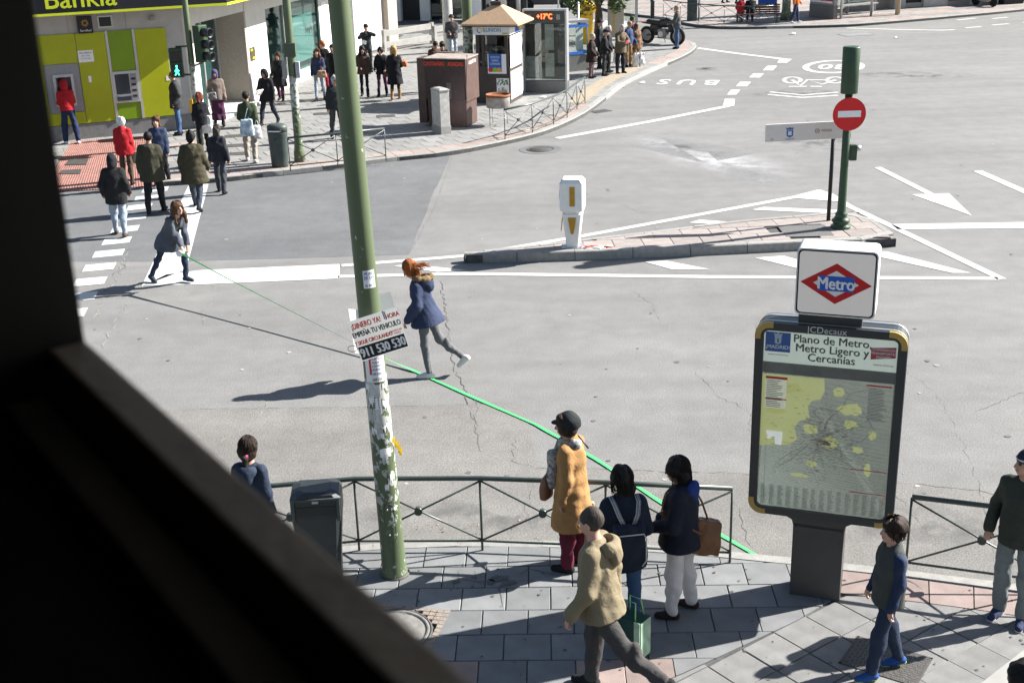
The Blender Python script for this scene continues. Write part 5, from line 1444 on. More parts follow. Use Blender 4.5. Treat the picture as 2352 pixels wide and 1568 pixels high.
MB().prism(face_, 0, .004, M=Matrix.Translation((.66, -.031, 1.3)) @ Matrix.Rotation(R(90), 4, 'X')).build('poster_face', mat('ad_skin', (.33, .27, .24), .6, .2, 5), ad)
for (x0, x1, z0, z1) in ((.56, .64, 1.44, 1.46), (.57, .63, 1.38, 1.4), (.70, .80, 1.44, 1.46), (.71, .78, 1.38, 1.4), (.66, .7, 1.24, 1.26), (.62, .74, 1.12, 1.145)): bx('poster_print', x0, x1, -.042, -.037, z0, z1, M_BLACK, ad)
for (x0, x1, z0, z1) in ((.08, .5, .46, 1.16), (.72, 1.02, .5, 1.25), (.72, 1.02, 1.35, 2.18)): bx('taped_poster', x0, x1, -.045, -.043, z0, z1, mat('poster_grey', (.36, .36, .35), .6, .25, 6), ad)
text('poster_lettering', 'CHANEL', .13, Matrix.Translation((1.03, -.047, 2.02)) @ Matrix.Rotation(R(90), 4, 'X'), M_PAPER, ad, depth=0, sx=.95)
bx('glazing', .06, AW - .06, -.1, -.09, .4, 2.22, GLASS_C, ad)
bx('label_plate', .16, .28, -.115, -.11, 2.32, 2.48, M_PALE, ad); bx('label_plate', 1.12, 1.24, -.115, -.11, 2.32, 2.48, M_PALE, ad)
text('clock_display', '+17\u00b0C', .24, Matrix.Translation((.73, -.114, 2.41)) @ Matrix.Rotation(R(90), 4, 'X'), mat('led_red', (.9, .1, .02), .5, 0, emit=(1, .10, .02, 2.0)), ad, depth=.0, sx=.8, bold=.008)
# bus stop shelter glass with blue bands
bs = thing('phone_booth', 'glass booth with two blue bands behind the advert panel', 'booth', (2.3, 46.2, .12), R(25))
bx('base', 0, .85, 0, .8, 0, .55, mat('panel_grey', (.16, .165, .155), .5, .08), bs); bx('roof', -.03, .88, -.03, .83, 1.72, 1.8, M_GREYP, bs)
for x in (0, .8):
    for y in (0, .75): bx('post', x, x + .05, y, y + .05, .55, 1.72, M_STEEL, bs)
for z_ in (.6, 1.55): bx('blue_band', -.005, .855, -.012, .0, z_, z_ + .1, mat('band_blue', (.03, .17, .6), .5), bs); bx('blue_band', .851, .86, 0, .8, z_, z_ + .1, mat('band_blue', (.03, .17, .6), .5), bs)
bx('window_pane', .02, .82, .0, .01, .7, 1.55, GLASS_C, bs); bx('poster', .5, .8, .3, .32, .7, 1.55, M_PAPER, bs)
t = thing('steel_pole', 'thin silver pole behind the waiting passengers', 'pole', (2.75, 47.2, .12)); MB().tube([(0, 0, 0), (0, 0, 2.3)], .035, 10).build('shaft', M_STEEL, t); MB().lathe([(.045, 2.3), (.045, 2.34), (.02, 2.37)], n=12).build('cap', M_STEEL, t)
t = thing('yellow_post_box', 'round yellow post box behind the bus stop crowd', 'post box', (3.5, 54.5, .12)); MB().lathe([(.27, 0), (.27, .1), (.3, .12), (.3, 1.25), (.42, 1.3), (.42, 1.5), (.38, 1.62), (.2, 1.75), (.02, 1.78)], n=22).build('body', mat('post_yellow', (.68, .40, .01), .45, .06), t); bx('slot', -.15, .15, -.43, -.40, 1.38, 1.44, M_BLACK, t)
t = thing('yellow_bin', 'yellow box on a silver post behind the kiosk roof', 'bin', (.8, 66.0, .12)); MB().tube([(0, 0, 0), (0, 0, 2.3)], .12, 14).build('post', M_STEEL, t); bx('box', -.35, .5, -.25, .3, 2.2, 3.2, mat('post_yellow', (.68, .40, .01), .45, .06), t, .04)
t = thing('advert_column', 'cream advert column with a dark round emblem under the tree', 'advert column', (5.05, 55.6, .12), R(-5))
bx('body', -.55, .15, -.1, .1, .1, 2.7, mat('ad_cream', (.45, .42, .36), .5, .06), t, .02); bx('glass_leaf', .18, .62, -.05, .05, .2, 2.7, GLASS_C, t); bx('stripe', -.33, -.25, -.106, -.101, .4, 2.6, mat('stripe_gold', (.5, .36, .1), .5), t); bx('frame_post', .62, .74, -.08, .08, 0, 2.9, M_STEEL, t)
MB().lathe([(.3, 0), (.3, .006)], n=26).build('emblem', mat('emblem_brown', (.06, .05, .035), .5), t).matrix_local = Matrix.Translation((-.2, -.108, 1.55)) @ Matrix.Rotation(R(90), 4, 'X')
text('emblem_lettering', 'planta', .13, Matrix.Translation((-.2, -.1155, 1.58)) @ Matrix.Rotation(R(90), 4, 'X'), M_PALE, t, depth=0); text('emblem_lettering', '2a+', .1, Matrix.Translation((-.2, -.1155, 1.44)) @ Matrix.Rotation(R(90), 4, 'X'), M_PALE, t, depth=0)
t = thing('parked_van', 'flat grey van side parked behind the advert panel', 'van', (2.5, 71.0, 0), R(-10))
bx('body', -1.5, 1.6, -.9, .9, .35, 2.3, mat('van_grey', (.10, .10, .105), .5, .05), t, .08); bx('rear_window', -1.0, 1.0, -.91, -.9, 1.5, 2.0, M_TEAL, t)
for x in (-1.0, 1.1): MB().lathe([(.33, -.1), (.33, .1)], n=20).build('wheel', M_BLACK, t).matrix_local = Matrix.Translation((x, -.8, .33)) @ Matrix.Rotation(R(90), 4, 'X')
aw = thing('shop_awning', 'slanting grey slatted awning with a white edge at the top of the view', 'awning', (4.1, 63.0, 0), R(28))
for k in range(9): bx('slat', -1.6, 1.6, k * .16, k * .16 + .13, 2.55 + k * .05, 2.6 + k * .05, M_GREYP, aw)
bx('front_edge', -1.65, 1.65, -.12, 0, 2.48, 2.62, M_WHITEP, aw)
for x in (-1.5, 1.5): MB().tube([(x, .2, 0), (x, .2, 2.55)], .04, 8).build('leg', M_STEEL, aw)
t = thing('steel_bollard', 'short dark bollard on the pinkish pavement behind the motorcycle', 'bollard', (7.38, 63.9, .12)); MB().lathe([(.1, 0), (.1, .78), (.12, .8), (.12, .84), (.08, .9)], n=14).build('shaft', M_BIN, t)
# bench and its neighbours at the top right
bn = thing('park_bench', 'reddish brown slatted bench facing away at the top right', 'bench', (11.95, 60.5, .12), R(176))
M_WOOD = mat('bench_wood', (.11, .035, .022), .5, .15, 14)
for k in range(4): bx('back_slat', -1.0, 1.0, -.22 - k * .01, -.19 - k * .01, .44 + k * .1, .52 + k * .1, M_WOOD, bn, .006)
for k in range(4): bx('seat_slat', -1.0, 1.0, -.15 + k * .12, -.05 + k * .12, .40, .43, M_WOOD, bn, .006)
for x in (-.85, .85):
    MB().tube([(x, -.15, 0), (x, -.12, .4), (x, -.24, .84)], .022, 8).build('leg', M_IRON, bn); MB().tube([(x, .3, 0), (x, .28, .4)], .022, 8).build('leg', M_IRON, bn)
t = thing('litter_bin', 'tall dark square bin behind the distant railing', 'litter bin', (9.12, 62.4, .12), R(-10)); bx('body', -.24, .24, -.2, .2, 0, 1.0, M_BIN2, t, .03); bx('hood', -.25, .25, -.21, .21, 1.0, 1.2, M_BIN2, t, .05); bx('mouth', -.17, .17, -.215, -.2, 1.03, 1.12, M_PALE, t)
t = thing('steel_pole', 'thin silver pole beside the tall square bin', 'pole', (9.42, 62.2, .12)); MB().tube([(0, 0, 0), (0, 0, 3.2)], .05, 10).build('shaft', M_STEEL, t); MB().lathe([(.09, 0), (.09, .03), (.05, .06)], n=12).build('foot', M_STEEL, t)
t = thing('notice_board', 'blue poster board behind the bench', 'notice board', (12.75, 62.5, .12), R(-5)); bx('panel', -.45, .45, -.04, .04, .5, 1.7, M_BLUE, t); bx('leg', -.4, -.34, -.03, .03, 0, .5, M_STEEL, t); bx('leg', .34, .4, -.03, .03, 0, .5, M_STEEL, t); bx('print', -.4, .05, -.046, -.041, .9, 1.65, mat('print_leaf', (.08, .2, .06), .6), t)
sh = thing('bus_shelter', 'bus shelter with a red poster at the upper right', 'bus shelter', (14.9, 62.6, .12), R(-62))
bx('advert_base', 0, 1.7, -.12, .12, 0, .62, mat('panel_grey2', (.13, .125, .12), .5), sh); bx('advert_case', 0, 1.7, -.1, .1, .62, 2.4, M_GREYP, sh, .02)
bx('poster', .12, 1.58, -.112, -.1, .75, 2.3, mat('poster_red', (.5, .02, .03), .5), sh); bx('poster_print', .3, 1.4, -.118, -.113, 1.1, 1.28, M_PAPER, sh); bx('poster_print', .12, 1.58, -.117, -.113, .72, .8, M_PAPER, sh)
bx('roof', -.2, 1.9, -.6, 4.2, 2.5, 2.62, M_GREYP, sh)
for p in ((1.75, .3), (1.75, 2.2), (1.75, 4.0), (.1, 4.0), (.1, 2.2)): MB().tube([(p[0], p[1], 0), (p[0], p[1], 2.5)], .06, 10).build('post', M_STEEL, sh)
bx('rear_pane', .08, .1, .3, 4.0, .3, 2.3, GLASS_C, sh); bx('seat', .3, .75, .6, 3.6, .42, .48, M_STEEL, sh)
for x in (.8, 3.4): bx('seat_leg', .45, .6, x, x + .06, 0, .42, M_STEEL, sh)
t = thing('steel_pole', 'brown and cream pole on the pavement at the far right', 'pole', (18.99, 62.3, .12)); MB().tube([(0, 0, 0), (0, 0, 4)], .11, 14).build('shaft', mat('pole_cream', (.42, .33, .22), .6, .1), t)
# tree over the bus stop
def tree(loc, label, h=5.0, r=2.2, seed=1, trunk=.16, zc=None, n=1700):
    rd = random.Random(seed)
    t = thing('street_tree', label, 'tree', loc, 0, 'street trees')
    zc = zc or h * .78
    mb = MB().tube([(0, 0, 0), (.05, .02, h * .3), (-.05, .08, h * .55), (0, 0, h * .9)], [trunk, trunk * .8, trunk * .6, trunk * .2], 10)
    for k in range(9):
        a = k * 2.4; z0 = h * rd.uniform(.4, .7)
        mb.tube([(0, .03, z0), (r * .4 * math.cos(a), r * .4 * math.sin(a), z0 + .4), (r * .85 * math.cos(a), r * .85 * math.sin(a), z0 + rd.uniform(.3, 1.0))], [trunk * .45, trunk * .28, .015], 6)
    mb.build('trunk', mat('bark', (.07, .055, .045), .9, .3, 12, .5, 40), t)
    mb = MB()
    cl = []
    for k in range(26):
        a, b = rd.uniform(0, 6.28), rd.uniform(-1, 1); q = rd.uniform(.45, 1) ** .5
        cl.append((Vector((r * q * math.cos(a) * math.sqrt(1 - b * b * .6), r * q * math.sin(a) * math.sqrt(1 - b * b * .6), zc + b * r * .6)), rd.uniform(.35, .7)))
    for k in range(n):
        c, rr = rd.choice(cl); v = Vector((rd.gauss(0, 1), rd.gauss(0, 1), rd.gauss(0, 1))).normalized() * rr * rd.uniform(.5, 1)
        p = c + v; s_ = rd.uniform(.06, .12)
        u = Vector((rd.gauss(0, 1), rd.gauss(0, 1), rd.gauss(0, .5))).normalized(); w = u.cross(Vector((rd.gauss(0, 1), rd.gauss(0, 1), rd.gauss(0, 1)))).normalized()
        mb.add([p, p + u * s_ + w * s_ * .45, p + u * s_ * 2, p + u * s_ - w * s_ * .45], [(0, 1, 2, 3)], rd.randrange(3))
    mb.build('crown', [mat('leaf_a', (.045, .085, .022), .6, .2, 8), mat('leaf_b', (.07, .11, .03), .6, .2, 8), mat('leaf_c', (.03, .06, .02), .6, .2, 8)], t)
    return t
tree((4.05, 55.2, .12), 'dark leafy tree over the bus stop behind the waiting crowd', 3.6, 1.8, 3, .2, 2.55, 3200)

# ================================================================== PEOPLE
def surface_net(F, o, h):
    """iso-surface F = 0 of a sampled field as quads"""
    S = F < 0
    nx, ny, nz = F.shape
    C8 = [(i, j, k) for i in (0, 1) for j in (0, 1) for k in (0, 1)]
    sub = lambda A, c: A[c[0]:nx - 1 + c[0], c[1]:ny - 1 + c[1], c[2]:nz - 1 + c[2]]
    cnt = sum(sub(S, c).astype(np.int8) for c in C8)
    act = (cnt > 0) & (cnt < 8)
    idx = np.full(act.shape, -1, np.int32)
    I = np.argwhere(act)
    idx[act] = np.arange(len(I))
    pos = np.zeros((len(I), 3)); num = np.zeros(len(I))
    for a in C8:
        for ax in range(3):
            if a[ax]: continue
            b = list(a); b[ax] = 1
            fa = F[I[:, 0] + a[0], I[:, 1] + a[1], I[:, 2] + a[2]]
            fb = F[I[:, 0] + b[0], I[:, 1] + b[1], I[:, 2] + b[2]]
            m = (fa < 0) != (fb < 0)
            t = np.where(m, fa / np.where(m, fa - fb, 1), 0)
            p = np.tile(np.array(a, float), (len(I), 1)); p[:, ax] += t
            pos[m] += p[m]; num[m] += 1
    V = (I + pos / num[:, None]) * h + o
    Q = []
    for ax in range(3):
        u, w = [(1, 2), (2, 0), (0, 1)][ax]
        sl0 = [slice(None)] * 3; sl1 = [slice(None)] * 3
        sl0[ax] = slice(0, -1); sl1[ax] = slice(1, None)
        a, b = S[tuple(sl0)], S[tuple(sl1)]
        E_ = np.argwhere(a != b)
        ok = (E_[:, u] > 0) & (E_[:, w] > 0) & (E_[:, u] < F.shape[u] - 1) & (E_[:, w] < F.shape[w] - 1)
        E_ = E_[ok]
        if not len(E_): continue
        flip = ~a[E_[:, 0], E_[:, 1], E_[:, 2]]
        def cell(du, dw):
            c = E_.copy(); c[:, u] -= du; c[:, w] -= dw
            return idx[c[:, 0], c[:, 1], c[:, 2]]
        q = np.stack([cell(1, 1), cell(0, 1), cell(0, 0), cell(1, 0)], 1)
        q[flip] = q[flip][:, ::-1]
        Q.append(q)
    return V, np.concatenate(Q) if Q else np.zeros((0, 4), int)

def aa(v): return np.asarray(v, float)
class Field:
    """smooth union of round cones and ellipsoids, sampled on a grid; cuts by half-spaces"""
    def __init__(s): s.p = []; s.cuts = []
    def cone(s, a, b, r1, r2, k=.02, sc=None): s.p.append(('c', aa(a), aa(b), r1, r2, k, sc)); return s
    def chain(s, pts, rs, k=.02):
        for i in range(len(pts) - 1): s.cone(pts[i], pts[i + 1], rs[i], rs[i + 1], k)
        return s
    def ell(s, c, r, Rm=None, k=.02): s.p.append(('e', aa(c), aa(r), np.eye(3) if Rm is None else Rm, 0, k, None)); return s
    def slab(s, c, r, Rm, k=.015): s.p.append(('b', aa(c), aa(r), Rm, .02, k, None)); return s
    def cut(s, p, n): s.cuts.append(('h', aa(p), aa(n) / np.linalg.norm(n))); return s       # removes the side n points to
    def cute(s, c, r, Rm): s.cuts.append(('e', aa(c), aa(r), Rm)); return s
    def mesh(s, vox, noise=0.0, seed=0, fold=None):
        lo = np.full(3, 1e9); hi = np.full(3, -1e9)
        for q in s.p:
            if q[0] == 'c':
                r = max(q[3], q[4]) * (1.6 if q[6] is not None else 1); pts = np.array([q[1], q[2]])
            else: r = q[2].max() * 1.15; pts = np.array([q[1]])
            lo = np.minimum(lo, pts.min(0) - r); hi = np.maximum(hi, pts.max(0) + r)
        lo -= 3 * vox; hi += 3 * vox
        n = np.ceil((hi - lo) / vox).astype(int) + 1
        F = np.full(n, .2, np.float32)
        ax = [lo[i] + vox * np.arange(n[i]) for i in range(3)]
        for q in s.p:
            k = q[5]
            if q[0] == 'c':
                r = max(q[3], q[4]) * (1.6 if q[6] is not None else 1); pts = np.array([q[1], q[2]])
            else: r = q[2].max() * 1.15; pts = np.array([q[1]])
            m = r + k * 1.5 + 2 * vox
            i0 = np.maximum(0, np.floor((pts.min(0) - m - lo) / vox).astype(int)); i1 = np.minimum(n, np.ceil((pts.max(0) + m - lo) / vox).astype(int) + 1)
            X, Y, Z = np.meshgrid(ax[0][i0[0]:i1[0]], ax[1][i0[1]:i1[1]], ax[2][i0[2]:i1[2]], indexing='ij')
            P = np.stack([X, Y, Z], -1)
            if q[0] == 'c':
                a, b = q[1], q[2]; sc = q[6]
                d = P - a; ba = b - a
                if sc is not None:                     # elliptical section: (Rm, kx, ky)
                    Rm, kx, ky = sc; S3 = np.array([1 / kx, 1 / ky, 1.0])
                    d = (d @ Rm) * S3; ba = (ba @ Rm) * S3
                L2 = max(ba @ ba, 1e-9)
                t = np.clip((d @ ba) / L2, 0, 1)
                D = np.linalg.norm(d - t[..., None] * ba, axis=-1) - (q[3] + (q[4] - q[3]) * t)
                if sc is not None: D = D * min(kx, ky)
            elif q[0] == 'e':
                d = (P - q[1]) @ q[3]
                g = np.linalg.norm(d / q[2], axis=-1)
                D = (g - 1) * q[2].min() if q[2].max() / q[2].min() < 1.2 else g * (g - 1) / np.maximum(np.linalg.norm(d / q[2] ** 2, axis=-1), 1e-6)
            else:
                d = np.abs((P - q[1]) @ q[3]) - (q[2] - q[4])
                D = np.linalg.norm(np.maximum(d, 0), axis=-1) + np.minimum(d.max(-1), 0) - q[4]
            B = F[i0[0]:i1[0], i0[1]:i1[1], i0[2]:i1[2]]
            hh = np.maximum(k - np.abs(B - D), 0) / k
            F[i0[0]:i1[0], i0[1]:i1[1], i0[2]:i1[2]] = np.minimum(B, D) - hh * hh * k * .25
        X, Y, Z = np.meshgrid(*ax, indexing='ij')
        if noise:
            rd = np.random.default_rng(seed)
            for w, am in ((.24, 1.0), (.13, .65), (.07, .22)):
                for _ in range(2):
                    v = rd.normal(size=3) * [1, 1, .75]; v /= np.linalg.norm(v); v *= 2 * math.pi / w
                    ph = rd.uniform(0, 6.28)
                    F += noise * am * np.sin(X * v[0] + Y * v[1] + Z * v[2] + ph + 1.3 * np.sin(Z * 9 + X * 7 + ph)).astype(np.float32)
        for c in s.cuts:
            P = np.stack([X, Y, Z], -1)
            if c[0] == 'h': F = np.maximum(F, (P - c[1]) @ c[2])
            else:
                d = (P - c[1]) @ c[3]; F = np.maximum(F, -(np.linalg.norm(d / c[2], axis=-1) - 1) * c[2].min())
        return surface_net(F, lo, vox)

def net_obj(name, V, Q, mats, parent=None, pick=None):
    me = bpy.data.meshes.new(name)
    me.vertices.add(len(V)); me.vertices.foreach_set('co', V.astype(np.float32).ravel())
    n = len(Q)
    me.loops.add(n * 4); me.loops.foreach_set('vertex_index', Q.astype(np.int32).ravel())
    me.polygons.add(n); me.polygons.foreach_set('loop_start', np.arange(0, n * 4, 4, dtype=np.int32))
    try: me.polygons.foreach_set('loop_total', np.full(n, 4, np.int32))
    except Exception: pass
    for m_ in (mats if isinstance(mats, (list, tuple)) else [mats]): me.materials.append(m_)
    if pick is not None: me.polygons.foreach_set('material_index', pick(V[Q].mean(1)).astype(np.int32))
    me.polygons.foreach_set('use_smooth', np.ones(n, bool))
    me.update(calc_edges=True); me.validate()
    return link(name, me, parent)

def rotm(ax, deg):
    a = math.radians(deg); c, s = math.cos(a), math.sin(a)
    return np.array({'x': [[1, 0, 0], [0, c, -s], [0, s, c]], 'y': [[c, 0, s], [0, 1, 0], [-s, 0, c]], 'z': [[c, -s, 0], [s, c, 0], [0, 0, 1]]}[ax])

SKIN = {}
def skin(tone):
    return mat('skin_%s' % tone, {'fair': (.52, .31, .235), 'mid': (.42, .245, .175), 'tan': (.30, .16, .105)}[tone], .55, .08, 18, .05, 90)
M_EYE = mat('eye_dark', (.03, .022, .02), .3, .1); M_LIP = mat('lip', (.36, .12, .10), .5, .1)
HAIRC = {'black': (.012, .010, .010), 'dark': (.028, .018, .013), 'brown': (.075, .038, .02), 'auburn': (.22, .065, .015), 'reddish': (.15, .04, .025), 'blonde': (.36, .23, .10), 'grey': (.36, .35, .34), 'white': (.6, .6, .6), 'bald': (.3, .19, .14), 'salt': (.055, .046, .040)}
def hairm(c): return mat('hair_' + c, HAIRC[c], .62, .35, 45, .35, 90, stretch=(1, 1, .25), spec=.18)

def ik(a, b, l1, l2, hint):
    """elbow position for a two-bone chain a..b bent towards hint"""
    d = b - a; L = np.linalg.norm(d)
    if L > (l1 + l2) * .999: b = a + d / L * (l1 + l2) * .999; d = b - a; L = np.linalg.norm(d)
    x = (l1 * l1 - l2 * l2 + L * L) / (2 * L); y = math.sqrt(max(0, l1 * l1 - x * x))
    u = d / L; h = aa(hint) - u * (aa(hint) @ u); h /= max(np.linalg.norm(h), 1e-6)
    return a + u * x + h * y, b

def person(label, loc, face, h=1.7, legs=((0, 0, 0), (0, 0, 0)), arms=(('fk', 5, 8, 12), ('fk', 5, 8, 12)), lean=0, head=(0, 0), build=1.0, vox=.02,
           top=('jacket', 'black'), hem=.46, thick=.0, flare=.0, pants='navy', fit=1.0, skirt=None, shoes='black', boots=None, hair=('short', 'dark'), hat=None, hood=None, tone='mid', group=None, scarf=None, collar=None,
           fist=True, belt=None, gloves=False, sit=None, twist=0, cuff=None, under=None, wool=0.0, seed=None, sole=None, vest=None, strand=0, wind=None):
    """one figure: body (skin) as the thing itself, clothes, hair and shoes as its parts.
    face: heading in degrees (0 looks along +X).  legs: (hip flexion, knee flexion, foot pitch) left, right"""
    if shoes == 'black': shoes = ('black', (.011, .012, .015))
    if pants == 'navy': pants = ('navy', (.020, .028, .055))
    s = h / 1.75
    seed = seed if seed is not None else int(abs(loc[0] * 977 + loc[1] * 131) * 10) % 9999
    J = {}
    hipz = .93 * s
    pel = aa((0, 0, hipz))
    sc_ = build
    for i, sx in ((0, -1), (1, 1)):
        hf, kf, fp = legs[i][:3]; ab = legs[i][3] if len(legs[i]) > 3 else 2
        hip = pel + aa((sx * .088 * s * sc_, 0, -.01))
        d1 = rotm('y', -sx * ab) @ rotm('x', hf) @ aa((0, 0, -1)); kn = hip + d1 * .43 * s
        d2 = rotm('y', -sx * ab * .6) @ rotm('x', hf - kf) @ aa((0, 0, -1)); an = kn + d2 * .42 * s
        fd = rotm('z', -sx * 8) @ rotm('x', fp) @ aa((0, 1, 0)); fu = rotm('z', -sx * 8) @ rotm('x', fp) @ aa((0, 0, 1))
        J[i] = [hip, kn, an, fd, fu]
    low = min(min((J[i][2] - J[i][4] * .075 * s - J[i][3] * .05 * s)[2], (J[i][2] - J[i][4] * .075 * s + J[i][3] * .17 * s)[2]) for i in (0, 1))
    if sit is not None: low = hipz - sit
    for i in (0, 1):
        for k in range(3): J[i][k] = J[i][k] - aa((0, 0, low))
    pel = pel - aa((0, 0, low))
    Rt = rotm('z', twist) @ rotm('x', -lean)
    T = lambda v: pel + Rt @ (aa(v) * s)
    neck, chest, waist = T((0, -.012, .51)), T((0, -.005, .34)), T((0, 0, .12))
    Rh = rotm('z', head[0]) @ rotm('x', head[1] - lean * .45)
    hs = (.5 + .5 * s)                                    # children have bigger heads
    hc = neck + rotm('z', twist) @ rotm('x', -lean * .8) @ aa((0, .02 * s, .072 * s)) + Rh @ aa((0, .018, .105)) * hs
    Hd = lambda v: hc + Rh @ (aa(v) * hs)
    for i, sx in ((2, -1), (3, 1)):
        sh = T((sx * .152 * sc_, -.012, .452)); a = arms[i - 2]
        l1, l2 = .285 * s, .25 * s
        if a[0] == 'fk':
            d1 = Rt @ rotm('y', -sx * a[2]) @ rotm('x', a[1]) @ aa((0, 0, -1))
            el = sh + d1 * l1
            tw = a[4] if len(a) > 4 else 12
            d2 = Rt @ rotm('y', -sx * a[2]) @ rotm('z', sx * tw) @ rotm('x', a[1] + a[3]) @ aa((0, 0, -1))
            wr = el + d2 * l2
        else:
            wr = aa(a[1]) * s; el, wr = ik(sh, wr, l1, l2, Rt @ aa(a[2] if len(a) > 2 else (sx * .6, -.5, -.5)))
        J[i] = [sh, el, wr]
    sk = skin(tone)
    # ---- body
    B = Field()
    B.ell(Hd((0, -.012, .018)), aa((.074, .093, .098)) * hs, Rh, .02).ell(Hd((0, .022, -.035)), aa((.057, .068, .075)) * hs, Rh, .025).ell(Hd((0, .05, -.085)), aa((.03, .025, .022)) * hs, Rh, .02)
    B.cone(Hd((0, .088, .012)), Hd((0, .104, -.022)), .010, .015, .014)
    for sx in (-1, 1): B.ell(Hd((sx * .076, -.012, -.01)), aa((.013, .024, .034)) * hs, Rh, .008)
    B.ell(Hd((0, .083, -.058)), aa((.026, .012, .010)) * hs, Rh, .008)
    B.cone(neck - Rt @ aa((0, 0, .06)), hc - Rh @ aa((0, .01, .06)), .062 * s, .052 * s, .03)
    B.cone(pel, chest, .105 * s * sc_, .115 * s * sc_, .05, (Rt, 1.2, .85)).cone(chest, neck - Rt @ aa((0, 0, .05)), .12 * s * sc_, .07 * s, .05, (Rt, 1.25, .8))
    for i in (2, 3): B.chain(J[i], [.04 * s, .032 * s, .026 * s], .02)
    for i in (0, 1):
        B.chain(J[i][:3], [.06 * s, .034 * s, .027 * s], .03)
        an, fd, fu = J[i][2], J[i][3], J[i][4]
        B.cone(an - fu * .035 * s, an - fu * .045 * s + fd * .14 * s, .034 * s, .026 * s, .02)
    for i, sx in ((2, -1), (3, 1)):                         # hands: palm, four fingers, thumb
        el, wr = J[i][1], J[i][2]; d = (wr - el) / np.linalg.norm(wr - el)
        side = np.cross(d, aa((0, 1, 0)) if abs(d[1]) < .8 else aa((0, 0, 1))); side /= np.linalg.norm(side)
        if arms[i - 2][0] == 'ik' and len(arms[i - 2]) > 3: side = aa(arms[i - 2][3]); side = side - d * (side @ d); side /= np.linalg.norm(side)
        nrm = np.cross(side, d); curl = .9 if fist else .35
        ps = s * .95
        B.cone(wr, wr + d * .035 * ps, .026 * ps, .03 * ps, .02); B.cone(wr + d * .03 * ps - side * .018 * ps, wr + d * .07 * ps - side * .022 * ps, .017 * ps, .015 * ps, .012).cone(wr + d * .03 * ps + side * .015 * ps, wr + d * .07 * ps + side * .02 * ps, .017 * ps, .015 * ps, .012)
        for f in range(4):
            o = (f - 1.5) * .0165 * ps; L = (.034, .041, .039, .03)[f] * ps
            k0 = wr + d * .08 * ps + side * o; c1, s1 = math.cos(curl * .8), math.sin(curl * .8); k1 = k0 + (d * c1 - nrm * s1) * L; c2, s2 = math.cos(curl * 1.9), math.sin(curl * 1.9); k2 = k1 + (d * c2 - nrm * s2) * L * .8
            B.chain([k0, k1, k2], [.0105 * ps, .0098 * ps, .0085 * ps], .006)
        t0 = wr + d * .03 * ps - side * .026 * ps; t1 = t0 + (d * .7 - side * .6 - nrm * .3) * .035 * ps; B.chain([t0, t1, t1 + (d * .85 - nrm * .5) * .03 * ps], [.0135 * ps, .0115 * ps, .0095 * ps], .008)
    V, Q = B.mesh(vox * (.85 if vox < .016 else 1))
    eyes = [Hd((sx * .031, .079, .012)) for sx in (-1, 1)]; brow = [Hd((sx * .033, .082, .034)) for sx in (-1, 1)]; mouth = Hd((0, .09, -.055))
    def pick(c):
        r = np.zeros(len(c))
        lc = (c - hc) @ Rh / hs
        for e in eyes: r[np.linalg.norm((c - e) * [1, 1, 1.25], axis=1) < .0165 * hs + vox * .22] = 1
        for e in brow: r[(np.abs((lc - (e - hc) @ Rh / hs)) < [.022, .03, .006 + vox * .15]).all(1)] = 1
        r[(np.abs(lc - aa((0, .09, -.055))) < [.024, .03, .008 + vox * .12]).all(1)] = 2
        return r
    root = net_obj('person', V, Q, [sk, M_EYE, M_LIP], None, pick)
    root.location = loc; root.rotation_euler = (0, 0, R(face - 90))
    tag(root, label, 'person', group)
    # ---- trousers or skirt
    if skirt:
        name, zb, fl = skirt
        K = Field(); mid = (J[0][1] + J[1][1]) / 2; dn = (mid - pel); bot = pel + dn * ((pel[2] - zb * s) / max(pel[2] - mid[2], .1))
        K.cone(pel + aa((0, 0, .08)), bot, .135 * s * sc_, (.135 + fl) * s, .03, (np.eye(3), 1.15, .95)).cut(bot, (0, 0, -1))
        for i in (0, 1): K.cone(J[i][0], J[i][1], .1 * s, .09 * s, .04)
        net_obj('skirt', *K.mesh(vox, .006, seed), cloth(*name) if isinstance(name, tuple) else name, root)
    if pants:
        K = Field(); K.ell(pel + aa((0, -.012, -.01)), aa((.14 * sc_, .118 * sc_, .13)) * s, None, .04).cone(pel, waist, .12 * s * sc_, .115 * s * sc_, .04, (Rt, 1.2, .95))
        for i in (0, 1):
            hip, kn, an = J[i][:3]; e = an + (kn - an) * (.05 if not boots else .05)
            K.chain([hip, kn, e], [.086 * s * sc_, .066 * s * fit * (.5 + .5 * sc_), .053 * s * fit], .035)
            K.ell(kn + (an - kn) * .25 + aa((0, -.018, 0)), aa((.057, .06, .12)) * s * fit, None, .03)
            dd = (an - kn) / np.linalg.norm(an - kn)
        V, Q = K.mesh(vox * .9, .0045, seed + 1)
        net_obj('trousers', V, Q, cloth(*pants) if isinstance(pants, tuple) else pants, root)
    # ---- shoes
    for i in (0, 1):
        an, fd, fu = J[i][2], J[i][3], J[i][4]
        K = Field(); sole_p = an - fu * .042 * s
        K.cone(sole_p - fd * .035 * s, sole_p + fd * .15 * s - fu * .006, .045 * s, .036 * s, .03).cone(an - fu * .01, sole_p + fd * .07 * s, .045 * s, .04 * s, .03)
        if boots: K.cone(an + (J[i][1] - an) * boots, an, .062 * s, .05 * s, .03)
        K.cut(sole_p - fu * .034 * s, -fu)
        so = net_obj('shoe', *K.mesh(vox * .8, 0, 0), cloth(*shoes) if isinstance(shoes, tuple) else shoes, root)
        if sole:
            K2 = Field(); K2.cone(sole_p - fd * .036 * s, sole_p + fd * .152 * s - fu * .006, .048 * s, .039 * s, .03).cut(sole_p - fu * .038 * s, -fu).cut(sole_p - fu * .016 * s, fu)
            net_obj('sole', *K2.mesh(vox * .7), cloth(*sole), so)
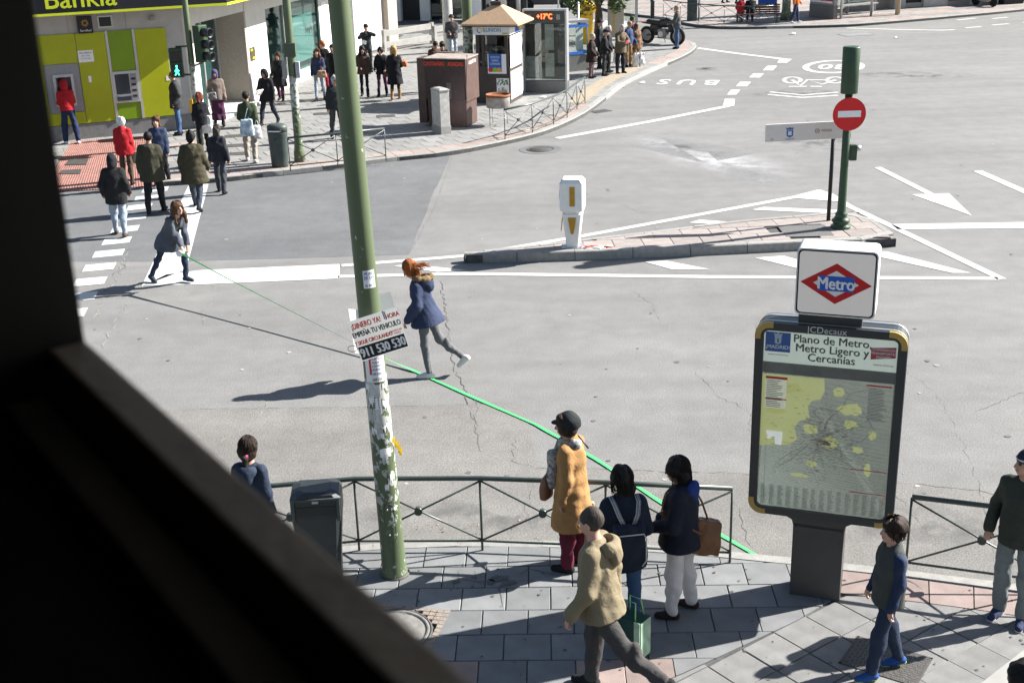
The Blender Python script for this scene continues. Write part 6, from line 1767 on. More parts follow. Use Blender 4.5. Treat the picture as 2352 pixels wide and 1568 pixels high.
    # ---- top garment
    tm = top if not isinstance(top, tuple) else cloth(*top)
    th = thick
    K = Field()
    wid = sc_
    K.cone(chest, waist, (.132 + th) * s * wid, (.128 + th) * s * wid, .05, (Rt, 1.18, .94))
    K.cone(T((-.105 * wid, -.01, .44)), T((.105 * wid, -.01, .44)), (.066 + th * .7) * s, (.066 + th * .7) * s, .06)
    K.cone(chest, T((0, -.01, .455)), (.125 + th) * s * wid, (.085 + th * .5) * s, .06, (Rt, 1.2, .88))
    knm = (J[0][1] + J[1][1]) / 2
    hemdir = (knm - pel) / np.linalg.norm(knm - pel) if sit is None else aa((0, 0, -1)); hemdir = hemdir * .6 + (Rt @ aa((0, 0, -1))) * .4; hemdir /= np.linalg.norm(hemdir)
    low_p = waist + hemdir * max(.02, (.53 * 1.75 + .12 - hem * 1.75)) * s
    K.cone(waist, low_p, (.128 + th) * s * wid, (.143 + th + flare) * s * wid, .05, (rotm('z', twist * .5), 1.2, 1.04))
    if hem < .45 and sit is None:
        for i in (0, 1):
            t_ = min(1, (.52 - hem) / .25); K.cone(J[i][0], J[i][0] + (J[i][1] - J[i][0]) * t_, (.105 + th) * s, (.095 + th + flare * .5) * s, .05)
    K.cut(low_p, hemdir)
    cu = cuff or 1.0
    for i in (2, 3):
        if vest: break
        sh, el, wr = J[i]; we = el + (wr - el) * cu
        K.chain([sh, el, we], [(.064 + th * .6) * s, (.055 + th * .7) * s, (.045 + th * .7) * s], .035)
    if collar in ('hood', 'hoodfur'):
        pass
    elif collar == 'fur': pass
    elif hood is None:
        K.cone(neck - Rt @ aa((0, 0, .04)), neck + Rt @ aa((0, -.005, .025)), .085 * s, .072 * s, .03)
    K.cute(neck + Rt @ aa((0, .03, .09)) * s, aa((.064, .075, .09)) * s, Rt) if hood is None else None
    V, Q = K.mesh(vox, .0034 + wool, seed + 2)
    net_obj(vest or ('coat' if hem < .42 else 'jacket'), V, Q, tm, root)
    if collar in ('hood', 'hoodfur'):
        K = Field().ell(T((0, -.115, .475)), aa((.135, .10, .085)) * s, Rt, .03).ell(T((0, -.165, .40)), aa((.10, .06, .09)) * s, Rt, .04).cute(T((0, -.045, .575)), aa((.09, .11, .115)) * s, Rt)
        net_obj('jacket_hood', *K.mesh(vox * .9, .004, seed + 9), tm, root)
    if under:
        K = Field()
        for i in (2, 3): K.chain([J[i][0], J[i][1], J[i][1] + (J[i][2] - J[i][1]) * .98], [.064 * s, .056 * s, .044 * s], .03)
        net_obj('sleeves', *K.mesh(vox, .006, seed + 3), cloth(*under), root)
    if collar in ('fur', 'hoodfur'):
        K = Field()
        pts = [T((.105 * math.cos(a), -.02 + .105 * math.sin(a) , .475 + .05 * -math.sin(a))) for a in np.linspace(R(-35), R(215), 9)]
        pts = [T((.12 * math.cos(a), -.07 - .125 * math.sin(a), .53 - .035 * math.sin(a))) for a in np.linspace(R(-25), R(205), 9)]
        K.chain(pts, [.036 * s] * 9, .02)
        net_obj('fur_trim', *K.mesh(vox, .010, seed + 4), mat('fur', (.20, .135, .07), .95, .5, 60, .9, 120), root)
    if scarf:
        K = Field()
        for a in range(8):
            p = lambda q: T((.075 * math.cos(q), -.005 + .085 * math.sin(q), .50 + .012 * math.sin(2 * q)))
            K.cone(p(a * .785), p((a + 1) * .785), .042 * s, .042 * s, .02)
        K.chain([T((-.03, .09, .5)), T((-.085, .15, .38)), T((-.09, .175, .2)), T((-.085, .19, .04))], [.04 * s, .052 * s, .058 * s, .056 * s], .03); K.chain([T((.02, .1, .49)), T((.02, .15, .33)), T((.02, .17, .18))], [.038 * s, .045 * s, .048 * s], .03)
        net_obj('scarf', *K.mesh(vox, .007, seed + 5), scarf, root)
    # ---- hair, hats, hoods
    kind, hcol = hair
    if kind and not (hood or (hat and kind == 'none')):
        K = Field(); g = .011 if kind == 'short' else .024
        K.ell(Hd((0, -.02, .026)), aa((.077 + g, .092 + g, .094 + g)) * hs, Rh, .02)
        if kind in ('bob', 'long', 'pony', 'full'):
            K.ell(Hd((0, -.045, -.03)), aa((.085, .07, .10)) * hs, Rh, .03)
        if kind == 'bob': K.cone(Hd((0, -.05, -.03)), Hd((0, -.045, -.12)), .085 * hs, .08 * hs, .03, (Rh, 1.05, .75))
        if kind == 'long':
            K.cone(Hd((0, -.06, -.02)), Hd((0, -.085, -.26)), .085 * hs, .07 * hs, .03, (Rh, 1.15, .55))
            for sx in (-1, 1): K.chain([Hd((sx * .075, -.01, .02)), Hd((sx * .095, .02, -.12)), Hd((sx * .10, .04, -.25))], [.03 * hs, .034 * hs, .026 * hs], .03)
        if kind == 'pony': K.chain([Hd((0, -.10, -.02)), Hd((0, -.13, -.06)), Hd((0, -.125, -.18))], [.032 * hs, .03 * hs, .018 * hs], .02)
        # clear the face
        K.cute(Hd((0, .115, -.055)), aa((.062 if kind in ('long', 'bob', 'full') else .075, .085, .10)) * hs, Rh)
        if kind == 'short': K.cut(Hd((0, 0, -.055)), Rh @ aa((0, .35, -1))); K.cut(Hd((0, .075, .02)), Rh @ aa((0, 1, -.9)))
        net_obj('hair', *K.mesh(vox * .8, .0085 if kind != 'short' else .003, seed + 6), hairm(hcol), root)
        if strand:
            sr = random.Random(seed); mb = MB()
            for q in range(strand):
                ph = sr.uniform(-2.25, 2.25); r0 = 1.0 + sr.uniform(0, .10)
                L = {'bob': .13, 'long': .28, 'pony': 0, 'full': .05, 'short': 0}[kind] * sr.uniform(.7, 1.15)
                pts = []
                for e in np.linspace(.25, 1.75 if kind in ('bob', 'long') else 1.95, 6):
                    pts.append(aa((math.sin(ph) * math.sin(e) * .096 * r0, -.02 - math.cos(ph) * math.sin(e) * .112 * r0, .026 + math.cos(e) * .114 * r0)))
                if wind is not None:
                    for j in range(1, 6): pts.append(pts[5] + aa(wind) * (j / 5) * sr.uniform(.6, 1.2) + aa((sr.uniform(-.02, .02), sr.uniform(-.02, .02), sr.uniform(-.03, .03))) * j / 3)
                    pts = pts[:3] + pts[5:]
                elif L:
                    for j in (1, 2, 3): pts.append(pts[5] + aa((sr.uniform(-.008, .008), sr.uniform(-.006, .006), -L * j / 3)))
                elif kind == 'pony': pts[-1] = aa((sr.uniform(-.02, .02), -.112, -.03)); pts[-2] = pts[-2] * .75 + pts[-1] * .25
                n_ = len(pts); mb.tube([Hd(p) for p in pts], [.0055 * (1 - .75 * i_ / n_) * (.7 if i_ == 0 else 1) for i_ in range(n_)], 4)
            tag(mb.build('hair_strands', hairm(hcol), root), kind='stuff')
        if kind == 'pony': net_obj('hair_tie', *Field().ell(Hd((0, -.118, -.045)), aa((.03, .022, .024)) * hs, Rh).mesh(vox * .6), mat('tie_pink', (.7, .02, .16), .5), root)
    if hood:
        K = Field(); K.ell(Hd((0, -.03, .01)), aa((.105, .125, .128)) * hs, Rh, .03).ell(Hd((0, -.05, -.1)), aa((.105, .10, .1)) * hs, Rh, .05)
        K.cute(Hd((0, .13, -.03)), aa((.07, .085, .105)) * hs, Rh)
        net_obj('hood', *K.mesh(vox * .9, .005, seed + 7), cloth(*hood) if isinstance(hood, tuple) else hood, root)
    if hat:
        hk, hm = hat; hm = cloth(*hm) if isinstance(hm, tuple) else hm
        K = Field(); K.ell(Hd((0, -.02, .035)), aa((.094, .108, .106)) * hs, Rh, .02)
        if hk == 'flat': K.ell(Hd((0, .05, .085)), aa((.1, .11, .032)) * hs, Rh, .03)
        if hk == 'peak': K.ell(Hd((0, .10, .045)), aa((.06, .045, .014)) * hs, Rh, .02); K.ell(Hd((0, -.04, .03)), aa((.107, .118, .115)) * hs, Rh, .03)
        if hk == 'brim': K.ell(Hd((0, 0, .04)), aa((.135, .15, .016)) * hs, Rh, .02)
        zc_ = -.01 if hk != 'beanie' else -.0
        K.cut(Hd((0, 0, zc_ + .012)), Rh @ aa((0, .22, -1)))
        net_obj('hat', *K.mesh(vox * .8, .002, seed + 8), hm, root)
    root['joints'] = 0
    del root['joints']
    return root, dict(T=T, Hd=Hd, J=J, pel=pel, Rt=Rt, s=s)

def to_world(root, v):
    a = root.rotation_euler.z; c, s = math.cos(a), math.sin(a)
    return Vector((root.location.x + v[0] * c - v[1] * s, root.location.y + v[0] * s + v[1] * c, root.location.z + v[2]))

def bag(label, cat, name, at, size, rz, m_, strap=None, tilt=0, taper=.8, sm=None, noise=.004, vox=.014, puff=.35):
    """soft bag hanging at a point; strap: world points of its carrying strap"""
    K = Field(); w, d, hh = size
    K.slab((0, 0, -hh * .5), (w / 2, d / 2, hh / 2), np.eye(3), .02); K.ell((0, 0, -hh * .62), (w * .5, d * (.5 + puff * .5), hh * .38), None, .05)
    V, Q = K.mesh(vox, noise, int(abs(at[0] * 100)))
    t = np.clip(-V[:, 2] / hh, 0, 1); V[:, 0] *= taper + (1 - taper) * t
    root = thing(name, label, cat, at, rz)
    o = net_obj('pouch', V, Q, m_, root); o.rotation_euler = (0, R(tilt), 0)
    if strap:
        inv = (Matrix.Translation(at) @ Matrix.Rotation(rz, 4, 'Z')).inverted()
        MB().tube([inv @ Vector(p) for p in strap], .010, 6).build('strap', sm or m_, root)
    return root

NEAR, MID, FAR = .0125, .016, .021
WALK_L = ((24, 8, 5), (-16, 18, -25)); WALK_R = ((-16, 18, -25), (24, 8, 5))
STAND = ((2, 3, 0), (-1, 2, 0)); STROLL_L = ((13, 6, 0), (-9, 10, -12)); STROLL_R = ((-9, 10, -12), (13, 6, 0))
HANG = (('fk', 4, 7, 14), ('fk', -2, 7, 16)); SWING = (('fk', 18, 8, 20), ('fk', -18, 8, 16)); SWING2 = (('fk', -18, 8, 16), ('fk', 18, 8, 20))
POCKET = (('fk', -14, 18, 52, 20), ('fk', -14, 18, 52, 20))
NAVY = ('navy', (.020, .028, .055)); BLACK = ('black', (.011, .012, .015)); DENIM = ('denim', (.045, .085, .17)); DENIM_L = ('denim_pale', (.26, .31, .38)); DENIM_D = ('denim_dark', (.022, .034, .065))
GREY = ('grey', (.12, .125, .13)); CHAR = ('charcoal', (.032, .033, .036)); OLIVE = ('olive', (.050, .045, .026)); KHAKI = ('khaki', (.20, .165, .105)); MUST = ('mustard', (.33, .18, .07)); MAROON = ('maroon', (.10, .012, .028)); CREAM = ('cream', (.64, .60, .58)); WHITE = ('white', (.66, .66, .64)); RED = ('red', (.36, .012, .018)); BROWN = ('brown', (.075, .048, .035)); BEIGE = ('beige', (.33, .29, .24)); GREEN = ('green', (.040, .055, .030)); PURPLE = ('purple', (.075, .022, .055)); ORANGE = ('orange', (.55, .13, .02)); TAUPE = ('taupe', (.16, .125, .105)); TAN = ('tan', (.28, .17, .075)); BLUEB = ('blue', (.03, .05, .13)); PETROL = ('petrol', (.025, .03, .033)); SNEAK = ('sneaker', (.62, .61, .59)); BSNEAK = ('sneaker_blue', (.02, .075, .26)); FOREST = ('forest', (.035, .040, .032))

# ---- foreground
p50, k50 = person('auburn haired woman in a navy fur-hooded parka striding across the road', (-1.20, 16.95, 0), 166, 1.76, ((4, 12, 0), (-20, 34, -42)), (('fk', 8, 14, 42, 10), ('fk', 22, 6, 30)), 13, (12, -30), .98, NEAR,
    NAVY[:1] + ((.030, .042, .085),), .455, .018, .085, GREY, .84, shoes=SNEAK, sole=WHITE, hair=('bob', 'auburn'), tone='fair', collar='hoodfur', strand=110, wind=(.0, -.12, -.12))
p52, k52 = person('woman in a mustard coat and black cap leaning on the near railing', (.55, 11.22, .12), 152, 1.68, STAND, (('fk', -5, 7, 16), ('ik', (.15, .36, .87), (.6, -.5, -.5))), 2, (18, -6), 1.03, NEAR,
    MUST, .29, .012, .05, MAROON, 1.25, shoes=BLACK, hair=('full', 'dark'), hat=('peak', ('hat_dark', (.018, .022, .024))), tone='mid',
    scarf=mat('scarf_print', (.26, .25, .245), .9, .85, 26, .3, 60))
p53, k53 = person('person with black hair and a dark backpack standing behind the khaki jacket man', (.95, 10.06, .12), 100, 1.64, STAND, (('fk', 2, 10, 40, 10), ('fk', 2, 14, 50, 10)), 2, (6, -4), 1.04, NEAR,
    ('midnight', (.010, .016, .030)), .42, .02, .02, DENIM, .95, shoes=BLACK, hair=('bob', 'black'), tone='mid', strand=90)
p54, k54 = person('man in a khaki hooded jacket striding past with his head turned away', (.66, 9.08, .12), 163, 1.79, ((-30, 24, -34, 2), (9, 5, 0, 2)), (('fk', 10, 12, 24, 6), ('fk', -14, 10, 16)), 4, (-12, -3), 1.06, NEAR,
    KHAKI, .455, .02, .014, ('slate_trousers', (.055, .052, .052)), 1.12, shoes=BLACK, hair=('short', 'salt'), tone='fair', collar='hood')
p55, k55 = person('woman in a navy jacket and cream trousers with a tan shoulder bag', (1.50, 10.33, .12), 163, 1.60, ((6, 6, 0), (-6, 4, 0)), (('fk', 8, 12, 70, 30), ('fk', 4, 10, 60, 20)), 1, (8, -5), 1.14, NEAR,
    ('ink', (.012, .015, .026)), .455, .026, .02, CREAM, 1.2, shoes=('shoe_brown', (.03, .018, .018)), hair=('bob', 'black'), tone='mid', collar=None, strand=90)
net_obj('blue_hood', *Field().ell(k55['T']((0, -.11, .49)), (.10, .075, .085), None, .03).ell(k55['T']((0, -.13, .42)), (.07, .045, .07), None, .03).mesh(NEAR, .005, 3), cloth('royal', (.02, .045, .19)), p55)
p56, k56 = person('boy in a grey-green quilted vest walking at the lower right', (3.12, 9.27, .12), 184, 1.49, STROLL_L, (('fk', -2, 9, 18), ('fk', 6, 9, 18)), 0, (10, 4), .95, NEAR,
    ('vest', (.052, .060, .056)), .47, .02, .0, DENIM_D, 1.05, shoes=BSNEAK, sole=('sole_lime', (.5, .6, .1)), hair=('full', 'dark'), strand=70, tone='fair', under=('sleeve_navy', (.020, .034, .075)), vest='quilted_vest')
p57, k57 = person('man in a striped beanie and grey-green field jacket at the right edge', (4.52, 10.05, .12), 232, 1.72, STAND, POCKET, 0, (-44, 0), 1.02, NEAR,
    FOREST, .465, .012, .0, ('jeans_grey', (.16, .185, .19)), 1.12, shoes=('sneaker_navy', (.03, .04, .09)), sole=WHITE, hair=('none', 'dark'), hat=('beanie', ('beanie_navy', (.016, .020, .040))), tone='mid')
net_obj('hat_stripe', *Field().ell(k57['Hd']((0, -.02, .05)), (.1, .113, .028), rotm('z', -44)).mesh(.009), cloth('stripe_pale', (.5, .5, .5)), p57)
p51, k51 = person('girl with a dark ponytail and navy jacket beside the dark litter bin', (-2.6, 11.2, .12), 78, 1.52, STAND, HANG, 0, (4, -4), .95, NEAR,
    ('jacket_slate', (.022, .032, .055)), .47, .012, .0, BLACK, .9, shoes=BLACK, hair=('pony', 'dark'), tone='mid', collar='hood', strand=90)
p58, k58 = person('dark haired passer-by cut off at the lower right corner', (3.27, 6.98, .12), 70, 1.66, STAND, HANG, 0, (0, 0), 1.0, NEAR, BLACK, .46, .01, .0, DENIM_D, hair=('full', 'black'))

# ---- in the road and on the crossing
p8, k8 = person('laughing woman in a grey cardigan bending to hold a reel of green ribbon', (-6.08, 21.86, 0), 322, 1.74, ((34, 44, 0, 7), (-20, 14, -20, 9)), (('ik', (-.05, .46, .64), (-.8, .1, -.3)), ('ik', (.05, .46, .66), (.8, .1, -.3))), 40, (-6, 26), .98, MID,
    ('cardigan', (.075, .085, .105)), .42, .006, .08, DENIM_D, .8, shoes=('sneaker_grey', (.04, .05, .07)), hair=('long', 'brown'), strand=60, tone='fair', collar=None, cuff=.75, wool=.003)
ppl = [
 # label, loc, face, h, legs, arms, lean, head, build, dict
 ('person in a black hooded jacket and pale jeans on the crossing', (-8.0, 25.32, 0), 96, 1.69, STROLL_L, POCKET, 2, (0, 0), 1.08, dict(top=('black_hoodie', (.014, .014, .016)), hem=.40, thick=.025, pants=DENIM_L, fit=1.1, shoes=BROWN, hair=('none', 'dark'), hood=BLACK, vox=MID)),
 ('man in a long dark khaki parka crossing with his back turned', (-7.74, 27.2, 0), 92, 1.80, STROLL_R, (('fk', 0, 14, 30), ('fk', 4, 14, 60, 30)), 2, (5, 0), 1.12, dict(top=('parka_khaki', (.040, .038, .024)), hem=.40, thick=.03, flare=.03, pants=BLACK, fit=1.1, hair=('short', 'black'), collar='hood', vox=MID)),
 ('person in a dark olive padded coat nearest the painted stop line', (-6.88, 27.41, 0), 88, 1.76, WALK_L, (('fk', 0, 16, 30), ('fk', 8, 14, 40)), 3, (-4, -3), 1.18, dict(top=OLIVE, hem=.36, thick=.03, flare=.05, pants=('slate_jeans', (.045, .055, .075)), hair=('full', 'black'), collar='hood', vox=MID)),
 ('woman in a dark jacket with a tan strap across her back stepping off the kerb', (-6.66, 28.95, 0), 86, 1.58, STROLL_L, (('fk', 0, 10, 14), ('fk', -8, 12, 10)), 3, (0, -4), 1.0, dict(top=('jacket_ash', (.022, .025, .032)), hem=.46, thick=.015, flare=.01, pants=('grey_cords', (.045, .050, .060)), fit=1.15, hair=('bob', 'salt'), vox=MID)),
 ('white haired woman in a red quilted coat walking to the bank', (-9.15, 30.1, .03), 98, 1.62, STROLL_L, HANG, 0, (0, 0), 1.04, dict(top=RED, hem=.44, thick=.015, flare=.02, pants=BROWN, hair=('full', 'white'), vox=MID)),
 ('woman with windblown brown hair walking toward the camera behind the parka man', (-8.25, 29.85, .0), 276, 1.68, STROLL_R, HANG, 0, (0, 0), 1.0, dict(top=NAVY, hem=.46, thick=.015, pants=BLACK, shoes=SNEAK, hair=('bob', 'brown'), tone='fair', vox=MID)),
 ('person in a red hooded top at the cash machine', (-12.1, 35.1, .12), 112, 1.76, ((4, 4, 0, 5), (-6, 4, 0, 6)), (('fk', 30, 8, 50), ('fk', 30, 8, 50)), 8, (0, -14), 1.04, dict(top=RED, hem=.52, thick=.012, pants=('tracksuit', (.016, .026, .07)), fit=1.2, shoes=SNEAK, hair=('none', 'dark'), hood=RED, vox=FAR)),
 ('person in a dark coat and jeans standing by the bank wall', (-9.3, 35.95, .12), 196, 1.80, STAND, POCKET, 0, (0, 0), 1.05, dict(top=CHAR, hem=.42, thick=.02, pants=DENIM, fit=.95, hair=('short', 'auburn'), vox=FAR)),
 ('woman in a taupe jacket, headscarf and long purple skirt', (-8.42, 37.2, .12), 282, 1.64, STROLL_L, (('fk', 4, 10, 14), ('fk', 8, 12, 50, 30)), 0, (0, -6), 1.1, dict(top=TAUPE, hem=.46, thick=.02, flare=.02, pants=None, skirt=(PURPLE, .20, .06), shoes=BLACK, boots=.5, hair=('none', 'dark'), hood=('scarf_violet', (.06, .05, .13)), tone='tan', vox=FAR)),
 ('red haired woman in black behind the crossing signal', (-7.98, 33.2, .12), 110, 1.58, STROLL_R, (('fk', 10, 10, 40), ('fk', 10, 12, 60)), 3, (30, 0), 1.0, dict(top=BLACK, hem=.47, thick=.01, pants=BLACK, hair=('bob', 'reddish'), scarf=None, vox=FAR)),
 ('person in a green jacket and beige trousers carrying a printed bag on the back', (-6.49, 31.85, .12), 96, 1.78, STROLL_L, (('fk', 10, 10, 70, 20), ('fk', -12, 10, 30)), 2, (-6, 0), 1.02, dict(top=GREEN, hem=.50, thick=.014, pants=BEIGE, fit=1.12, shoes=SNEAK, hair=('short', 'black'), vox=MID)),
 ('person in a black hooded coat carrying white papers', (-6.93, 37.1, .12), 252, 1.66, WALK_R, (('fk', 2, 10, 16), ('fk', 12, 14, 75, 30)), 4, (4, -10), 1.08, dict(top=BLACK, hem=.43, thick=.02, flare=.02, pants=('slacks_ink', (.02, .024, .036)), hair=('none', 'dark'), hood=BLACK, tone='tan', vox=FAR)),
 ('woman in a long black coat and plum trousers by the bank window', (-7.3, 41.5, .12), 262, 1.56, STROLL_L, (('fk', 6, 10, 40), ('fk', 6, 10, 50)), 0, (8, -4), 1.05, dict(top=BLACK, hem=.30, thick=.02, flare=.07, pants=PURPLE, shoes=BLACK, hair=('bob', 'dark'), vox=FAR)),
 ('young woman with long hair, dark jacket and pale jeans by the bank poster', (-6.0, 41.35, .12), 266, 1.66, STROLL_R, (('fk', 10, 12, 60, 30), ('fk', 2, 10, 30)), 0, (-4, -3), .98, dict(top=NAVY, hem=.49, thick=.012, pants=DENIM_L, fit=.85, shoes=BLACK, hair=('long', 'brown'), tone='fair', vox=FAR)),
 ('woman in dark glasses, black coat and red trousers behind the long haired one', (-6.08, 43.2, .12), 268, 1.70, STROLL_L, HANG, 0, (0, 0), 1.0, dict(top=BLACK, hem=.44, thick=.015, pants=('scarlet', (.30, .008, .03)), hair=('bob', 'auburn'), vox=FAR)),
 ('dark haired man in a black jacket beside the long haired woman', (-5.58, 41.9, .12), 262, 1.72, STROLL_R, HANG, 0, (0, 0), 1.05, dict(top=BLACK, hem=.46, thick=.015, pants=DENIM_D, hair=('short', 'black'), vox=FAR)),
 ('elderly grey haired man in a dark jacket half behind the big lamp post', (-4.62, 34.6, .12), 292, 1.74, STROLL_L, (('fk', -8, 10, 30), ('fk', -8, 10, 30)), 3, (6, -6), 1.06, dict(top=PETROL, hem=.47, thick=.015, pants=('slacks_grey', (.05, .055, .06)), fit=1.1, hair=('short', 'grey'), tone='mid', vox=MID)),
 ('man in a cap eating with both hands against the sunlit wall', (-5.05, 47.7, .12), 278, 1.76, STAND, (('ik', (-.05, .20, 1.46), (-1, -.2, -.5)), ('ik', (.05, .22, 1.40), (1, -.2, -.5))), 0, (0, -8), 1.02, dict(top=PETROL, hem=.47, thick=.01, pants=CHAR, hair=('none', 'black'), hat=('beanie', BLACK), vox=FAR)),
 ('woman with very long dark hair in a brown jumper and leggings', (-4.6, 41.9, .12), 272, 1.64, STROLL_L, (('fk', 4, 10, 20), ('fk', 10, 12, 70, 30)), 0, (4, -4), 1.0, dict(top=BROWN, hem=.44, thick=.014, flare=.03, pants=BLACK, fit=.8, shoes=BLACK, boots=.4, hair=('long', 'black'), tone='fair', vox=FAR)),
 ('woman in a fur collared black coat and plum tights with a maroon bag', (-4.02, 41.9, .12), 264, 1.58, STROLL_R, (('fk', 10, 10, 50), ('fk', 10, 10, 50)), 0, (4, -4), 1.02, dict(top=BLACK, hem=.45, thick=.015, flare=.02, pants=PURPLE, fit=.85, shoes=BLACK, boots=.4, hair=('full', 'black'), collar='fur', tone='fair', vox=FAR)),
 ('blonde woman in a knee length black coat walking away', (-3.52, 41.1, .12), 92, 1.70, STROLL_R, (('fk', 4, 10, 20), ('fk', 12, 14, 80, 30)), 0, (0, 0), 1.06, dict(top=BLACK, hem=.29, thick=.02, flare=.05, pants=CHAR, fit=.85, shoes=TAN, boots=.75, hair=('long', 'blonde'), vox=FAR)),
 ('man in a cap, grey padded jacket and pale jeans behind the chestnut stand', (-2.0, 50.6, .12), 275, 1.72, STAND, (('fk', 20, 12, 60, 30), ('fk', 20, 12, 60, 30)), 0, (0, -6), 1.12, dict(top=('padded_grey', (.055, .052, .055)), hem=.47, thick=.03, pants=DENIM_L, fit=.95, hair=('none', 'dark'), hat=('peak', CHAR), vox=FAR)),
 ('man in a brown jacket looking down over the chestnut stand', (-2.31, 42.3, .12), 300, 1.72, STAND, HANG, 10, (0, -25), 1.05, dict(top=BROWN, hem=.46, thick=.015, hair=('short', 'dark'), vox=FAR)),
 ('smiling woman beside the brown jacket man at the chestnut stand', (-2.05, 42.75, .12), 282, 1.62, STAND, HANG, 8, (0, -20), 1.0, dict(top=BLACK, hem=.46, thick=.015, hair=('full', 'dark'), tone='fair', vox=FAR)),
 ('elderly woman in a pale knitted hat and dark fur coat at the kerb', (3.04, 44.6, .12), 345, 1.50, STAND, (('fk', 10, 10, 40), ('fk', 10, 10, 40)), 3, (-10, -4), 1.12, dict(top=('fur_dark', (.022, .013, .012)), hem=.36, thick=.025, flare=.04, pants=('mauve', (.13, .085, .095)), fit=1.0, shoes=BLACK, hair=('none', 'white'), hat=('beanie', ('hat_pale', (.36, .35, .32))), tone='fair', vox=FAR)),
 ('man in a flat cap and black leather jacket in the bus queue', (3.53, 45.1, .12), 350, 1.60, STAND, (('fk', 12, 10, 40), ('fk', 12, 10, 40)), 3, (0, -6), 1.05, dict(top=BLACK, hem=.47, thick=.012, pants=CHAR, hair=('short', 'grey'), hat=('flat', CHAR), vox=FAR)),
 ('grey haired woman with a white carrier bag in the bus queue', (3.74, 45.85, .12), 350, 1.62, STAND, (('fk', 8, 10, 30), ('fk', 6, 10, 20)), 0, (0, 0), 1.04, dict(top=PETROL, hem=.44, thick=.015, pants=CHAR, hair=('full', 'grey'), tone='fair', vox=FAR)),
 ('tall dark hatted man at the back of the bus queue', (3.5, 46.9, .12), 352, 1.76, STAND, HANG, 0, (0, 0), 1.06, dict(top=BLACK, hem=.44, thick=.015, pants=BLACK, hair=('none', 'black'), hat=('brim', BLACK), vox=FAR)),
 ('grey haired man in an olive car coat looking at a red phone', (4.14, 45.55, .12), 300, 1.70, STAND, (('ik', (-.06, .32, 1.12), (-1, -.3, -.5)), ('ik', (.06, .32, 1.12), (1, -.3, -.5))), 4, (0, -24), 1.1, dict(top=('coat_olive', (.115, .092, .060)), hem=.42, thick=.02, flare=.02, pants=('slacks_navy', (.016, .018, .026)), fit=1.15, hair=('full', 'grey'), vox=FAR)),
 ('balding man in a blue jacket and tan trousers holding a cane', (4.59, 47.2, .12), 318, 1.64, STAND, (('fk', 8, 10, 40), ('fk', 12, 8, 30)), 2, (0, -4), 1.04, dict(top=BLUEB, hem=.48, thick=.012, pants=TAN, fit=1.1, hair=('short', 'bald'), vox=FAR)),
 ('woman in a brown patterned coat with white carrier bags', (4.9, 47.45, .12), 300, 1.52, STAND, HANG, 0, (0, 0), 1.06, dict(top=mat('coat_camo', (.15, .085, .045), .9, .75, 12, .2, 60), hem=.38, thick=.018, flare=.02, pants=TAN, hair=('bob', 'brown'), vox=FAR)),
 ('person in a green hat at the back near the motorcycle', (4.85, 48.6, .12), 320, 1.66, STAND, HANG, 0, (0, 0), 1.0, dict(top=BLACK, hem=.44, thick=.012, pants=CHAR, hair=('short', 'dark'), hat=('beanie', ('hat_green', (.03, .07, .02))), vox=FAR)),
 ('man in a grey jacket and jeans standing beside the motorcycle', (7.0, 51.95, .12), 172, 1.70, STAND, (('fk', 22, 8, 50), ('fk', 22, 8, 50)), 2, (0, -2), 1.06, dict(top=('jacket_grey', (.075, .078, .075)), hem=.47, thick=.015, pants=DENIM, fit=1.1, shoes=BLACK, hair=('short', 'bald'), vox=FAR)),
 ('person in a bright orange top walking at the top right', (13.55, 59.95, .12), 350, 1.68, STROLL_L, SWING, 0, (0, 0), 1.0, dict(top=ORANGE, hem=.50, thick=.012, pants=NAVY, fit=1.1, shoes=SNEAK, hair=('short', 'dark'), vox=FAR)),
 ('first of two walkers whose legs show above the distant bench', (12.1, 70.6, .12), 10, 1.72, STROLL_L, HANG, 0, (0, 0), 1.0, dict(top=BLACK, pants=CHAR, vox=.03)),
 ('second of two walkers whose legs show above the distant bench', (12.75, 69.7, .12), 15, 1.70, STROLL_R, HANG, 0, (0, 0), 1.0, dict(top=PETROL, pants=NAVY, vox=.03)),
 ('passer-by whose pale head shows above the kiosk roof', (.12, 54.3, .12), 200, 1.66, STAND, HANG, 0, (0, 0), 1.0, dict(top=CHAR, pants=CHAR, hair=('short', 'grey'), tone='fair', vox=.03)),
 ('passer-by whose dark head shows left of the kiosk finial', (-.57, 54.7, .12), 100, 1.70, STAND, HANG, 0, (0, 0), 1.0, dict(top=BLACK, pants=CHAR, hair=('full', 'black'), vox=.03)),
]
KP = {}
for (lab, loc, fc, hh, lg, ar, ln, hd, bd_, kw) in ppl:
    KP[lab] = person(lab, loc, fc, hh, lg, ar, ln, hd, bd_, **kw)
SITL = ((86, 84, 0, 5), (86, 84, 0, 5))
person('seated person in a red jacket on the distant bench', (11.12, 60.62, .12), 84, 1.62, SITL, (('fk', 30, 8, 50), ('fk', 30, 8, 50)), 6, (0, 0), 1.0, FAR, RED, .5, .015, 0, TAUPE, hair=('bob', 'grey'), sit=.50)
person('seated person in black on the distant bench', (11.6, 60.62, .12), 84, 1.72, SITL, (('fk', 30, 10, 50), ('fk', 30, 10, 50)), 14, (0, -20), 1.12, FAR, BLACK, .5, .02, 0, NAVY, hair=('short', 'black'), sit=.50)

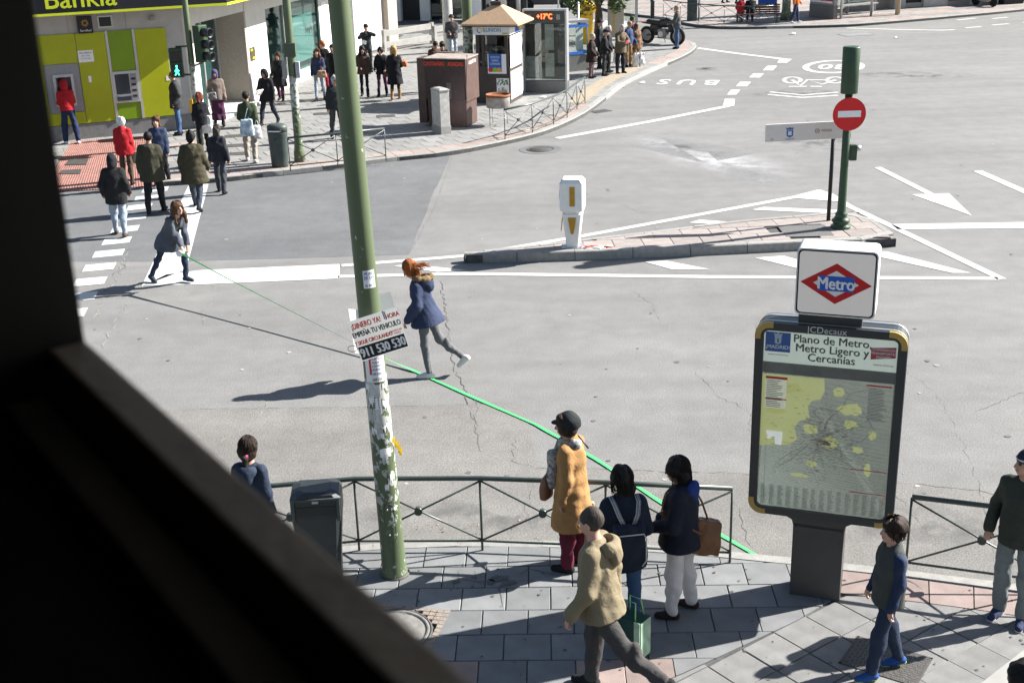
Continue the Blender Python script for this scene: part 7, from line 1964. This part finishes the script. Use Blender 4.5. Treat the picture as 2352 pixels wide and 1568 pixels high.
# ---- what they carry
def W(rk, v): return to_world(rk[0], v)
kk = (p55, k55); T5 = k55['T']
bag('tan leather shoulder bag hanging behind the woman in cream trousers', 'bag', 'shoulder_bag', W(kk, T5((.10, -.27, .12))), (.40, .12, .34), R(10), mat('leather_tan', (.17, .075, .030), .5, .12, 10, .1, 60),
    [W(kk, T5((.10, -.27, .10))), W(kk, T5((.12, -.20, .30))), W(kk, T5((.10, -.10, .50))), W(kk, T5((.02, .02, .53))), W(kk, T5((-.10, .12, .45))), W(kk, T5((-.17, .17, .28))), W(kk, T5((-.12, -.24, .06)))], 16, .62)
kk = (p52, k52); T5 = k52['T']
bag('small brown crossbody bag in front of the mustard coat woman', 'bag', 'crossbody_bag', W(kk, T5((-.06, .25, .12))), (.20, .07, .24), R(62), mat('leather_brown', (.19, .085, .045), .5, .12, 10, .1, 60),
    [W(kk, T5((-.1, .25, .10))), W(kk, T5((-.06, .17, .30))), W(kk, T5((.05, .11, .47))), W(kk, T5((.12, -.04, .535))), W(kk, T5((.10, -.16, .42)))], 4, .85, mat('strap_dark', (.05, .03, .025), .5))
bag('brown paper shopping bag hanging from the mustard coat woman', 'bag', 'paper_bag', W(kk, (.20, -.08, .62)), (.24, .12, .42), R(80), mat('kraft_paper', (.36, .235, .13), .8, .08, 12), [W(kk, (.17, -.08, .60)), W(kk, (.21, -.06, .84)), W(kk, (.24, -.08, .60))], 0, 1.05, None, .003, .013, .1)
kk = (p53, k53); T5 = k53['T']
bp = bag('dark backpack with pale striped straps', 'bag', 'backpack', W(kk, T5((0, -.235, .34))), (.30, .14, .42), R(10), ('bp' and cloth('pack_navy', (.012, .018, .032))), None, 0, .9)
inv = (Matrix.Translation(bp.location) @ Matrix.Rotation(R(10), 4, 'Z')).inverted()
for sx in (-1, 1):
    pts = [inv @ W(kk, T5((sx * x, y, z))) for x, y, z in ((.05, -.215, .33), (.09, -.20, .42), (.12, -.125, .52), (.125, -.02, .545))]
    mb = MB()
    for j in range(4):
        mb.tube([p + Vector(((j - 1.5) * .011, -.003, 0)) for p in pts], .004, 5, mi=j % 2)
    mb.build('strap', [cloth('strap_white', (.5, .5, .5)), cloth('strap_grey', (.25, .25, .27))], bp)
MB().tube([(-.12, -.10, -.05), (.10, -.105, -.05), (.125, -.10, -.10), (.125, -.10, -.32), (.09, -.10, -.37)], .006, 6).build('piping', cloth('strap_white', (.5, .5, .5)), bp)
t = thing('shopping_bag', 'green and white woven shopper standing at the feet of the backpack wearer', 'bag', (1.0, 9.68, .125), R(-38))
t.scale = (.8, .8, .92)
loft([sec(.16, .10, 0, .02), sec(.17, .11, .2, .02), sec(.165, .10, .42, .02)]).build('body', mat('shopper_green', (.010, .045, .038), .45, .25, 9), t)
bx('side_panel', .166, .172, -.1, .1, .02, .42, mat('shopper_pale', (.34, .50, .36), .45, .3, 9), t); bx('front_strip', .09, .165, -.118, -.108, .02, .43, mat('shopper_pale', (.34, .50, .36), .45, .3, 9), t); bx('rim', -.168, .168, -.106, .106, .40, .425, mat('shopper_green', (.010, .045, .038), .45, .25, 9), t)
for y_ in (-.09, .09): MB().tube([(-.09, y_, .42), (-.07, y_ * .6, .6), (.07, y_ * .6, .6), (.09, y_, .42)], .009, 6).build('handle', mat('shopper_lime', (.25, .55, .22), .5), t)
# reel and ribbon
rl = thing('ribbon_reel', 'white reel in the hands of the bending woman', 'reel', (-5.80, 21.50, .66), R(-30))
MB().lathe([(.022, -.05), (.06, -.045), (.06, -.03), (.03, -.025), (.03, .025), (.06, .03), (.06, .045), (.022, .05)], n=20).build('spool', M_WHITEP, rl).rotation_euler = (R(90), 0, R(20))
MB().lathe([(.034, -.024), (.045, -.02), (.045, .02), (.034, .024)], n=20).build('wound_ribbon', mat('ribbon_green', (.08, .62, .17), .6, .08, 5), rl).rotation_euler = (R(90), 0, R(20))
path = [(-5.80, 21.5, .66), (-4.7, 20.38, .47), (-3.6, 19.27, .30), (-2.5, 18.15, .14), (-1.75, 17.4, .045), (-1.39, 17.06, .012), (-.6, 16.1, .012), (.27, 15.07, .012), (.58, 14.6, .012), (.99, 13.95, .012), (1.15, 13.66, .012), (1.35, 13.3, .012), (1.68, 12.7, .012), (2.14, 12.06, .012), (2.42, 11.62, .012), (2.52, 11.47, .012)]
L_ = []
for a, b in zip(path, path[1:]):
    for k in range(8): L_.append(Vector(a).lerp(Vector(b), k / 8))
L_.append(Vector(path[-1]))
vs = []; fs = []
for i, p in enumerate(L_):
    q = L_[min(i + 1, len(L_) - 1)] - L_[max(i - 1, 0)]; q.normalize(); sd = q.cross(Vector((0, 0, 1))).normalized(); upv = sd.cross(q)
    u_ = min(1, i / 40); tw = R(70) * (1 - u_) ** .6 * (1 if u_ < 1 else 0)
    hw = .030 - .026 * math.sin(min(1, u_ * 1.05) * math.pi) ** .8 if u_ < 1 else .023 + .003 * math.sin(i * .55)
    w = (sd * math.cos(tw) + upv * math.sin(tw)) * max(hw, .015)
    vs += [p + w, p - w]
    if i: fs.append((2 * i - 2, 2 * i - 1, 2 * i + 1, 2 * i))
rb = MB().add(vs, fs, 0, False).build('green_ribbon', mat('ribbon_green', (.08, .62, .17), .6, .08, 5))
tag(rb, 'long bright green ribbon stretched across the road to the near kerb', 'ribbon')
m_ = rb.modifiers.new('thickness', 'SOLIDIFY'); m_.thickness = .002
# far bags and small things
def fk(sub): return next(v for k_, v in KP.items() if sub in k_)
def fbag(sub, v, size, rz, m_, label, name='shoulder_bag', strap=True, tilt=0, vx=.02, tp=.85):
    k_ = fk(sub); at = W(k_, v); z = k_[1]['T']
    st_ = [at + Vector((.04, 0, -.01)), W(k_, z((.06, .1, .40))), W(k_, z((.10, -.02, .545))), W(k_, z((.02, -.14, .40))), at + Vector((-.04, 0, -.01))] if strap else [at + Vector((-.05, 0, -.02)), at + Vector((0, 0, .16)), at + Vector((.05, 0, -.02))]
    return bag(label, 'bag', name, at, size, rz, m_, st_, tilt, tp, None, .004, vx)
fbag('green jacket and beige', (-.02, -.20, 1.12), (.34, .12, .42), R(8), mat('bag_printed', (.45, .55, .62), .5, .55, 7), 'plastic bag with bright green, blue and white print on the green jacket back', 'carrier_bag', True)
fbag('green jacket and beige', (.22, -.12, .95), (.2, .08, .34), R(20), mat('plastic_white', (.62, .62, .61), .5, .12, 12), 'white carton bag hanging below the printed bag', 'carrier_bag', False)
fbag('red haired woman in black', (.12, .02, .98), (.3, .16, .46), R(5), mat('plastic_white', (.62, .62, .61), .5, .12, 12), 'white carrier bag beside the crossing signal', 'carrier_bag', False)
fbag('taupe jacket', (.12, .2, 1.02), (.24, .14, .2), R(10), mat('bag_silver', (.16, .16, .165), .35, .3, 12), 'dark shiny handbag held by the woman in the headscarf', 'handbag', False)
fbag('tan strap', (.14, .06, .92), (.05, .05, .08), R(0), mat('leather_tan', (.17, .075, .030), .5, .12, 10, .1, 60), 'thin tan strap with a small purse on the dark jacket back', 'purse', True)
fbag('red quilted coat', (.22, .02, .78), (.22, .1, .28), R(0), mat('canvas_beige', (.30, .24, .17), .8, .1, 10), 'beige canvas bag carried by the woman in the red coat', 'handbag', True)
fbag('long black coat and plum', (.20, .08, .90), (.22, .12, .28), R(30), mat('leather_black', (.02, .018, .018), .4, .1, 10), 'black handbag on the long coat woman by the bank window', 'handbag', True)
fbag('pale jeans by the bank', (-.16, .26, 1.0), (.3, .14, .22), R(8), mat('leather_camel', (.32, .20, .12), .6, .1, 10), 'camel handbag held by the long haired woman in pale jeans', 'handbag', False)
fbag('fur collared', (-.24, .10, .92), (.30, .1, .28), R(10), mat('leather_maroon', (.12, .03, .03), .5, .1, 10), 'maroon shoulder bag of the woman with the fur collar', 'shoulder_bag', True)
fbag('blonde woman', (.26, .06, 1.22), (.30, .12, .18), R(-10), mat('leather_orange', (.55, .13, .02), .4, .1, 10), 'orange handbag under the arm of the blonde woman', 'handbag', False)
fbag('white carrier bag in the bus', (.12, .28, .72), (.22, .14, .38), R(60), mat('plastic_white', (.62, .62, .61), .5, .12, 12), 'white carrier bag hanging in the bus queue', 'carrier_bag', False)
for i, (dx, dy) in enumerate(((0, 0), (.22, .06))):
    bag(('left' if i == 0 else 'right') + ' one of two white plastic bags standing on the kerb', 'bag', 'carrier_bag', (4.84 + dx, 47.1 + dy, .62), (.26, .2, .5), R(20), mat('plastic_white', (.62, .62, .61), .5, .12, 12), None, 0, .6, None, .012, .02)
k_ = fk('carrying white papers'); o = MB().box((0, 0, 0), (.26, .03, .19), ch=.006).build('paper_stack', M_PAPER); o.matrix_world = Matrix.Translation(W(k_, (.06, .34, 1.0))) @ Matrix.Rotation(R(60), 4, 'Z') @ Matrix.Rotation(R(35), 4, 'X'); tag(o, 'sheaf of white papers held by the black hooded walker', 'papers')
k_ = fk('red phone'); o = MB().box((0, 0, 0), (.075, .012, .14), ch=.004).build('phone', M_REDP); o.matrix_world = Matrix.Translation(W(k_, (0, .40, 1.13))) @ Matrix.Rotation(R(-60), 4, 'X'); tag(o, 'red phone in the hands of the man in the olive coat', 'phone')
k_ = fk('holding a cane'); p = W(k_, (.30, .22, 0)); o = MB().tube([(0, 0, 0), (0, .02, .82), (0, -.02, .88), (0, -.08, .88)], .011, 8).build('walking_cane', M_STEEL, None, p); tag(o, 'thin pale walking cane of the man in tan trousers', 'cane')
k_ = fk('eating with both hands'); o = MB().box((0, 0, 0), (.16, .03, .14), ch=.01).build('paper_wrapper', M_PAPER); o.matrix_world = Matrix.Translation(W(k_, (.1, .22, 1.12))) @ Matrix.Rotation(R(20), 4, 'Y'); tag(o, 'white wrapper held by the eating man', 'wrapper')

# ---- motorcycle
mc = thing('motorcycle', 'black trail motorcycle parked at the tip of the pavement', 'motorcycle', (6.62, 53.7, .12), math.atan2(53.22 - 54.19, 7.21 - 6.05))
M_TYRE = mat('tyre', (.014, .014, .015), .85, .15, 20, .3, 60); M_MC = mat('moto_black', (.016, .017, .019), .35, .15, 8)
for x in (-.75, .75):
    w = empty('wheel', (x, 0, .33)); w.parent = mc
    pr = [(.235, -.06), (.34, -.06), (.36, 0), (.34, .06), (.235, .06)]
    MB().lathe(pr + [(.225, .03), (.225, -.03), pr[0]], n=28).build('tyre', M_TYRE, w).rotation_euler = (R(90), 0, 0)
    mb = MB().lathe([(.205, -.03), (.235, -.03), (.235, .03), (.205, .03), (.205, -.03)], n=28).lathe([(.05, -.06), (.05, .06)], n=12)
    for k in range(12): a = k * math.pi / 6; mb.tube([(0, 0, .02 * (-1) ** k), (.21 * math.cos(a), .21 * math.sin(a), 0)], .005, 4)
    mb.build('rim', M_STEEL, w).rotation_euler = (R(90), 0, 0)
MB().tube([(-.62, 0, .5), (-.15, 0, .62), (.35, 0, .82), (.42, 0, .95)], .03, 8).tube([(-.15, 0, .62), (-.05, 0, .3), (.25, 0, .3), (.38, 0, .78)], .025, 8).tube([(-.75, .08, .33), (-.1, .08, .36)], .025, 8).tube([(-.75, -.08, .33), (-.1, -.08, .36)], .025, 8).build('frame', M_MC, mc)
net_obj('side_cover', *Field().ell((-.32, 0, .66), (.28, .15, .18)).ell((-.2, 0, .5), (.22, .13, .18), None, .05).mesh(.02), M_MC, mc); bx('engine', -.14, .28, -.16, .16, .22, .62, mat('engine_grey', (.16, .16, .165), .4, .25, 14, metal=.5), mc, .04); MB().lathe([(.12, -.17), (.12, .17)], n=18).build('crankcase', M_STEEL, mc, (.02, 0, .4)).rotation_euler = (R(90), 0, 0)
net_obj('fuel_tank', *Field().ell((.12, 0, .84), (.32, .17, .19)).ell((.32, 0, .9), (.2, .16, .17), None, .05).ell((.42, 0, .62), (.12, .12, .16), None, .05).mesh(.02), M_MC, mc); net_obj('seat', *Field().cone((-.08, 0, .82), (-.66, 0, .88), .11, .10, .03, (np.eye(3), 1, 1.5)).mesh(.02), mat('seat_vinyl', (.012, .012, .013), .5, .1), mc)
net_obj('rear_fender', *Field().cone((-.55, 0, .80), (-.98, 0, .82), .05, .03, .03, (np.eye(3), 1, 1.5)).mesh(.02), M_MC, mc); net_obj('front_fender', *Field().cone((.62, 0, .73), (1.0, 0, .70), .04, .025, .03, (np.eye(3), 1, 1.6)).mesh(.02), M_MC, mc)
MB().tube([(.75, .09, .33), (.5, .09, .98)], .025, 8).tube([(.75, -.09, .33), (.5, -.09, .98)], .025, 8).build('fork', M_STEEL, mc); MB().tube([(.40, .38, 1.08), (.46, .12, 1.02), (.46, -.12, 1.02), (.40, -.38, 1.08)], .016, 8).build('handlebar', M_MC, mc)
MB().lathe([(.02, 0), (.08, .02), (.09, .1)], n=16).build('headlight', M_STEEL, mc, (.56, 0, .93)).rotation_euler = (0, R(90), 0); MB().tube([(.2, .16, .35), (-.2, .18, .3), (-.7, .2, .52)], [.03, .035, .05], 10).build('exhaust', M_STEEL, mc); bx('tail_light', -1.02, -.97, -.05, .05, .82, .88, M_REDP, mc, .01)
MB().tube([(0, .1, .3), (-.08, .38, .0)], .014, 6).build('side_stand', M_MC, mc)
for sx in (-1, 1): MB().tube([(.42, sx * .3, 1.07), (.38, sx * .36, 1.22)], .008, 5).lathe([(.05, -.01), (.05, .01)], (.38, sx * .36, 1.24), 10).build('mirror', M_MC, mc)
# scooter at the far right edge
scn = thing('parked_scooter', 'pale scooter parked in front of the far right shop', 'scooter', (24.2, 65.2, .12), R(-65))
for x in (-.55, .62): MB().lathe([(.12, -.05), (.25, -.05), (.26, 0), (.25, .05), (.12, .05)], n=20).build('wheel', M_TYRE, scn, (x, 0, .26)).rotation_euler = (R(90), 0, 0)
net_obj('body', *Field().ell((-.45, 0, .62), (.38, .17, .2)).cone((-.2, 0, .3), (.35, 0, .3), .09, .08, .04, (np.eye(3), 1, 1.8)).cone((.42, 0, .35), (.5, 0, .95), .1, .07, .04, (np.eye(3), 1, 1.8)).mesh(.025), mat('scooter_pale', (.42, .40, .36), .3, .05), scn); net_obj('seat', *Field().cone((-.7, 0, .8), (-.15, 0, .78), .07, .07, .02, (np.eye(3), 1, 1.6)).mesh(.025), M_MC, scn); MB().tube([(.5, .32, 1.02), (.5, -.32, 1.02)], .02, 8).build('handlebar', M_MC, scn)
# litter and leaves
rd = random.Random(31)
for i, (x, y, z, sz, lab) in enumerate(((4.04, 43.1, .0, .12, 'crumpled white paper in the gutter by the bus stop'), (4.75, 43.9, .0, .14, 'flat white paper scrap on the asphalt near the bus lettering'), (12.7, 56.6, 0, .2, 'white paper scrap lying on the far carriageway'), (16.6, 54.3, 0, .18, 'small pale scrap on the road at the far right'), (1.2, 40.6, .12, .16, 'white paper ball behind the far curving railing'), (-6.55, 39.6, .12, .14, 'white scrap on the pavement in front of the bank'))):
    V = [(sz * math.cos(a) * rd.uniform(.6, 1), sz * .7 * math.sin(a) * rd.uniform(.6, 1), rd.uniform(.01, .05)) for a in [k * .785 for k in range(8)]] + [(0, 0, sz * .5)]
    tag(MB().add(V, [(k, (k + 1) % 8, 8) for k in range(8)]).build('paper_scrap', M_PAPER, None, (x, y, z)), lab, 'litter')
mb = MB()
for k in range(160):
    t_ = rd.random(); x = 3.7 + 3.0 * t_; y = 11.12 - .40 * (x - 3.7) + abs(rd.gauss(0, .10)) - .02; a = rd.uniform(0, 6.28); s_ = rd.uniform(.012, .035); z = .008 + rd.uniform(0, .012)
    mb.add([(x + s_ * math.cos(a), y + s_ * math.sin(a), z), (x - s_ * .5 * math.sin(a), y + s_ * .5 * math.cos(a), z + .008), (x - s_ * math.cos(a), y - s_ * math.sin(a), z), (x + s_ * .5 * math.sin(a), y - s_ * .5 * math.cos(a), z + .004)], [(0, 1, 2, 3)], k % 2)
for k in range(60):
    x, y = rd.uniform(-1.5, 2), rd.uniform(11.95, 12.5); a = rd.uniform(0, 6.28); s_ = rd.uniform(.008, .02); z = .009
    mb.add([(x + s_ * math.cos(a), y + s_ * math.sin(a), z), (x - s_ * .5 * math.sin(a), y + s_ * .5 * math.cos(a), z + .008), (x - s_ * math.cos(a), y - s_ * math.sin(a), z), (x + s_ * .5 * math.sin(a), y - s_ * .5 * math.cos(a), z + .004)], [(0, 1, 2, 3)], k % 2)
tag(mb.build('dead_leaves', [mat('leaf_dry', (.22, .12, .05), .8, .3), mat('leaf_pale', (.36, .26, .16), .8, .3)]), 'drift of small dry leaves and grit in the near gutter', 'leaves', kind='stuff')

# ================================================================== THE WINDOW THE VIEW IS TAKEN FROM
M_FRAME = mat('window_frame_brown', (.24, .205, .18), .6, .12, 12, .1, 60)
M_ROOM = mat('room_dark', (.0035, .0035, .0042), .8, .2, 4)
M_CURT = mat('curtain_navy', (.004, .004, .008), .9, .2, 6)
wn = thing('window', 'dark brown window frame and sill in the near left corner', 'window', (0, 0, 0), math.atan2(.82924, -.5589))
# local x runs along the wall away from the camera, local y inward; frame face at y = -0.298
J = 1.17
bx('outer_rail', -1.2, J, -.298, -.262, 6.06, 6.25, M_FRAME, wn, .004)
bx('inner_rail', -1.2, J, -.252, -.215, 6.05, 6.205, mat('window_frame_inner', (.06, .052, .046), .6, .12, 12), wn, .004)
bx('groove', -1.2, J, -.262, -.252, 6.05, 6.19, M_ROOM, wn)
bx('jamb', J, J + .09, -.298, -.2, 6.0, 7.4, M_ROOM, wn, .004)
bx('jamb', -1.29, -1.2, -.298, -.2, 6.0, 7.4, M_FRAME, wn, .006)
bx('head_rail', -1.2, J, -.298, -.2, 7.3, 7.4, M_FRAME, wn)
rm = thing('window_wall', 'black room wall below and beside the window', 'wall', (0, 0, 0), math.atan2(.82924, -.5589))
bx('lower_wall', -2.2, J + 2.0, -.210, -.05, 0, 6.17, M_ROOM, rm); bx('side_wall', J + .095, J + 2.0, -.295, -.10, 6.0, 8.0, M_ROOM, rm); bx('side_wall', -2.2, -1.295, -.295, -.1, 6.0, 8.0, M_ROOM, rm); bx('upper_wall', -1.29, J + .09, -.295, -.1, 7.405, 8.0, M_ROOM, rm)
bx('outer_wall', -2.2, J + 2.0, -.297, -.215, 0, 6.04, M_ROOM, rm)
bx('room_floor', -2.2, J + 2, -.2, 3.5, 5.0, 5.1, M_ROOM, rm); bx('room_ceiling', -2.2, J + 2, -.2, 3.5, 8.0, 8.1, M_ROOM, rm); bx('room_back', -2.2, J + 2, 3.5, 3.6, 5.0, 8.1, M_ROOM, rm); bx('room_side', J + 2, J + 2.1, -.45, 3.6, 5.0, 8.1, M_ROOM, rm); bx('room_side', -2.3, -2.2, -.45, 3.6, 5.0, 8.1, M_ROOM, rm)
bx('added_shade_slab', -3.5, J + 4.5, -2.1, -.30, 6.98, 7.16, M_STONE, rm)  # unseen slab added above the view to keep the sun off frame and sill
# curtain drawn to the left side
mb = MB(); vs = []; fs = []
for i in range(41):
    x = J - .03 + i * .018; y = -.15 + .028 * math.sin(i * .95) + .01 * math.sin(i * .37)
    for z_ in (5.3, 6.0, 6.4, 6.9, 7.5): vs.append((x + .015 * math.sin(z_ * 3), y, z_))
    if i:
        for k in range(4): fs.append((5 * (i - 1) + k, 5 * i + k, 5 * i + k + 1, 5 * (i - 1) + k + 1))
tag(mb.add(vs, fs, 0, True).build('curtain', M_CURT), 'black curtain along the left edge of the view', 'curtain')
cu = bpy.data.objects['curtain']; cu.rotation_euler = (0, 0, math.atan2(.82924, -.5589))
m_ = cu.modifiers.new('thickness', 'SOLIDIFY'); m_.thickness = .006
